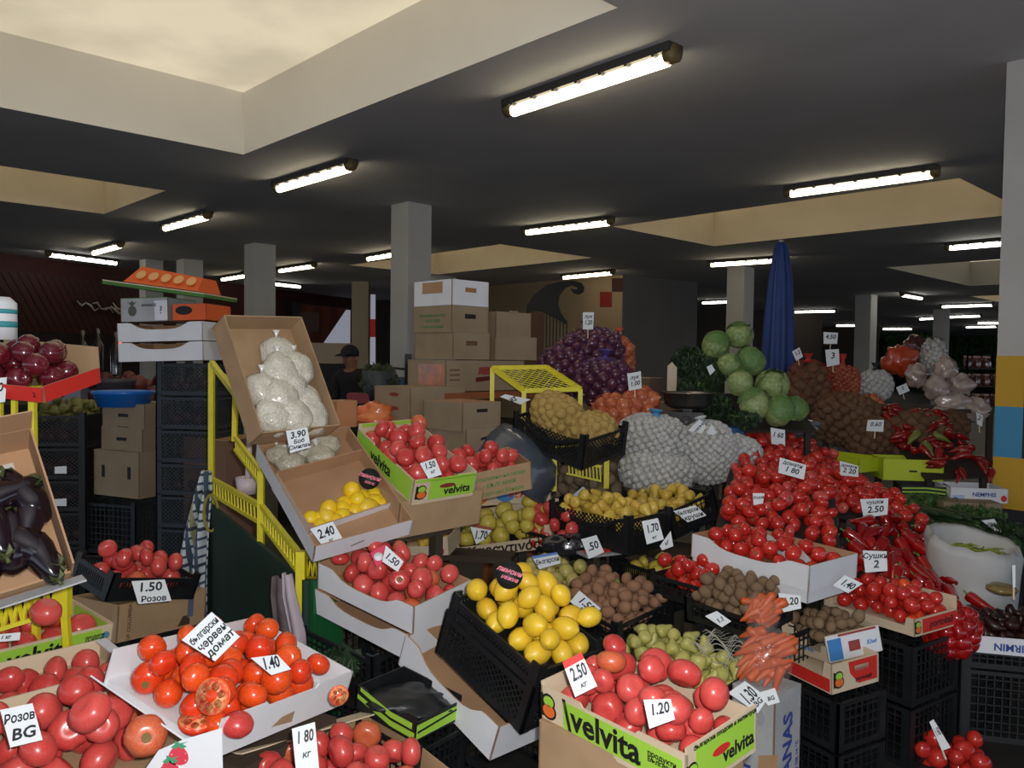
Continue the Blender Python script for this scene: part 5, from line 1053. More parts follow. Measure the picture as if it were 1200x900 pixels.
# white sack of green beans
SACK = M('woven_white_sack', (180, 180, 178), .55, nz=(14, (184, 184, 184), .5), bump=(9, .5))
C = at(1137, 700, 3.75); C.z = .32; o = thing('white_sack', 'white woven sack with rolled rim holding green beans', 'sack', Matrix.Translation(C)); q = MB(); off = Vector((3, 1, 0))
zt = 1.6-(640-431)/F*3.75-.32
prof = [(.17, 0), (.205, .08), (.2, .2), (.205, zt*.7), (.215, zt-.03), (.2, zt+.015), (.175, zt+.0), (.165, zt-.05), (.15, zt-.07), (0, zt-.075)]
q.v = []; n = 40
for r, z in prof:
    for k in range(n):
        a = 2*PI*k/n; p = Vector((math.cos(a), math.sin(a), z*3)); rr = r*.95*(1+.12*noise.noise(p*1.6+off)+.06*noise.noise(p*4+Vector((0, 0, 9*z)))) if r > 0 else 0; q.v.append((rr*math.cos(a), rr*math.sin(a), z+(.035*math.sin(a-.5)+.02*noise.noise(p*3) if zt-.04 < z and r > .16 else 0)))
for i in range(len(prof)-1):
    for k in range(n): q.f.append([i*n+k, i*n+(k+1) % n, (i+1)*n+(k+1) % n, (i+1)*n+k]); q.m.append(0); q.sm.append(True)
q.build('sack_body', [SACK], o)
q = MB(); g = random.Random(3); GB = M('green_bean_skin', (126, 142, 44), .5, c2=(150, 160, 60))
for i in range(60):
    a = g.uniform(0, 6.28); r = .11*math.sqrt(g.random()); c = Vector((r*math.cos(a), r*math.sin(a), zt-.06+.02*g.random())); t = g.uniform(0, 6.28); d = Vector((math.cos(t), math.sin(t), .15))*.045; q.tube([c-d, c+Vector((0, 0, .008)), c+d], [.003, .005, .002], 5)
tag(q.build('green_beans', [GB], o), kind='stuff')
# dates box at the right edge
X = pose(tuple(at(1195, 742, 3.35)-Vector((0, 0, .05))), (0, 0, -14)); w, d, h = .42, .3, .07
o = C_('white box with blue upside-down lettering full of dark dried fruit at the right edge', X, (w, d, h), WHITEB, WHITEB, F='flat', R='flat', floor=.04); print_text(o, 'F', w, d, -.09, .032, .042, 'IRMIN', NAVYP, rot=180); decal(o, 'F', w, d, .07, .035, .06, .04, M('pale_blue_print', (176, 190, 220), .6), 'print', 'disc')
DATE = M('dried_fruit', (58, 26, 24), .35, nz=(14, (36, 16, 16), .6), c2=(44, 20, 18)); DATEM = [lathe_fruit('dried_pepper', [(0, 1.9), (.5, 1.6), (.9, .6), (1, -.4), (.7, -1.4), (0, -1.8)], [DATE], 8, .1, .3, s) for s in (1, 2)]
fruit(DATEM, pack(110, .38, .28, .02, 55, .045, .2, .5), X, 'dried_fruit', 'dark dried fruit', 'in the white box at the right edge', 'dried fruit', 'dried fruit at the right edge', 55)
crumple('jar_lid_tub', at(1174, 690, 3.42), (.06, .06, .025), M('tub_ochre', (120, 104, 60), .4, coat=.5), 'small ochre tub behind the dark dried fruit', 'tub', 5, None, .1)
X = pose(tuple(at(1190, 800, 3.4)-Vector((0, 0, .25))), (0, 0, -14)); crate('dark crate under the white box at the right edge', pose((X.translation.x+.02, X.translation.y+.06, 0), (0, 0, -14)), (.5, .36, .30), 'grid', mat=M('dark_grey_plastic', (40, 42, 44), .5)); crate('upper dark crate under the white box at the right edge', pose((X.translation.x+.02, X.translation.y+.06, .31), (0, 0, -14)), (.5, .36, at(1195, 742, 3.35).z-.05-.33), 'grid', mat=M('dark_grey_plastic', (40, 42, 44), .5))
# tomatoes low down by the aisle
Xl = pose(tuple(at(1120, 915, 3.1)), (4, -4, -30)); crate('low black crate of red tomatoes by the aisle at the bottom right', Xl @ Matrix.Translation((0, 0, -.09)), (.3, .26, .1), 'grid', liner=.08)
fruit(T_RED, pack(34, .28, .24, .036, 56, 0, .14, .7, top=.2), Xl, 'tomato', 'large dark red tomato', 'in the low crate by the aisle', 'tomato', 'dark red tomatoes by the aisle', 56)
# lime boxes, lettered box, sacks of potatoes to the right
def limebox(C, yaw, size, label):
    w, d, h = size; o = C_(label, pose(tuple(C), (0, 0, yaw)), size, LIMEB, LIMEB, F='flat', R='flat'); decal(o, 'F', w, d, w*.0, h*.45, .05, .012, BLACKINK, 'hand_hole', None, .0015); return o
limebox(at(990, 538, 5.5)-Vector((0, 0, .06)), -58, (.42, .3, .09), 'lime cardboard box under the potato sack, left one behind the tomato heap')
limebox(at(1062, 548, 5.35)-Vector((0, 0, .07)), -8, (.38, .26, .14), 'lime cardboard box in front of the potato sacks, with a small slot')
o = C_('black box with lime wavy print below the right lime box', pose(tuple(at(1080, 572, 5.2)-Vector((0, 0, .06))), (0, 0, -15)), (.3, .24, .09), BLACKINK, BLACKINK)
for i in range(3): decal(o, 'F', .3, .24, 0, .022+.024*i, .28, .01, LIMEG, 'wave_print', [(-.5, -.4), (0, .3), (.5, -.6), (.5, .4), (0, 1.3), (-.5, .6)])
o = C_('white box with blue lettering below the mixed peppers by the painted column', pose(tuple(at(1137, 574, 5.1)-Vector((0, 0, .06))), (0, 0, -8)), (.34, .26, .09), WHITEB, WHITEB); print_text(o, 'F', .34, .26, .03, .05, .035, 'NEMPHIS', NAVYP); decal(o, 'F', .34, .26, -.12, .03, .07, .03, M('pale_blue_print', (176, 190, 220), .6)); decal(o, 'F', .34, .26, .145, .03, .035, .04, REDP, 'print', 'disc')
C_('flat brown carton under the white blue lettered box', pose(tuple(at(1130, 588, 4.95)-Vector((0, 0, .05))), (0, 0, -8)), (.34, .24, .06), KRAFT3, KRAFT2, top=KRAFT3)
net_bag('brown net sack of potatoes behind the left lime box', at(993, 492, 5.9), (.24, .2, .2), POTATO_B, .038, NETB, 'net sacks of potatoes on the right', part='potato', tilt=(0, 6, 0), neck=0)
net_bag('brown net sack of potatoes beside the small white card', at(1018, 512, 5.75), (.17, .17, .15), POTATO_B, .038, NETB, 'net sacks of potatoes on the right', part='potato', tilt=(0, -6, 0), neck=0)
net_bag('brown net sack of potatoes behind the right lime box', at(1072, 512, 5.75), (.26, .2, .18), POTATO_B, .044, NETB, 'net sacks of potatoes on the right', part='potato', tilt=(0, 5, 0), neck=0)
net_bag('brown net sack of potatoes at the back right, below the white onion bags', at(1112, 500, 6.1), (.14, .13, .12), POTATO_B, .044, NETB, 'net sacks of potatoes on the right', part='potato', tilt=(0, 0, 0), neck=0)
net_bag('tall orange red net sack right beside the closed blue umbrella', at(946, 462, 6.4), (.16, .15, .27), POTATO_B, .045, NETR, 'tall net sacks of the right stall', part='potato', sq=3.2)
NUT = lathe_fruit('nut', ell(.95, 1.1, 7), [M('nut_red_brown', (150, 74, 50), .5, c2=(176, 96, 70))], 10, 0, .1, 1)
net_bag('red net sack of small round nuts below the white cards', at(987, 449, 6.5), (.125, .12, .14), [NUT], .02, NETR, 'tall net sacks of the right stall', part='nut', sq=3.2, neck=.1)
net_bag('net bag of garlic with a dark neck on the right stall', at(1025, 452, 6.5), (.14, .12, .13), GARLIC, .026, NETS, 'net bags of garlic on the right stall', part='garlic_bulb', neckm=M('dark_bag', (44, 56, 60), .4))
net_bag('small net bag of golden onions below the garlic of the right stall', at(1020, 474, 6.3), (.08, .08, .08), ONION_O, .04, NETR, 'net bags of onions on the right stall', part='onion', neck=0)
ORF = M('orange_snack_film', (190, 62, 34), .2, coat=1, nz=(9, (220, 120, 80), .5))
crumple('orange_net_pack', at(1055, 422, 6.9), (.15, .1, .13), ORF, 'glossy orange red pack on top of the right stall', 'pack', 7); crumple('dark_net_pack', at(1072, 408, 7.1), (.1, .1, .12), M('dark_wine_pack', (84, 40, 44), .3, coat=.6), 'dark wine coloured pack behind the orange red pack', 'pack', 8)
net_bag('tall net of striped white and black pods at the back of the right stall', at(1094, 418, 6.9), (.1, .1, .17), GARLIC, .028, M('black_net', (30, 30, 34), .5), 'net bags of garlic on the right stall', part='garlic_bulb', neck=0)
CLEARB = M('clear_bag_cream', (196, 178, 168), .2, coat=1, nz=(8, (160, 130, 126), .6), bump=(18, .8))
for i, (px, py, Y, s, lab) in enumerate(((1108, 432, 6.6, (.09, .08, .1), 'cream plastic bag, topmost of the pale bags by the far column'), (1098, 455, 6.5, (.1, .1, .1), 'cream plastic bag at the left of the pale bags'), (1125, 452, 6.5, (.1, .1, .09), 'cream plastic bag at the right of the pale bags'), (1118, 474, 6.4, (.14, .12, .1), 'cream plastic bag in the bottom row, middle of the pale bags'), (1143, 480, 6.35, (.1, .1, .1), 'cream plastic bag in the bottom row, right end of the pale bags'), (1100, 488, 6.3, (.1, .1, .08), 'cream plastic bag in the bottom row, left end of the pale bags'), (1074, 440, 6.7, (.09, .09, .1), 'cream plastic bag below the orange red pack'))):
    crumple('cream_bag', at(px, py, Y), s, CLEARB, lab, 'plastic bag', i+11, 'cream plastic bags on the right stall')
# mixed peppers by the column
PEPO = M('mixed_pepper_skin', (150, 26, 22), .25, c2=(120, 16, 18), coat=.4); PEPG = M('green_pepper_skin', (120, 124, 54), .3, c2=(96, 104, 44), coat=.4); PO = [pepper(s, PEPO) for s in (1, 2)]; PG = [pepper(2, PEPG)]
Xm, mw, md = frame(at(1085, 560, 5.15), at(1164, 557, 5.15), at(1085, 485, 5.9)); board('sloping board under the mixed peppers by the painted column', Xm, mw, md)
g = random.Random(15); mp = []
for i in range(96):
    u = g.uniform(-mw/2, mw/2); v = g.uniform(-md/2, md/2); r = .026*g.uniform(.8, 1.2); P = Xm @ Vector((u, v, r+.03*(i % 3))); e = Xm.to_quaternion() @ Euler((0, 0, g.uniform(0, 6.28))).to_quaternion() @ Euler((0, RAD(90), 0)).to_quaternion()
    gr = (abs(u) < .16 and -.2 < v < .1 and g.random() < .4); o = link('pepper', g.choice(PG if gr else PO)); o.matrix_world = Matrix.LocRotScale(P, e, Vector((r, r, r*.8))); tag(o, 'green pepper among the mixed peppers by the painted column' if gr else 'red pepper in the mixed heap by the painted column', 'pepper', 'green peppers in the mixed heap' if gr else 'red peppers in the mixed heap')
# jars
o = thing('jar_rack', 'dark wire rack holding rows of jars beside the painted column', 'rack', Matrix.Translation(at(1152, 460, 7.2))); q = MB(); B0 = at(1152, 465, 7.2).z
for z in (-.12, .06, .22):
    q.box((-.2, -.08, z-.008), (.24, .1, z))
    for x in (-.2, .24): q.box((x-.006, -.09, -.15), (x+.006, -.08, .4))
q.build('frame', [M('rack_black', (30, 26, 26), .5)], o)
JARG = M('jar_contents', (96, 44, 40), .15, c2=(70, 36, 34), coat=1); JLID = M('jar_lid', (190, 150, 140), .3, metal=.4)
jq = MB(); jq.lathe([(0, 0), (.034, 0), (.036, .01), (.036, .08), (.03, .095)], 14); JM = jq.mesh('jar', [JARG]); jq = MB(); jq.lathe([(.032, .094), (.032, .11), (0, .112)], 14); JL = jq.mesh('lid', [JLID])
for k, z in enumerate((-.12, .06, .22)):
    for i in range(5):
        if k == 2 and i > 2: continue
        j = link('jar', JM); j.matrix_world = Matrix.Translation(at(1152, 460, 7.2)+Vector((-.16+.085*i, -.02, z))); tag(j, f'jar with a pale lid on the {("lowest", "middle", "top")[k]} shelf of the wire rack', 'jar', f'jars on the {("lowest", "middle", "top")[k]} rack shelf'); link('lid', JL, j)
# blue umbrella
UMB = M('umbrella_blue', (34, 64, 128), .55, nz=(6, (26, 48, 100), .6)); UP = at(911, 460, 6.9); o = thing('closed_umbrella', 'tall closed blue market umbrella standing between the cabbages and the red net sacks', 'umbrella', Matrix.Translation((UP.x, UP.y, 0)))
q = MB(); prof = [(.03, 2.6), (.055, 2.55), (.09, 2.3), (.115, 1.9), (.125, 1.6), (.12, 1.35), (.1, 1.18), (.07, 1.12)]; zt = at(911, 284, 6.9).z; k_ = zt-2.6; n = 40
for r, z in prof:
    for k in range(n): a = 2*PI*k/n; rr = r*(1+.16*math.cos(8*a)+.05*math.sin(3*a+z*3)); q.v.append((rr*math.cos(a), rr*math.sin(a), z+k_))
for i in range(len(prof)-1):
    for k in range(n): q.f.append([i*n+k, (i+1)*n+k, (i+1)*n+(k+1) % n, i*n+(k+1) % n]); q.m.append(0); q.sm.append(True)
q.build('folded_canopy', [UMB], o); q = MB(); q.tube([(0, 0, .02), (0, 0, zt+.02)], .022, 10); q.build('pole', [M('umbrella_pole', (180, 176, 166), .4)], o); q = MB(); q.lathe([(.22, 0), (.2, .06), (.04, .1)], 20); q.build('base', [GREYP], o)
# cabbages
CB = [(866, 393, 5.55, .092, 'topmost cabbage of the cabbage pile'), (838, 405, 5.5, .098, 'cabbage at the upper left of the pile, above the parsley'), (878, 424, 5.45, .1, 'cabbage in the second row of the pile, under the topmost one'), (855, 428, 5.3, .075, 'small cabbage squeezed beside the parsley'), (868, 448, 5.25, .09, 'pale cabbage at the left of the middle row'), (905, 452, 5.2, .102, 'cabbage with loose outer leaves at the right of the middle row'), (884, 474, 5.05, .1, 'palest cabbage at the front of the pile'), (912, 482, 5.05, .1, 'dark green cabbage at the front right of the pile'), (930, 480, 5.2, .085, 'cabbage at the right end of the pile, seen edge on'), (842, 420, 5.6, .08, 'cabbage behind the parsley in the pile')]
for i, (px, py, Y, r, lab) in enumerate(CB):
    bm_, lv = CABBAGES[i % 2]; P = at(px, py, Y); o = thing('cabbage', lab, 'cabbage', Matrix.LocRotScale(P, Euler((RAD(70+40*math.sin(i*2.1)), RAD(30*math.cos(i*1.3)), i*1.1)).to_quaternion(), Vector((r, r, r))), 'piled green cabbages'); link('head', bm_, o)
    for l in lv[:2+(i % 3 == 2)]: link('outer_leaf', l, o)
Xk = frame(at(850, 500, 5.0), at(945, 500, 5.0), at(850, 455, 5.6))[0]; board('sloping board under the cabbages', Xk @ Matrix.Translation((0, 0, -.03)), .66, .6)
# parsley and dill
for i, (px, py, Y, s, n, lab) in enumerate(((808, 425, 5.5, (.13, .1, .11), 900, 'tall bunch of dark parsley left of the cabbages'), (830, 440, 5.4, (.12, .1, .13), 900, 'bunch of parsley beside the upper cabbages'), (812, 458, 5.35, (.1, .1, .1), 700, 'bunch of parsley behind the scale pan'), (840, 478, 5.2, (.11, .1, .1), 800, 'bunch of dark herbs between the scale and the front cabbages'), (872, 492, 4.95, (.1, .08, .05), 500, 'flattened dark greens under the front cabbage'))):
    herbs('parsley_bunch', at(px, py, Y), s, n, GRND, lab, i+80, .02, 'bunches of parsley')
crumple('blue_plastic_bag', at(855, 508, 4.95), (.1, .07, .05), M('blue_film', (40, 84, 124), .25, coat=.7, bump=(18, .8)), 'crumpled blue plastic bag below the herbs', 'plastic bag', 21)
crumple('clear_plastic_bag', at(935, 500, 5.4), (.14, .09, .06), M('grey_film', (110, 116, 122), .15, coat=1, bump=(16, .9)), 'crumpled clear grey plastic bag right of the cabbages', 'plastic bag', 22)
# scale
crate('dark crate under the scale', pose((at(806, 492, 5.1).x, 5.12, .72), (0, 0, -12)), (.3, .2, at(806, 492, 5.05).z-.08-.725), 'grid', plain=True, post=0)
SX = Matrix.Translation(at(806, 492, 5.05)); o = thing('kitchen_scale', 'shop scale with a round steel pan beside the parsley', 'scale', SX @ Matrix.Rotation(RAD(-20), 4, 'Z')); STEEL = M('steel_pan', (150, 146, 142), .25, metal=.9); SD = M('scale_dark', (38, 36, 38), .4)
q = MB(); q.lathe([(0, .075), (.1, .075), (.145, .1), (.162, .17), (.17, .172), (.17, .178), (.158, .176), (.14, .108), (.1, .085), (0, .085)], 40); q.build('pan', [STEEL], o); q = MB(); q.box((-.11, -.11, -.08), (.11, .11, .055)); q.box((-.03, -.03, .055), (.03, .03, .08)); q.build('body', [SD], o); q = MB(); q.tube([(0, -.112, -.01), (0, -.116, -.01)], .045, 20); q.build('dial', [M('dial_grey', (70, 70, 72), .4)], o)
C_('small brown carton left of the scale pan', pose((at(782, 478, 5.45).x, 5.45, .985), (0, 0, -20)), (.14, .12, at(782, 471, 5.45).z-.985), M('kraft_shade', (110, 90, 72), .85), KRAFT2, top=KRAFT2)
q = MB(); q.prism([(-.03, -.49), (.03, -.49), (.035, .1), (.0, .14), (-.03, .11)], .006, Matrix.Translation(at(787, 448, 5.45))); tag(q.build('cardboard_slip', [PALEB]), 'upright pale cardboard slip at the left of the parsley', 'cardboard')
# ================================================================== BACKGROUND STACKS
G_B = 'brown cartons of the tall stack'
sd_, sX = PX('stack'); n = Vector((-.393, 5.043, 0))
def stk(dx, dy, z, size, yaw, label, out, **k): return C_(label, pose((n.x+dx, n.y+dy, z), (0, 0, yaw)), size, out, KRAFT2, **k)
o = stk(0, 0, 1.915, (.38, .3, .155), -46, 'white cardboard box, topmost of the tall stack in front of the column', WHITEB, F='flat', R='hole'); decal(o, 'F', .38, .3, .0, .11, .2, .07, KRAFT2, 'open_hole')
o = stk(0, 0, 1.75, (.38, .3, .16), -46, 'brown carton with green lettering under the topmost white box', KRAFT3, R='hole', top=KRAFT3); decal(o, 'R', .38, .3, 0, .10, .08, .02, BLACKINK, 'hand_hole')
for i, s in enumerate(('Продадено на пазар', '• БЪЛГАРИЯ', 'с. Куртово Конаре')): print_text(o, 'F', .38, .3, 0, .105-.035*i, .026, s, GREENP, False)
o = stk(.01, .0, 1.585, (.38, .3, .16), -46, 'plain brown carton third from the top of the tall stack', KRAFT3, R='hole', top=KRAFT3)
o = stk(.10, .09, 1.39, (.38, .66, .185), -46, 'long brown carton with a mesh window and red print at the stack bottom', KRAFT3, top=KRAFT3); decal(o, 'F', .38, .66, .05, .1, .26, .13, M('mesh_window', (150, 108, 88), .3, nz=(12, (214, 120, 70), .8), coat=.6), 'mesh_window'); decal(o, 'R', .38, .66, .0, .125, .14, .05, M('dull_red_print', (150, 60, 60), .6), 'print', [(-.5, -.5), (-.3, -.35), (-.25, -.5), (.5, -.4), (.48, .5), (-.46, .45)]); decal(o, 'R', .38, .66, -.02, .075, .14, .04, M('dark_red_print', (90, 20, 20), .6), 'print', [(-.5, -.5), (.5, -.2), (.5, .5), (-.5, .2)])
for i in range(3): decal(o, 'R', .38, .66, -.26, .07+.03*i, .08, .01, M('brown_print', (110, 80, 60), .7))
o = stk(.29, .27, 1.73, (.34, .3, .16), -50, 'brown carton at upper right, behind the tall stack', KRAFT3, R='tab', top=KRAFT3)
o = stk(.33, .27, 1.585, (.3, .34, .145), -54, 'tilted brown carton at lower right of the tall stack', KRAFT3, top=KRAFT3)
WOODO = M('orange_wood', (150, 86, 52), .7, nz=(6, (120, 66, 42), .6)); o = thing('wooden_trolley', 'orange brown wooden trolley carrying the tall carton stack', 'trolley', Matrix.Translation((n.x+.12, n.y+.1, 0)) @ Matrix.Rotation(RAD(-46), 4, 'Z'))
q = MB(); q.box((-.26, -.42, 1.345), (.26, .42, 1.385)); q.build('platform', [WOODO], o)
for sx in (-.22, .22):
    for sy in (-.38, .38): q = MB(); q.box((sx-.025, sy-.025, 0), (sx+.025, sy+.025, 1.345)); q.build('leg', [WOODO], o)
q = MB(); q.bar((-.24, -.4, .9), (.24, -.4, 1.2), .02); q.bar((.24, -.38, .9), (.24, .38, 1.25), .02); q.build('brace', [WOODO], o)
# lower cartons in front
def pc_(px, py, Y, size, yaw, label, out=None, **k):
    P = at(px, py, Y); return C_(label, pose((P.x, P.y, P.z), (0, 0, yaw)), size, out or KRAFT3, KRAFT2, **k)
o = pc_(492, 500, 4.75, (.34, .42, .24), -44, 'brown carton with two red handle holes left of the trolley', top=KRAFT3)
for v in (.2, .12): decal(o, 'F', .34, .42, .02, v, .09, .022, M('hand_hole_red', (130, 50, 40), .7), 'hand_hole', 'disc', .0015)
o = pc_(541, 502, 4.45, (.34, .28, .155), -46, 'brown carton with a black handle slot, above another one'); decal(o, 'R', .34, .28, .0, .11, .08, .018, BLACKINK, 'hand_hole', None, .0015)
o = pc_(545, 531, 4.45, (.34, .28, .15), -46, 'brown carton with a torn handle slot, under its twin', top=KRAFT3); decal(o, 'R', .34, .28, .0, .1, .08, .025, BLACKINK, 'hand_hole', [(-.5, -.5), (.5, -.1), (.45, .5), (-.4, .1)], .0015)
crumple('orange_net_bag', at(437, 488, 4.6), (.13, .1, .08), M('orange_plastic', (206, 92, 40), .35, coat=.5, nz=(8, (226, 140, 80), .7)), 'crumpled orange plastic bag behind the lime printed box', 'plastic bag', 31)
C_('brown carton flap standing right behind the tilted bean box', pose(tuple(at(398, 500, 3.6)), (0, 0, -40)), (.1, .12, .12), M('kraft_orange', (170, 116, 78), .8), KRAFT2)
# bucket with wrapped flowers, post and barrier, person
q = MB(); q.lathe([(0, 0), (.12, 0), (.16, .3), (.15, .3), (.115, .02), (0, .02)], 24); tag(q.build('grey_bucket', [GREYP], None, Matrix.Translation(at(444, 472, 7.4))), 'grey bucket of leafy stems beside the seated person', 'bucket'); herbs('leafy_bundle', at(444, 446, 7.4), (.18, .14, .15), 500, M('dull_green', (70, 78, 60), .7), 'dull leafy bundle standing in the grey bucket', 91, .04)
q = MB(); q.box((-.03, -.03, -.6), (.03, .03, .32), 0, Matrix.Translation(at(478, 452, 8))); q.tube([at(430, 428, 8.6), at(478, 433, 8)], .012, 6); tag(q.build('barrier_post', [BLACKP]), 'black barrier post with a rail in front of the middle column', 'post')
q = MB(); q.box((-.3, -.1, -.5), (.3, .1, .09), 0, Matrix.Translation(at(466, 452, 8.3))); tag(q.build('blue_crate', [M('dull_blue', (50, 84, 110), .6)]), 'dull blue crate at the foot of the middle column', 'crate')
def skin_body(name, verts, edges, m, parent, sub=2):
    me = bpy.data.meshes.new(name); me.from_pydata([v[0] for v in verts], edges, []); me.materials.append(m); o = link(name, me, parent)
    md = o.modifiers.new('skin', 'SKIN'); md.use_smooth_shade = True
    for i, v in enumerate(verts): me.skin_vertices[0].data[i].radius = (v[1], v[2] if len(v) > 2 else v[1]); me.skin_vertices[0].data[i].use_root = (i == 0)
    s = o.modifiers.new('sub', 'SUBSURF'); s.levels = sub; s.render_levels = sub; return o
pp = at(419, 470, 8.8); HB = Matrix.Translation((pp.x, pp.y, 0)) @ Matrix.Rotation(RAD(150), 4, 'Z'); po = thing('person', 'person in a dark jacket and black cap bending over the leafy bucket', 'person', HB)
SKIN = M('skin_tone', (150, 104, 84), .55); JK = M('dark_jacket', (26, 24, 26), .85); CAP = M('black_cap', (18, 18, 20), .8); TR_ = M('dark_trousers', (30, 30, 36), .85)
V_ = [((0, 0, .92), .15, .12), ((0, .02, 1.1), .16, .12), ((0, .05, 1.28), .18, .12), ((0, .08, 1.38), .13, .1), ((0, .1, 1.45), .055), ((0, .12, 1.55), .085, .095), ((0, .13, 1.63), .075, .085),
 ((-.19, .08, 1.36), .065), ((-.24, .12, 1.1), .05), ((-.16, .36, 1.02), .04), ((-.12, .46, 1.02), .032), ((.19, .08, 1.36), .065), ((.24, .12, 1.1), .05), ((.16, .36, 1.02), .04), ((.12, .46, 1.02), .032),
 ((-.1, 0, .82), .1), ((-.11, .02, .48), .065), ((-.11, 0, .1), .05), ((-.11, .12, .05), .045), ((.1, 0, .82), .1), ((.11, .02, .48), .065), ((.11, 0, .1), .05), ((.11, .12, .05), .045)]
E_ = [(0, 1), (1, 2), (2, 3), (3, 4), (4, 5), (5, 6), (3, 7), (7, 8), (8, 9), (9, 10), (3, 11), (11, 12), (12, 13), (13, 14), (0, 15), (15, 16), (16, 17), (17, 18), (0, 19), (19, 20), (20, 21), (21, 22)]
hb = len(V_)
for sx, iw in ((-1, 10), (1, 14)):
    bx = V_[iw][0]
    for k in range(5):
        a = (-.03+.018*k) if k < 4 else -.045*sx; i0 = len(V_); L_ = (.07, .085, .08, .065, .05)[k]
        V_ += [((bx[0]+a, bx[1]+.03, bx[2]-.01), .011), ((bx[0]+a*1.2, bx[1]+.03+L_*.6, bx[2]-.02), .009), ((bx[0]+a*1.2, bx[1]+.02+L_, bx[2]-.045), .008)]; E_ += [(iw, i0), (i0, i0+1), (i0+1, i0+2)]
skin_body('body', V_, E_, SKIN, po)
skin_body('jacket', [((0, 0, .8), .19, .16), ((0, .01, .95), .18, .15), ((0, .03, 1.12), .185, .145), ((0, .06, 1.3), .2, .14), ((0, .09, 1.4), .13, .11), ((-.2, .08, 1.35), .085), ((-.25, .12, 1.1), .068), ((-.17, .34, 1.03), .055), ((.2, .08, 1.35), .085), ((.25, .12, 1.1), .068), ((.17, .34, 1.03), .055)], [(0, 1), (1, 2), (2, 3), (3, 4), (4, 5), (5, 6), (6, 7), (4, 8), (8, 9), (9, 10)], JK, po)
skin_body('trousers', [((0, 0, .86), .17, .14), ((-.1, 0, .76), .115), ((-.11, .02, .48), .082), ((-.11, 0, .12), .07), ((.1, 0, .76), .115), ((.11, .02, .48), .082), ((.11, 0, .12), .07)], [(0, 1), (1, 2), (2, 3), (0, 4), (4, 5), (5, 6)], TR_, po)
q = MB(); hc = Vector((0, .13, 1.62)); q.blob(lambda t, p: hc+Vector((.098*math.sin(t)*math.cos(p), .108*math.sin(t)*math.sin(p), .1*math.cos(t) if t < PI*.55 else -.03)), 20, 12); q.add([hc+Vector(v) for v in ((-.07, .09, 0), (.07, .09, 0), (.06, .17, -.02), (-.06, .17, -.02), (-.07, .09, -.012), (.07, .09, -.012), (.06, .17, -.03), (-.06, .17, -.03))], [(0, 1, 2, 3), (7, 6, 5, 4), (0, 3, 7, 4), (1, 5, 6, 2), (2, 6, 7, 3)]); q.build('cap', [CAP], po)
q = MB(); fc = Vector((0, .215, 1.555)); q.blob(lambda t, p: fc+Vector((.014*math.sin(t)*math.cos(p), .016*math.sin(t)*math.sin(p), .022*math.cos(t))), 8, 6)
for sx in (-.03, .03): q.blob(lambda t, p: Vector((sx, .2, 1.585))+.009*Vector((math.sin(t)*math.cos(p), math.sin(t)*math.sin(p), math.cos(t))), 8, 6, 1)
for sx in (-.09, .09): q.blob(lambda t, p: Vector((sx, .12, 1.56))+Vector((.012*math.sin(t)*math.cos(p), .02*math.sin(t)*math.sin(p), .032*math.cos(t))), 8, 6)
q.tube([(-.025, .208, 1.515), (0, .214, 1.512), (.025, .208, 1.515)], .006, 6, 2); q.build('face', [SKIN, CAP, M('lips', (130, 70, 64), .5)], po)
q = MB(); q.box((-.12, -.1, 0), (.12, .1, .09), 0, Matrix.Translation(at(424, 472, 7.4))); tag(q.build('pink_carton', [M('pink_board', (140, 56, 66), .7)]), 'dull pink carton in front of the person', 'box')
C_('dark market table behind the tilted bean box', pose((-1.5, 7.55, 0), (0, 0, -10)), (1.3, .5, at(410, 472, 7.4).z-.004), M('table_dark', (34, 34, 34), .8), M('table_dark', (34, 34, 34), .8), top=M('table_dark', (34, 34, 34), .8), name='market_table', cat='table')
# ---- left background stacks
DK = M('near_black_plastic', (22, 22, 24), .5); CHEST = [lathe_fruit('beet', ell(1, 1, 7), [M('beet_skin', (84, 46, 46), .6, c2=(60, 34, 34))], 10, 0, .15, s) for s in (1, 2)]
def crates_col(px, ys, Y, size, yaw, lab, mat, group, fill=True, seed=0, style='diamond'):
    P0 = at(px, ys[0], Y)
    for i in range(len(ys)-1):
        zt, zb = at(px, ys[i], Y).z, at(px, ys[i+1], Y).z; w, d = size; pos = ('topmost', 'second from the top', 'third from the top', 'fourth from the top', 'fifth from the top', 'sixth from the top')[i]
        Xc = pose((P0.x, P0.y, max(0, zb)), (0, 0, yaw)); crate(f'{lab}, {pos}', Xc, (w, d, zt-max(0, zb)-.012), style, mat, group, liner=.02)
        if fill and i < 4: fruit(CHEST, pack(26, w-.04, d-.04, .035, seed+i, .02, .1, .1, cand=12, top=.1), Xc, 'beet', 'dark beet', f'in the {pos} crate, {group}', 'beet', f'dark beets, {pos} crate of the {group}', i, extremes=False)
crates_col(78, (482, 519, 556, 592, 630, 668, 712), 5.0, (.36, .4), 8, 'black crate of dark roots in the far left stack', DK, 'left stack of black crates', seed=200)
crates_col(148, (583, 642, 712), 5.0, (.42, .34), -14, 'black crate under the brown cartons beside the left stack', M('dark_blue_grey_plastic', (34, 40, 46), .5), 'crates under the blue basin stack', fill=False, style='grid')
crates_col(235, (424, 462, 500, 538, 575, 612, 690), 4.78, (.36, .34), -8, 'grey black crate in the stack under the white boxes', M('slate_plastic', (46, 52, 58), .5), 'right stack of dark crates', seed=300, style='diamond')
g2 = [(150, 582, .385, .34, .275, 'large brown carton with two upright handle slots below the smaller ones'), (153, 531, .35, .3, .152, 'brown carton in the middle of the stack under the blue basin'), (155, 503, .36, .3, .15, 'brown carton directly under the blue basin')]
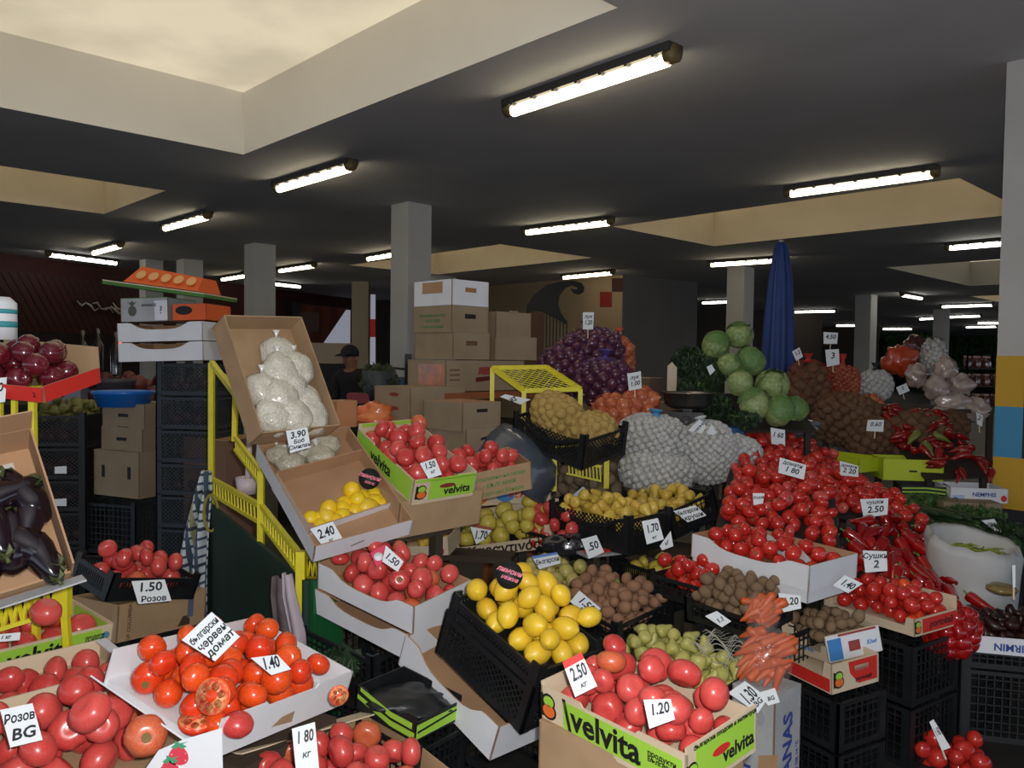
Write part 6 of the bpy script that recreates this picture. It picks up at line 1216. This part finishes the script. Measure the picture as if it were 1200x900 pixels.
for i, (px, py, w, d, h, lab) in enumerate(g2):
    P = at(px, py, 4.8); o = C_(lab, pose((P.x, P.y+.15, P.z), (0, 0, -24)), (w, d, h), KRAFT3, KRAFT2, top=KRAFT3, F='flat')
    if i == 0:
        for u in (-.11, .11): decal(o, 'F', w, d, u, .15, .028, .075, BLACKINK, 'hand_hole')
    else: decal(o, 'F', w, d, .0, h*.55, .085, .02, BLACKINK, 'hand_hole'); decal(o, 'F', w, d, .0, .008, .09, .014, BLACKINK, 'lower_slot')
def basin(C, r, h, m, label):
    q = MB(); q.lathe([(0, .005), (r*.8, .005), (r*.96, h*.8), (r, h*.82), (r*1.02, h), (r*.98, h), (r*.9, h*.8), (r*.75, .02), (0, .02)], 36); return tag(q.build('basin', [m], None, Matrix.Translation(C)), label, 'basin')
basin(at(145, 477, 4.86), .178, .1, M('blue_plastic', (24, 108, 196), .35, coat=.3), 'bright blue plastic basin on top of the brown cartons'); basin(Vector((at(136, 459, 6.35).x, 6.35, 1.185)), .15, at(136, 443, 6.35).z-1.185, M('grey_pot', (70, 66, 72), .5), 'dark grey pot standing behind the blue basin')
X = pose(tuple(at(208, 423, 4.6)), (0, -2, -6)); o = C_('white cardboard tray, lower of two on the dark crate stack', X, (.5, .36, .105), WHITEB, KRAFT2, F='wave'); C_('white cardboard tray, upper of two, below the fruit carton', X @ Matrix.Translation((0, 0, .11)), (.5, .36, .105), WHITEB, KRAFT2, F='wave')
o = C_('grey carton with a pineapple print on the white trays', X @ Matrix.Translation((-.11, .02, .225)), (.28, .32, .13), GREYB, KRAFT2, top=M('green_lid', (70, 120, 50), .6)); decal(o, 'F', .28, .32, -.07, .06, .05, .06, M('grey_print', (90, 90, 84), .7), 'pineapple_print', 'disc'); decal(o, 'F', .28, .32, -.07, .1, .06, .03, M('grey_print', (90, 90, 84), .7), 'leaf_print', [(-.5, .4), (0, -.5), (.5, .4), (.2, .2), (0, .6), (-.2, .2)]); print_text(o, 'F', .28, .32, .03, .09, .022, 'ANANAS', BLACKINK); decal(o, 'F', .28, .32, .1, .06, .075, .11, WHITEB, 'label_patch', None, .0015); print_text(o, 'F', .28, .32, .1, .06, .06, '?', BLACKINK, False, out=.003)
q = MB(); q.box((-.27, -.2, 0), (.33, .2, .018)); q.box((-.27, -.2, .018), (.33, .2, .024), 1); tag(q.build('green_tray_lid', [M('green_lid', (70, 120, 50), .6), PALEB], None, X @ Matrix.Translation((-.05, 0, .395)) @ Matrix.Rotation(RAD(9), 4, 'Y')), 'thin green edged tray lying slanted on the pineapple carton', 'tray')
OF = M('orange_fruit_tray', (224, 96, 34), .5, nz=(5, (206, 80, 30), .5)); FIG = M('print_pale_circle', (226, 170, 110), .6)
o = thing('orange_pack', 'orange packet printed with pale round slices lying on the green tray', 'packet', X @ Matrix.Translation((-.02, 0, .42)) @ Matrix.Rotation(RAD(9), 4, 'Y')); q = MB(); q.add([(-.21, -.14, 0), (.23, -.14, 0), (.23, .14, 0), (-.21, .14, 0), (-.16, -.06, .1), (.21, -.06, .08), (.21, .1, .08), (-.16, .1, .1)], [(3, 2, 1, 0), (0, 1, 5, 4), (1, 2, 6, 5), (2, 3, 7, 6), (3, 0, 4, 7), (4, 5, 6, 7)]); q.build('body', [OF], o)
q = MB()
for i in range(5):
    c = Vector((-.13+.075*i, -.105, .05)); u_, v_ = Vector((1, 0, 0)), Vector((0, .08, .1)).normalized(); nn = Vector((0, -.1, .08)).normalized()*.003; q.add([c+nn+u_*(.028*math.cos(t))+v_*(.032*math.sin(t)) for t in (2*PI*k/14 for k in range(14))], [tuple(range(14))])
q.build('round_print', [FIG], o)
o = C_('low orange carton right of the pineapple carton under the green tray', X @ Matrix.Translation((.16, .0, .225)), (.2, .3, .09), OF, OF); decal(o, 'F', .2, .3, -.03, .055, .1, .05, BLACKINK, 'dark_hole', 'disc')
# dim produce table at the far left
DT = M('table_cloth_dark', (30, 26, 28), .8); q = MB(); q.box((-.9, -.4, 0), (.9, .4, 1.18)); tag(q.build('produce_table', [DT], None, Matrix.Translation((-3.35, 6.6, 0))), 'dark produce table behind the left crate stacks', 'table')
g = random.Random(77); RND = [CHEST[0], CHEST[1], RAPM and APPLE_R[0]]; DIM = [lathe_fruit('root', ell(1, 1, 7), [M('dim_red_fruit', (112, 52, 50), .5, c2=(84, 40, 44))], 10, 0, .12, s) for s in (1, 2)]; DIMG = [lathe_fruit('pear', pearp, [M('dim_green_fruit', (120, 116, 56), .5, c2=(100, 98, 50))], 10, .05, .06, s) for s in (1,)]
fruit(DIM, pack(70, .9, .4, .055, 71, 0, .3, .6), Matrix.Translation((-3.3, 6.55, 1.19)), 'beet', 'dim red vegetable', 'on the dark table at the far left', 'vegetable', 'dim red vegetables on the far left table', 71)
fruit(DIMG, pack(60, .32, .34, .032, 72, 0, .2, .5, top=.16), Matrix.Translation((at(78, 482, 5.0).x, 5.0, at(78, 482, 5.0).z-.06)), 'pear', 'small dull green pear', 'on the left stack of black crates', 'pear', 'dull green pears on the left stack', 72)
o = C_('pale lilac carton with a dark round print behind the red apple box', pose((at(76, 443, 6.35).x, 6.35, 1.185), (0, 0, 4)), (.34, .2, at(76, 418, 6.35).z-1.185), M('lilac_board', (150, 150, 176), .7), KRAFT2); decal(o, 'F', .34, .2, -.02, .1, .15, .14, M('dark_print', (50, 46, 56), .7), 'round_print', 'disc')
for i, (px, py) in enumerate(((97, 410), (115, 408), (136, 412))):
    q = MB(); q.lathe([(.04, -.14), (.042, .06), (.014, .12), (.013, .2), (0, .2)], 14); tag(q.build('dark_bottle', [M('bottle_dark', (20, 16, 16), .2, coat=1)], None, Matrix.Translation(at(px, py+6, 6.4))), 'dark bottle standing on the dim far left table', 'bottle', 'dark bottles on the far left table')
q = MB(); q.blob(lambda t, p: .012*Vector((math.sin(t)*math.cos(p), math.sin(t)*math.sin(p), math.cos(t))), 10, 8); q.tube([(0, 0, -.01), (0, 0, 1.185-at(141, 401, 6.3).z)], .008, 6, 1); tag(q.build('red_lamp', [M('red_glow', (255, 60, 30), .4, emis=((255, 60, 30), 3)), DK], None, Matrix.Translation(at(141, 401, 6.3))), 'tiny red indicator lamp in the dim far left', 'lamp')
# curled iron ornament in front of the tan wall
CI = at(660, 400, 17.0); IX = Matrix.LocRotScale(CI, (-Vector((CI.x, CI.y, 0))).to_track_quat('Y', 'Z'), None); IX = Matrix.Translation(CI); IRON = M('black_iron', (20, 18, 20), .5); o = thing('iron_canopy', 'black curled iron canopy with a barred gate against the tan wall', 'gate', IX)
def ip(x, y): v = at(x, y, 17.0)-CI; return (v.x, v.z)
q = MB(); q.prism([ip(*p) for p in ((617, 368), (617, 358), (626, 345), (640, 334), (656, 330), (672, 329), (682, 332), (685, 337), (684, 342), (679, 345), (672, 343), (669, 338), (673, 339), (677, 339), (677, 336), (670, 334), (662, 338), (656, 346), (654, 356), (657, 366), (664, 377), (664, 380), (636, 365), (626, 364))][::-1], .12, Matrix.Identity(4)); q.build('curled_top', [IRON], o)
q = MB()
for i in range(8):
    x = 637+3.9*i; a, c = ip(x, 364+max(0, i-3)*2.8), ip(x, 445); q.box((a[0]-.012, .03, c[1]), (a[0]+.012, .06, a[1]))
q.build('bars', [IRON], o); q = MB(); a, c = ip(617, 366), ip(636, 445); q.box((a[0], .0, c[1]-1), (c[0], .1, a[1])); q.build('side_panel', [M('side_panel_brown', (104, 74, 60), .8)], o)
# ---- black crates under the front and right side
def cstack(x, y, yaw, size, zs, lab, style='grid', mat=None, group='black crates under the stall'):
    for i, (z0, z1) in enumerate(zs): crate(f'{lab}, {("lowest", "second from the floor", "third from the floor")[i]}' if len(zs) > 1 else lab, pose((x, y, z0), (0, 0, yaw)), (size[0], size[1], z1-z0-.014), style, mat, group, liner=.0, post=.0)
cstack(1.22, 3.03, -60, (.34, .27), ((0, .19), (.19, .385)), 'black crate of the stack under the red printed box')
cstack(1.60, 3.36, -56, (.46, .36), ((0, .25), (.25, .5)), 'black crate of the stack under the round tomatoes box')
cstack(2.02, 3.62, -50, (.4, .36), ((0, .22), (.22, .44)), 'black crate of the stack behind the aisle, below the pepper bag')
cstack(1.02, 3.22, -50, (.36, .3), ((0, .28), (.28, .55)), 'black crate of the stack below the dull kiwis')
cstack(.62, 2.35, -46, (.3, .3), ((0, .24),), 'black crate behind the front brown carton')
cstack(.33, 1.99, -46, (.44, .26), ((0, .155), (.155, .31)), 'black crate of the stack under the plain brown front carton'); cstack(-1.54, 3.26, -27, (.4, .28), ((0, .23), (.23, .455)), 'black crate of the stack under the brown carton at left')
cstack(.05, 2.58, -46, (.5, .36), ((0, .17), (.17, .33)), 'black crate of the stack under the lemon crate', 'grid')
Xg = pose(tuple(at(478, 826, 2.5)-Vector((0, 0, .03))), (0, 6, -38)) @ Matrix.Diagonal((.78, .78, .9, 1)); o = C_('black box with lime wavy print lying on the crates under the white boxes', Xg, (.34, .26, .09), BLACKINK, BLACKP, F='wave', R='flat', hs={'R': .07}, floor=.02)
for u, v, s, dy in ((0, .03, .33, 0), (0, .06, .3, 0)): decal(o, 'F', .34, .26, u, v, s, .022, LIMEG, 'wave_print', [(-.5, .6), (.1, -.9), (.5, -.9), (.5, .1), (.1, 0), (-.5, 1.3)])
decal(o, 'R', .34, .26, 0, .034, .25, .05, LIMEG, 'wave_print'); decal(o, 'R', .34, .26, 0, .035, .24, .008, BLACKINK, 'black_line', [(-.5, -.8), (.5, 1), (.5, 2), (-.5, .2)], .0025)
crumple('dark_film', Xg @ Vector((-.02, 0, .045)), (.13, .1, .035), BLACKP, 'black plastic film inside the lime wavy printed box', 'plastic film', 33)
crate('black crate under the lime wavy printed box', Xg @ Matrix.Translation((.02, 0, -.19)), (.36, .3, .17), 'grid'); crate('lower black crate under the lime wavy printed box', pose((Xg.translation.x+.02, Xg.translation.y, 0), (0, 0, -38)), (.38, .3, max(.1, Xg.translation.z-.23)), 'grid')
crate('black crate with a dark opening directly under the stacked white boxes', pose((-.53, 2.98, .36), (4, 4, -38)), (.4, .32, .21), 'grid'); cstack(-.5, 3.0, -38, (.44, .34), ((0, .18), (.18, .355)), 'black crate of the stack under the white boxes')
herbs('dark_herb_bundle', at(398, 776, 2.78), (.075, .07, .03), 260, GRND, 'dark herbs lying between the white boxes and the orange tomatoes', 95, .03)
# trestle tables that carry the tiers
TB = M('table_board', (70, 56, 44), .85, nz=(4, (54, 44, 36), .6))
def trestle(label, x, y, z, w, d, yaw):
    o = thing('trestle_table', label, 'table', pose((x, y, 0), (0, 0, yaw))); q = MB(); q.box((-w/2, -d/2, z-.03), (w/2, d/2, z)); q.build('table_top', [TB], o)
    for sx in (-1, 1):
        for sy in (-1, 1): q = MB(); q.box((sx*(w/2-.05)-.02, sy*(d/2-.05)-.02, 0), (sx*(w/2-.05)+.02, sy*(d/2-.05)+.02, z-.03)); q.build('leg', [TB], o)
for a in (('dark trestle table under the kiwi and apple crates', .33, 3.62, .41, .9, .45, -50), ('dark trestle table under the yellow pear crates', .66, 4.15, .63, .9, .4, -40), ('dark trestle table under the quince boxes', -.25, 4.2, .6, .45, .6, -100),
 ('dark trestle table under the garlic bags', 1.05, 4.85, .72, .8, .4, -12), ('dark trestle table under the onions and scale', .95, 5.62, .98, 1.3, .5, -5), ('dark trestle table under the potato sacks of the right stall', 3.05, 5.85, .86, 1.4, .6, -5), ('dark trestle table at the back of the right stall', 3.32, 6.6, 1.24, 1.6, .6, -5),
 ('dark trestle table under the front left tomato boxes', -1.42, 2.4, .42, .5, 1.0, -36), ('dark trestle table under the white orange tomato box', -.74, 2.3, .5, .3, .36, -30), ('dark trestle table under the middle lime printed box', -.52, 3.45, .86, .36, .4, -46), ('dark trestle table under the cucumbers and herbs', 2.5, 4.75, .52, 1.1, .5, -20)): trestle(*a)
# ================================================================== PRICE CARDS
card(((0, 832), (38, 824), (50, 867), (12, 876)), 1.75, [('Розов', .26, .2), ('BG', .32, -.22)], 'price card lettered with BG in the front left corner')
card(((-10, 744), (24, 741), (23, 750), (-10, 753)), 2.2, [('1 кг', .5, 0)], 'narrow price card on the tomatoes at the left edge')
card(((-25, 445), (8, 442), (6, 471), (-26, 474)), 2.36, [('4 50', .4, .1)], 'white price card hanging from the dark red apple box')
card(((154, 681), (193, 679), (201, 704), (162, 708)), 2.93, [('1.50', .42, .18), ('Розов', .26, -.32)], 'price card 1.50 on the black crate of pink tomatoes')
card(((213, 750), (248, 717), (281, 746), (252, 775)), 1.94, [('български', .2, .26), ('червен', .22, .0), ('домат', .22, -.27)], 'slanted card with three lines of writing on the orange red tomatoes')
card(((294, 771), (325, 767), (341, 784), (318, 791)), 1.95, [('1.40', .6, .05)], 'price card 1.40 lying on the orange red tomatoes', .5)
card(((342, 854), (369, 846), (374, 900), (347, 905)), 1.92, [('1 80', .3, .24), ('кг', .16, -.15)], 'upright price card 1.80 in the bottom brown box', .1)
card(((335, 505), (360, 501), (364, 524), (340, 531)), 2.86, [('3.90', .34, .24), ('Боб', .2, -.08), ('Смилян', .2, -.32)], 'price card 3.90 below the bags of white beans')
card(((363, 620), (390, 611), (402, 632), (378, 640)), 2.88, [('2.40', .5, .08), ('кг', .16, -.34)], 'price card 2.40 below the small lemons')
card(((452, 639), (473, 658), (466, 670), (448, 658)), 2.72, [('1.50', .5, .0)], 'small folded price card on the tomatoes in the stacked white box'); o = card(((434, 648), (451, 638), (448, 659), (441, 664)), 2.73, [], 'pink card with a white ring on the tomatoes in the stacked white box'); q = MB(); q.tube([(0, 0, 0), (0, 0, .001)], .016, 16); q.build('white_ring', [CARDW], o); o.data.materials[0] = M('card_pink', (220, 62, 96), .6)
card(((492, 543), (510, 537), (518, 556), (502, 561)), 3.05, [('1.50', .4, .2), ('кг', .2, -.2)], 'price card 1.50 in the lime printed box behind the lemons')
card(((549, 612), (578, 619), (568, 632), (558, 638)), 3.95, [('1.70', .5, -.1)], 'price card with a brown strip among the yellow quinces', strip=M('strip_brown', (150, 84, 60), .6))
card(((623, 652), (653, 647), (657, 660), (632, 667)), 3.6, [('Български', .4, -.05)], 'card with a blue strip above the pale green apples', strip=M('strip_blue', (90, 130, 200), .6))
card(((679, 692), (704, 713), (693, 727), (668, 705)), 3.2, [('1.50', .52, .08), ('кг', .2, -.3)], 'price card 1.50 between the lemons and the brown kiwis', .4)
card(((659, 776), (681, 764), (700, 804), (674, 817)), 1.9, [('2.50', .4, .05), ('кг', .16, -.3)], 'price card 2.50 with a red strip in front of the lemons', .15, REDP)
card(((754, 820), (786, 819), (791, 843), (761, 854)), 1.71, [('1.20', .5, .1)], 'price card 1.20 in the front lime printed box', .3)
card(((853, 812), (873, 798), (900, 818), (888, 836)), 2.58, [('1.30', .5, .02), ('BG', .2, -.32)], 'price card 1.30 at the right corner of the green pear crate', .3); card(((888, 812), (908, 806), (914, 823), (900, 827)), 2.57, [('BG', .3, -.1)], 'small pale card behind the 1.30 card')
card(((681, 632), (699, 627), (708, 647), (690, 655)), 3.72, [('.50', .44, .0)], 'price card .50 on the black bag in front of the red tomatoes')
card(((752, 611), (771, 607), (778, 632), (758, 638)), 3.5, [('1.70', .4, .1), ('кг', .16, -.3)], 'price card 1.70 on the yellow pear crate'); card(((773, 640), (786, 622), (789, 640), (776, 645)), 3.6, [('кг', .4, 0)], 'small card hanging below the crate of yellow pears', .05)
card(((789, 599), (815, 592), (828, 604), (806, 612)), 3.9, [('Български', .3, .18), ('круши', .3, -.22)], 'card with two lines of writing on the rear yellow pear crate')
card(((806, 692), (824, 684), (838, 708), (822, 718)), 3.42, [('.50', .46, 0)], 'price card .50 on the crate of bruised fruit'); card(((803, 708), (817, 704), (823, 716), (804, 725)), 3.45, [], 'blank white card behind the .50 card of the bruised fruit'); card(((826, 722), (840, 716), (857, 728), (846, 735)), 2.85, [('1.?', .3, -.1)], 'pale card at the back of the green pears', .4)
card(((914, 536), (945, 545), (942, 562), (912, 554)), 4.05, [('домати', .28, .28), ('1 80', .4, -.12)], 'price card with two lines in the middle of the big tomato heap', .1)
card(((984, 540), (1006, 546), (1006, 559), (985, 557)), 4.6, [('домати', .26, .28), ('2 20', .42, -.1)], 'price card at the upper right of the big tomato heap', .1)
card(((1008, 585), (1041, 584), (1040, 603), (1012, 607)), 4.05, [('чушки', .24, .3), ('2.50', .4, -.12)], 'price card 2.50 between the tomato heap and the cucumbers', .1)
card(((1011, 645), (1039, 646), (1040, 669), (1014, 671)), 3.38, [('Сушки', .28, .25), ('2', .4, -.15)], 'price card on the lower left of the red peppers', .1)
card(((903, 501), (920, 504), (920, 523), (904, 520)), 4.95, [('1 60', .34, .1)], 'price card at the top of the big tomato heap', .1); card(((882, 578), (896, 578), (894, 590), (883, 592)), 3.75, [('Розов', .3, .1)], 'small round-cornered card low in the left part of the tomato heap', .1)
card(((990, 674), (1011, 684), (994, 695), (976, 686)), 3.08, [('1.40', .5, 0)], 'tilted price card against the end of the white tomato box', .4); card(((912, 695), (938, 698), (939, 713), (916, 718)), 2.97, [('1.20', .5, .05)], 'price card 1.20 above the small blue printed kiwi box', .2)
card(((1089, 846), (1094, 843), (1114, 876), (1104, 880)), 2.98, [('1 60', .3, .1)], 'narrow slanted card on the low bag of tomatoes', .0, stick=.04)
card(((683, 366), (696, 366), (695, 386), (683, 386)), 5.35, [('лук', .22, .25), ('1.20', .3, -.1)], 'tall white card on top of the purple onion bags', 0, stick=.06); card(((735, 438), (751, 435), (752, 455), (737, 458)), 4.95, [('лук', .24, .2), ('1.00', .3, -.15)], 'white card standing in the golden onions', 0, stick=.05)
card(((586, 465), (592, 462), (622, 468), (610, 474)), 4.55, [('кг', .3, 0)], 'crumpled white card at the left of the yellow potato crate', .4)
card(((806, 505), (820, 491), (828, 500), (822, 508)), 4.6, [('чесън', .3, 0)], 'white card behind the middle garlic bag', .1, stick=.04); card(((828, 508), (834, 497), (840, 507), (836, 510)), 4.6, [], 'second white card behind the middle garlic bag', .1)
card(((828, 430), (834, 427), (838, 434), (832, 440)), 5.2, [], 'tiny white label in the parsley', 0)
for q4, Y, lab, tx in ((((928, 412), (937, 407), (941, 418), (933, 423)), 6.3, 'white card on top of the tall orange red net sack', '1.2'), (((965, 389), (982, 390), (981, 403), (965, 403)), 6.3, 'upper of the two white cards over the nut sack', '4.50'), (((967, 410), (983, 409), (984, 427), (969, 430)), 6.2, 'lower of the two white cards over the nut sack', '3'), (((1050, 454), (1062, 449), (1066, 458), (1054, 463)), 6.35, 'white card right of the garlic on the right stall', '2'), (((1017, 492), (1036, 492), (1035, 506), (1015, 505)), 5.4, 'white card in front of the brown potato sacks', '0.60'), (((1144, 483), (1152, 487), (1151, 500), (1145, 497)), 5.5, 'narrow white card standing in the mixed peppers', '2'), (((1150, 610), (1165, 608), (1176, 626), (1168, 624)), 4.45, 'white card on the greens behind the white sack', 'марули'), (((1186, 663), (1190, 662), (1190, 688), (1187, 689)), 3.2, 'narrow yellowish slip standing in the dark dried fruit', '')):
    card(q4, Y, [(tx, .4, .1)] if tx else [], lab, 0, stick=.05)
for i, (px, py) in enumerate(((71, 551), (71, 589))): card(((px-7, py-4), (px+7, py-5), (px+7, py+4), (px-7, py+4)), 4.785, [], ('upper', 'lower')[i]+' small white label on the far left crate stack', 0, name='crate_label')
# ================================================================== lettering becomes mesh
bpy.context.view_layer.update(); dg = bpy.context.evaluated_depsgraph_get(); fonts = [o for o in bpy.data.objects if o.type == 'FONT']; made = []
for o in fonts: made.append((o, bpy.data.meshes.new_from_object(o.evaluated_get(dg))))
for o, me in made:
    p, X, nm = o.parent, o.matrix_local.copy(), o.name; c = o.data; bpy.data.objects.remove(o); bpy.data.curves.remove(c); link('lettering', me, p, X)
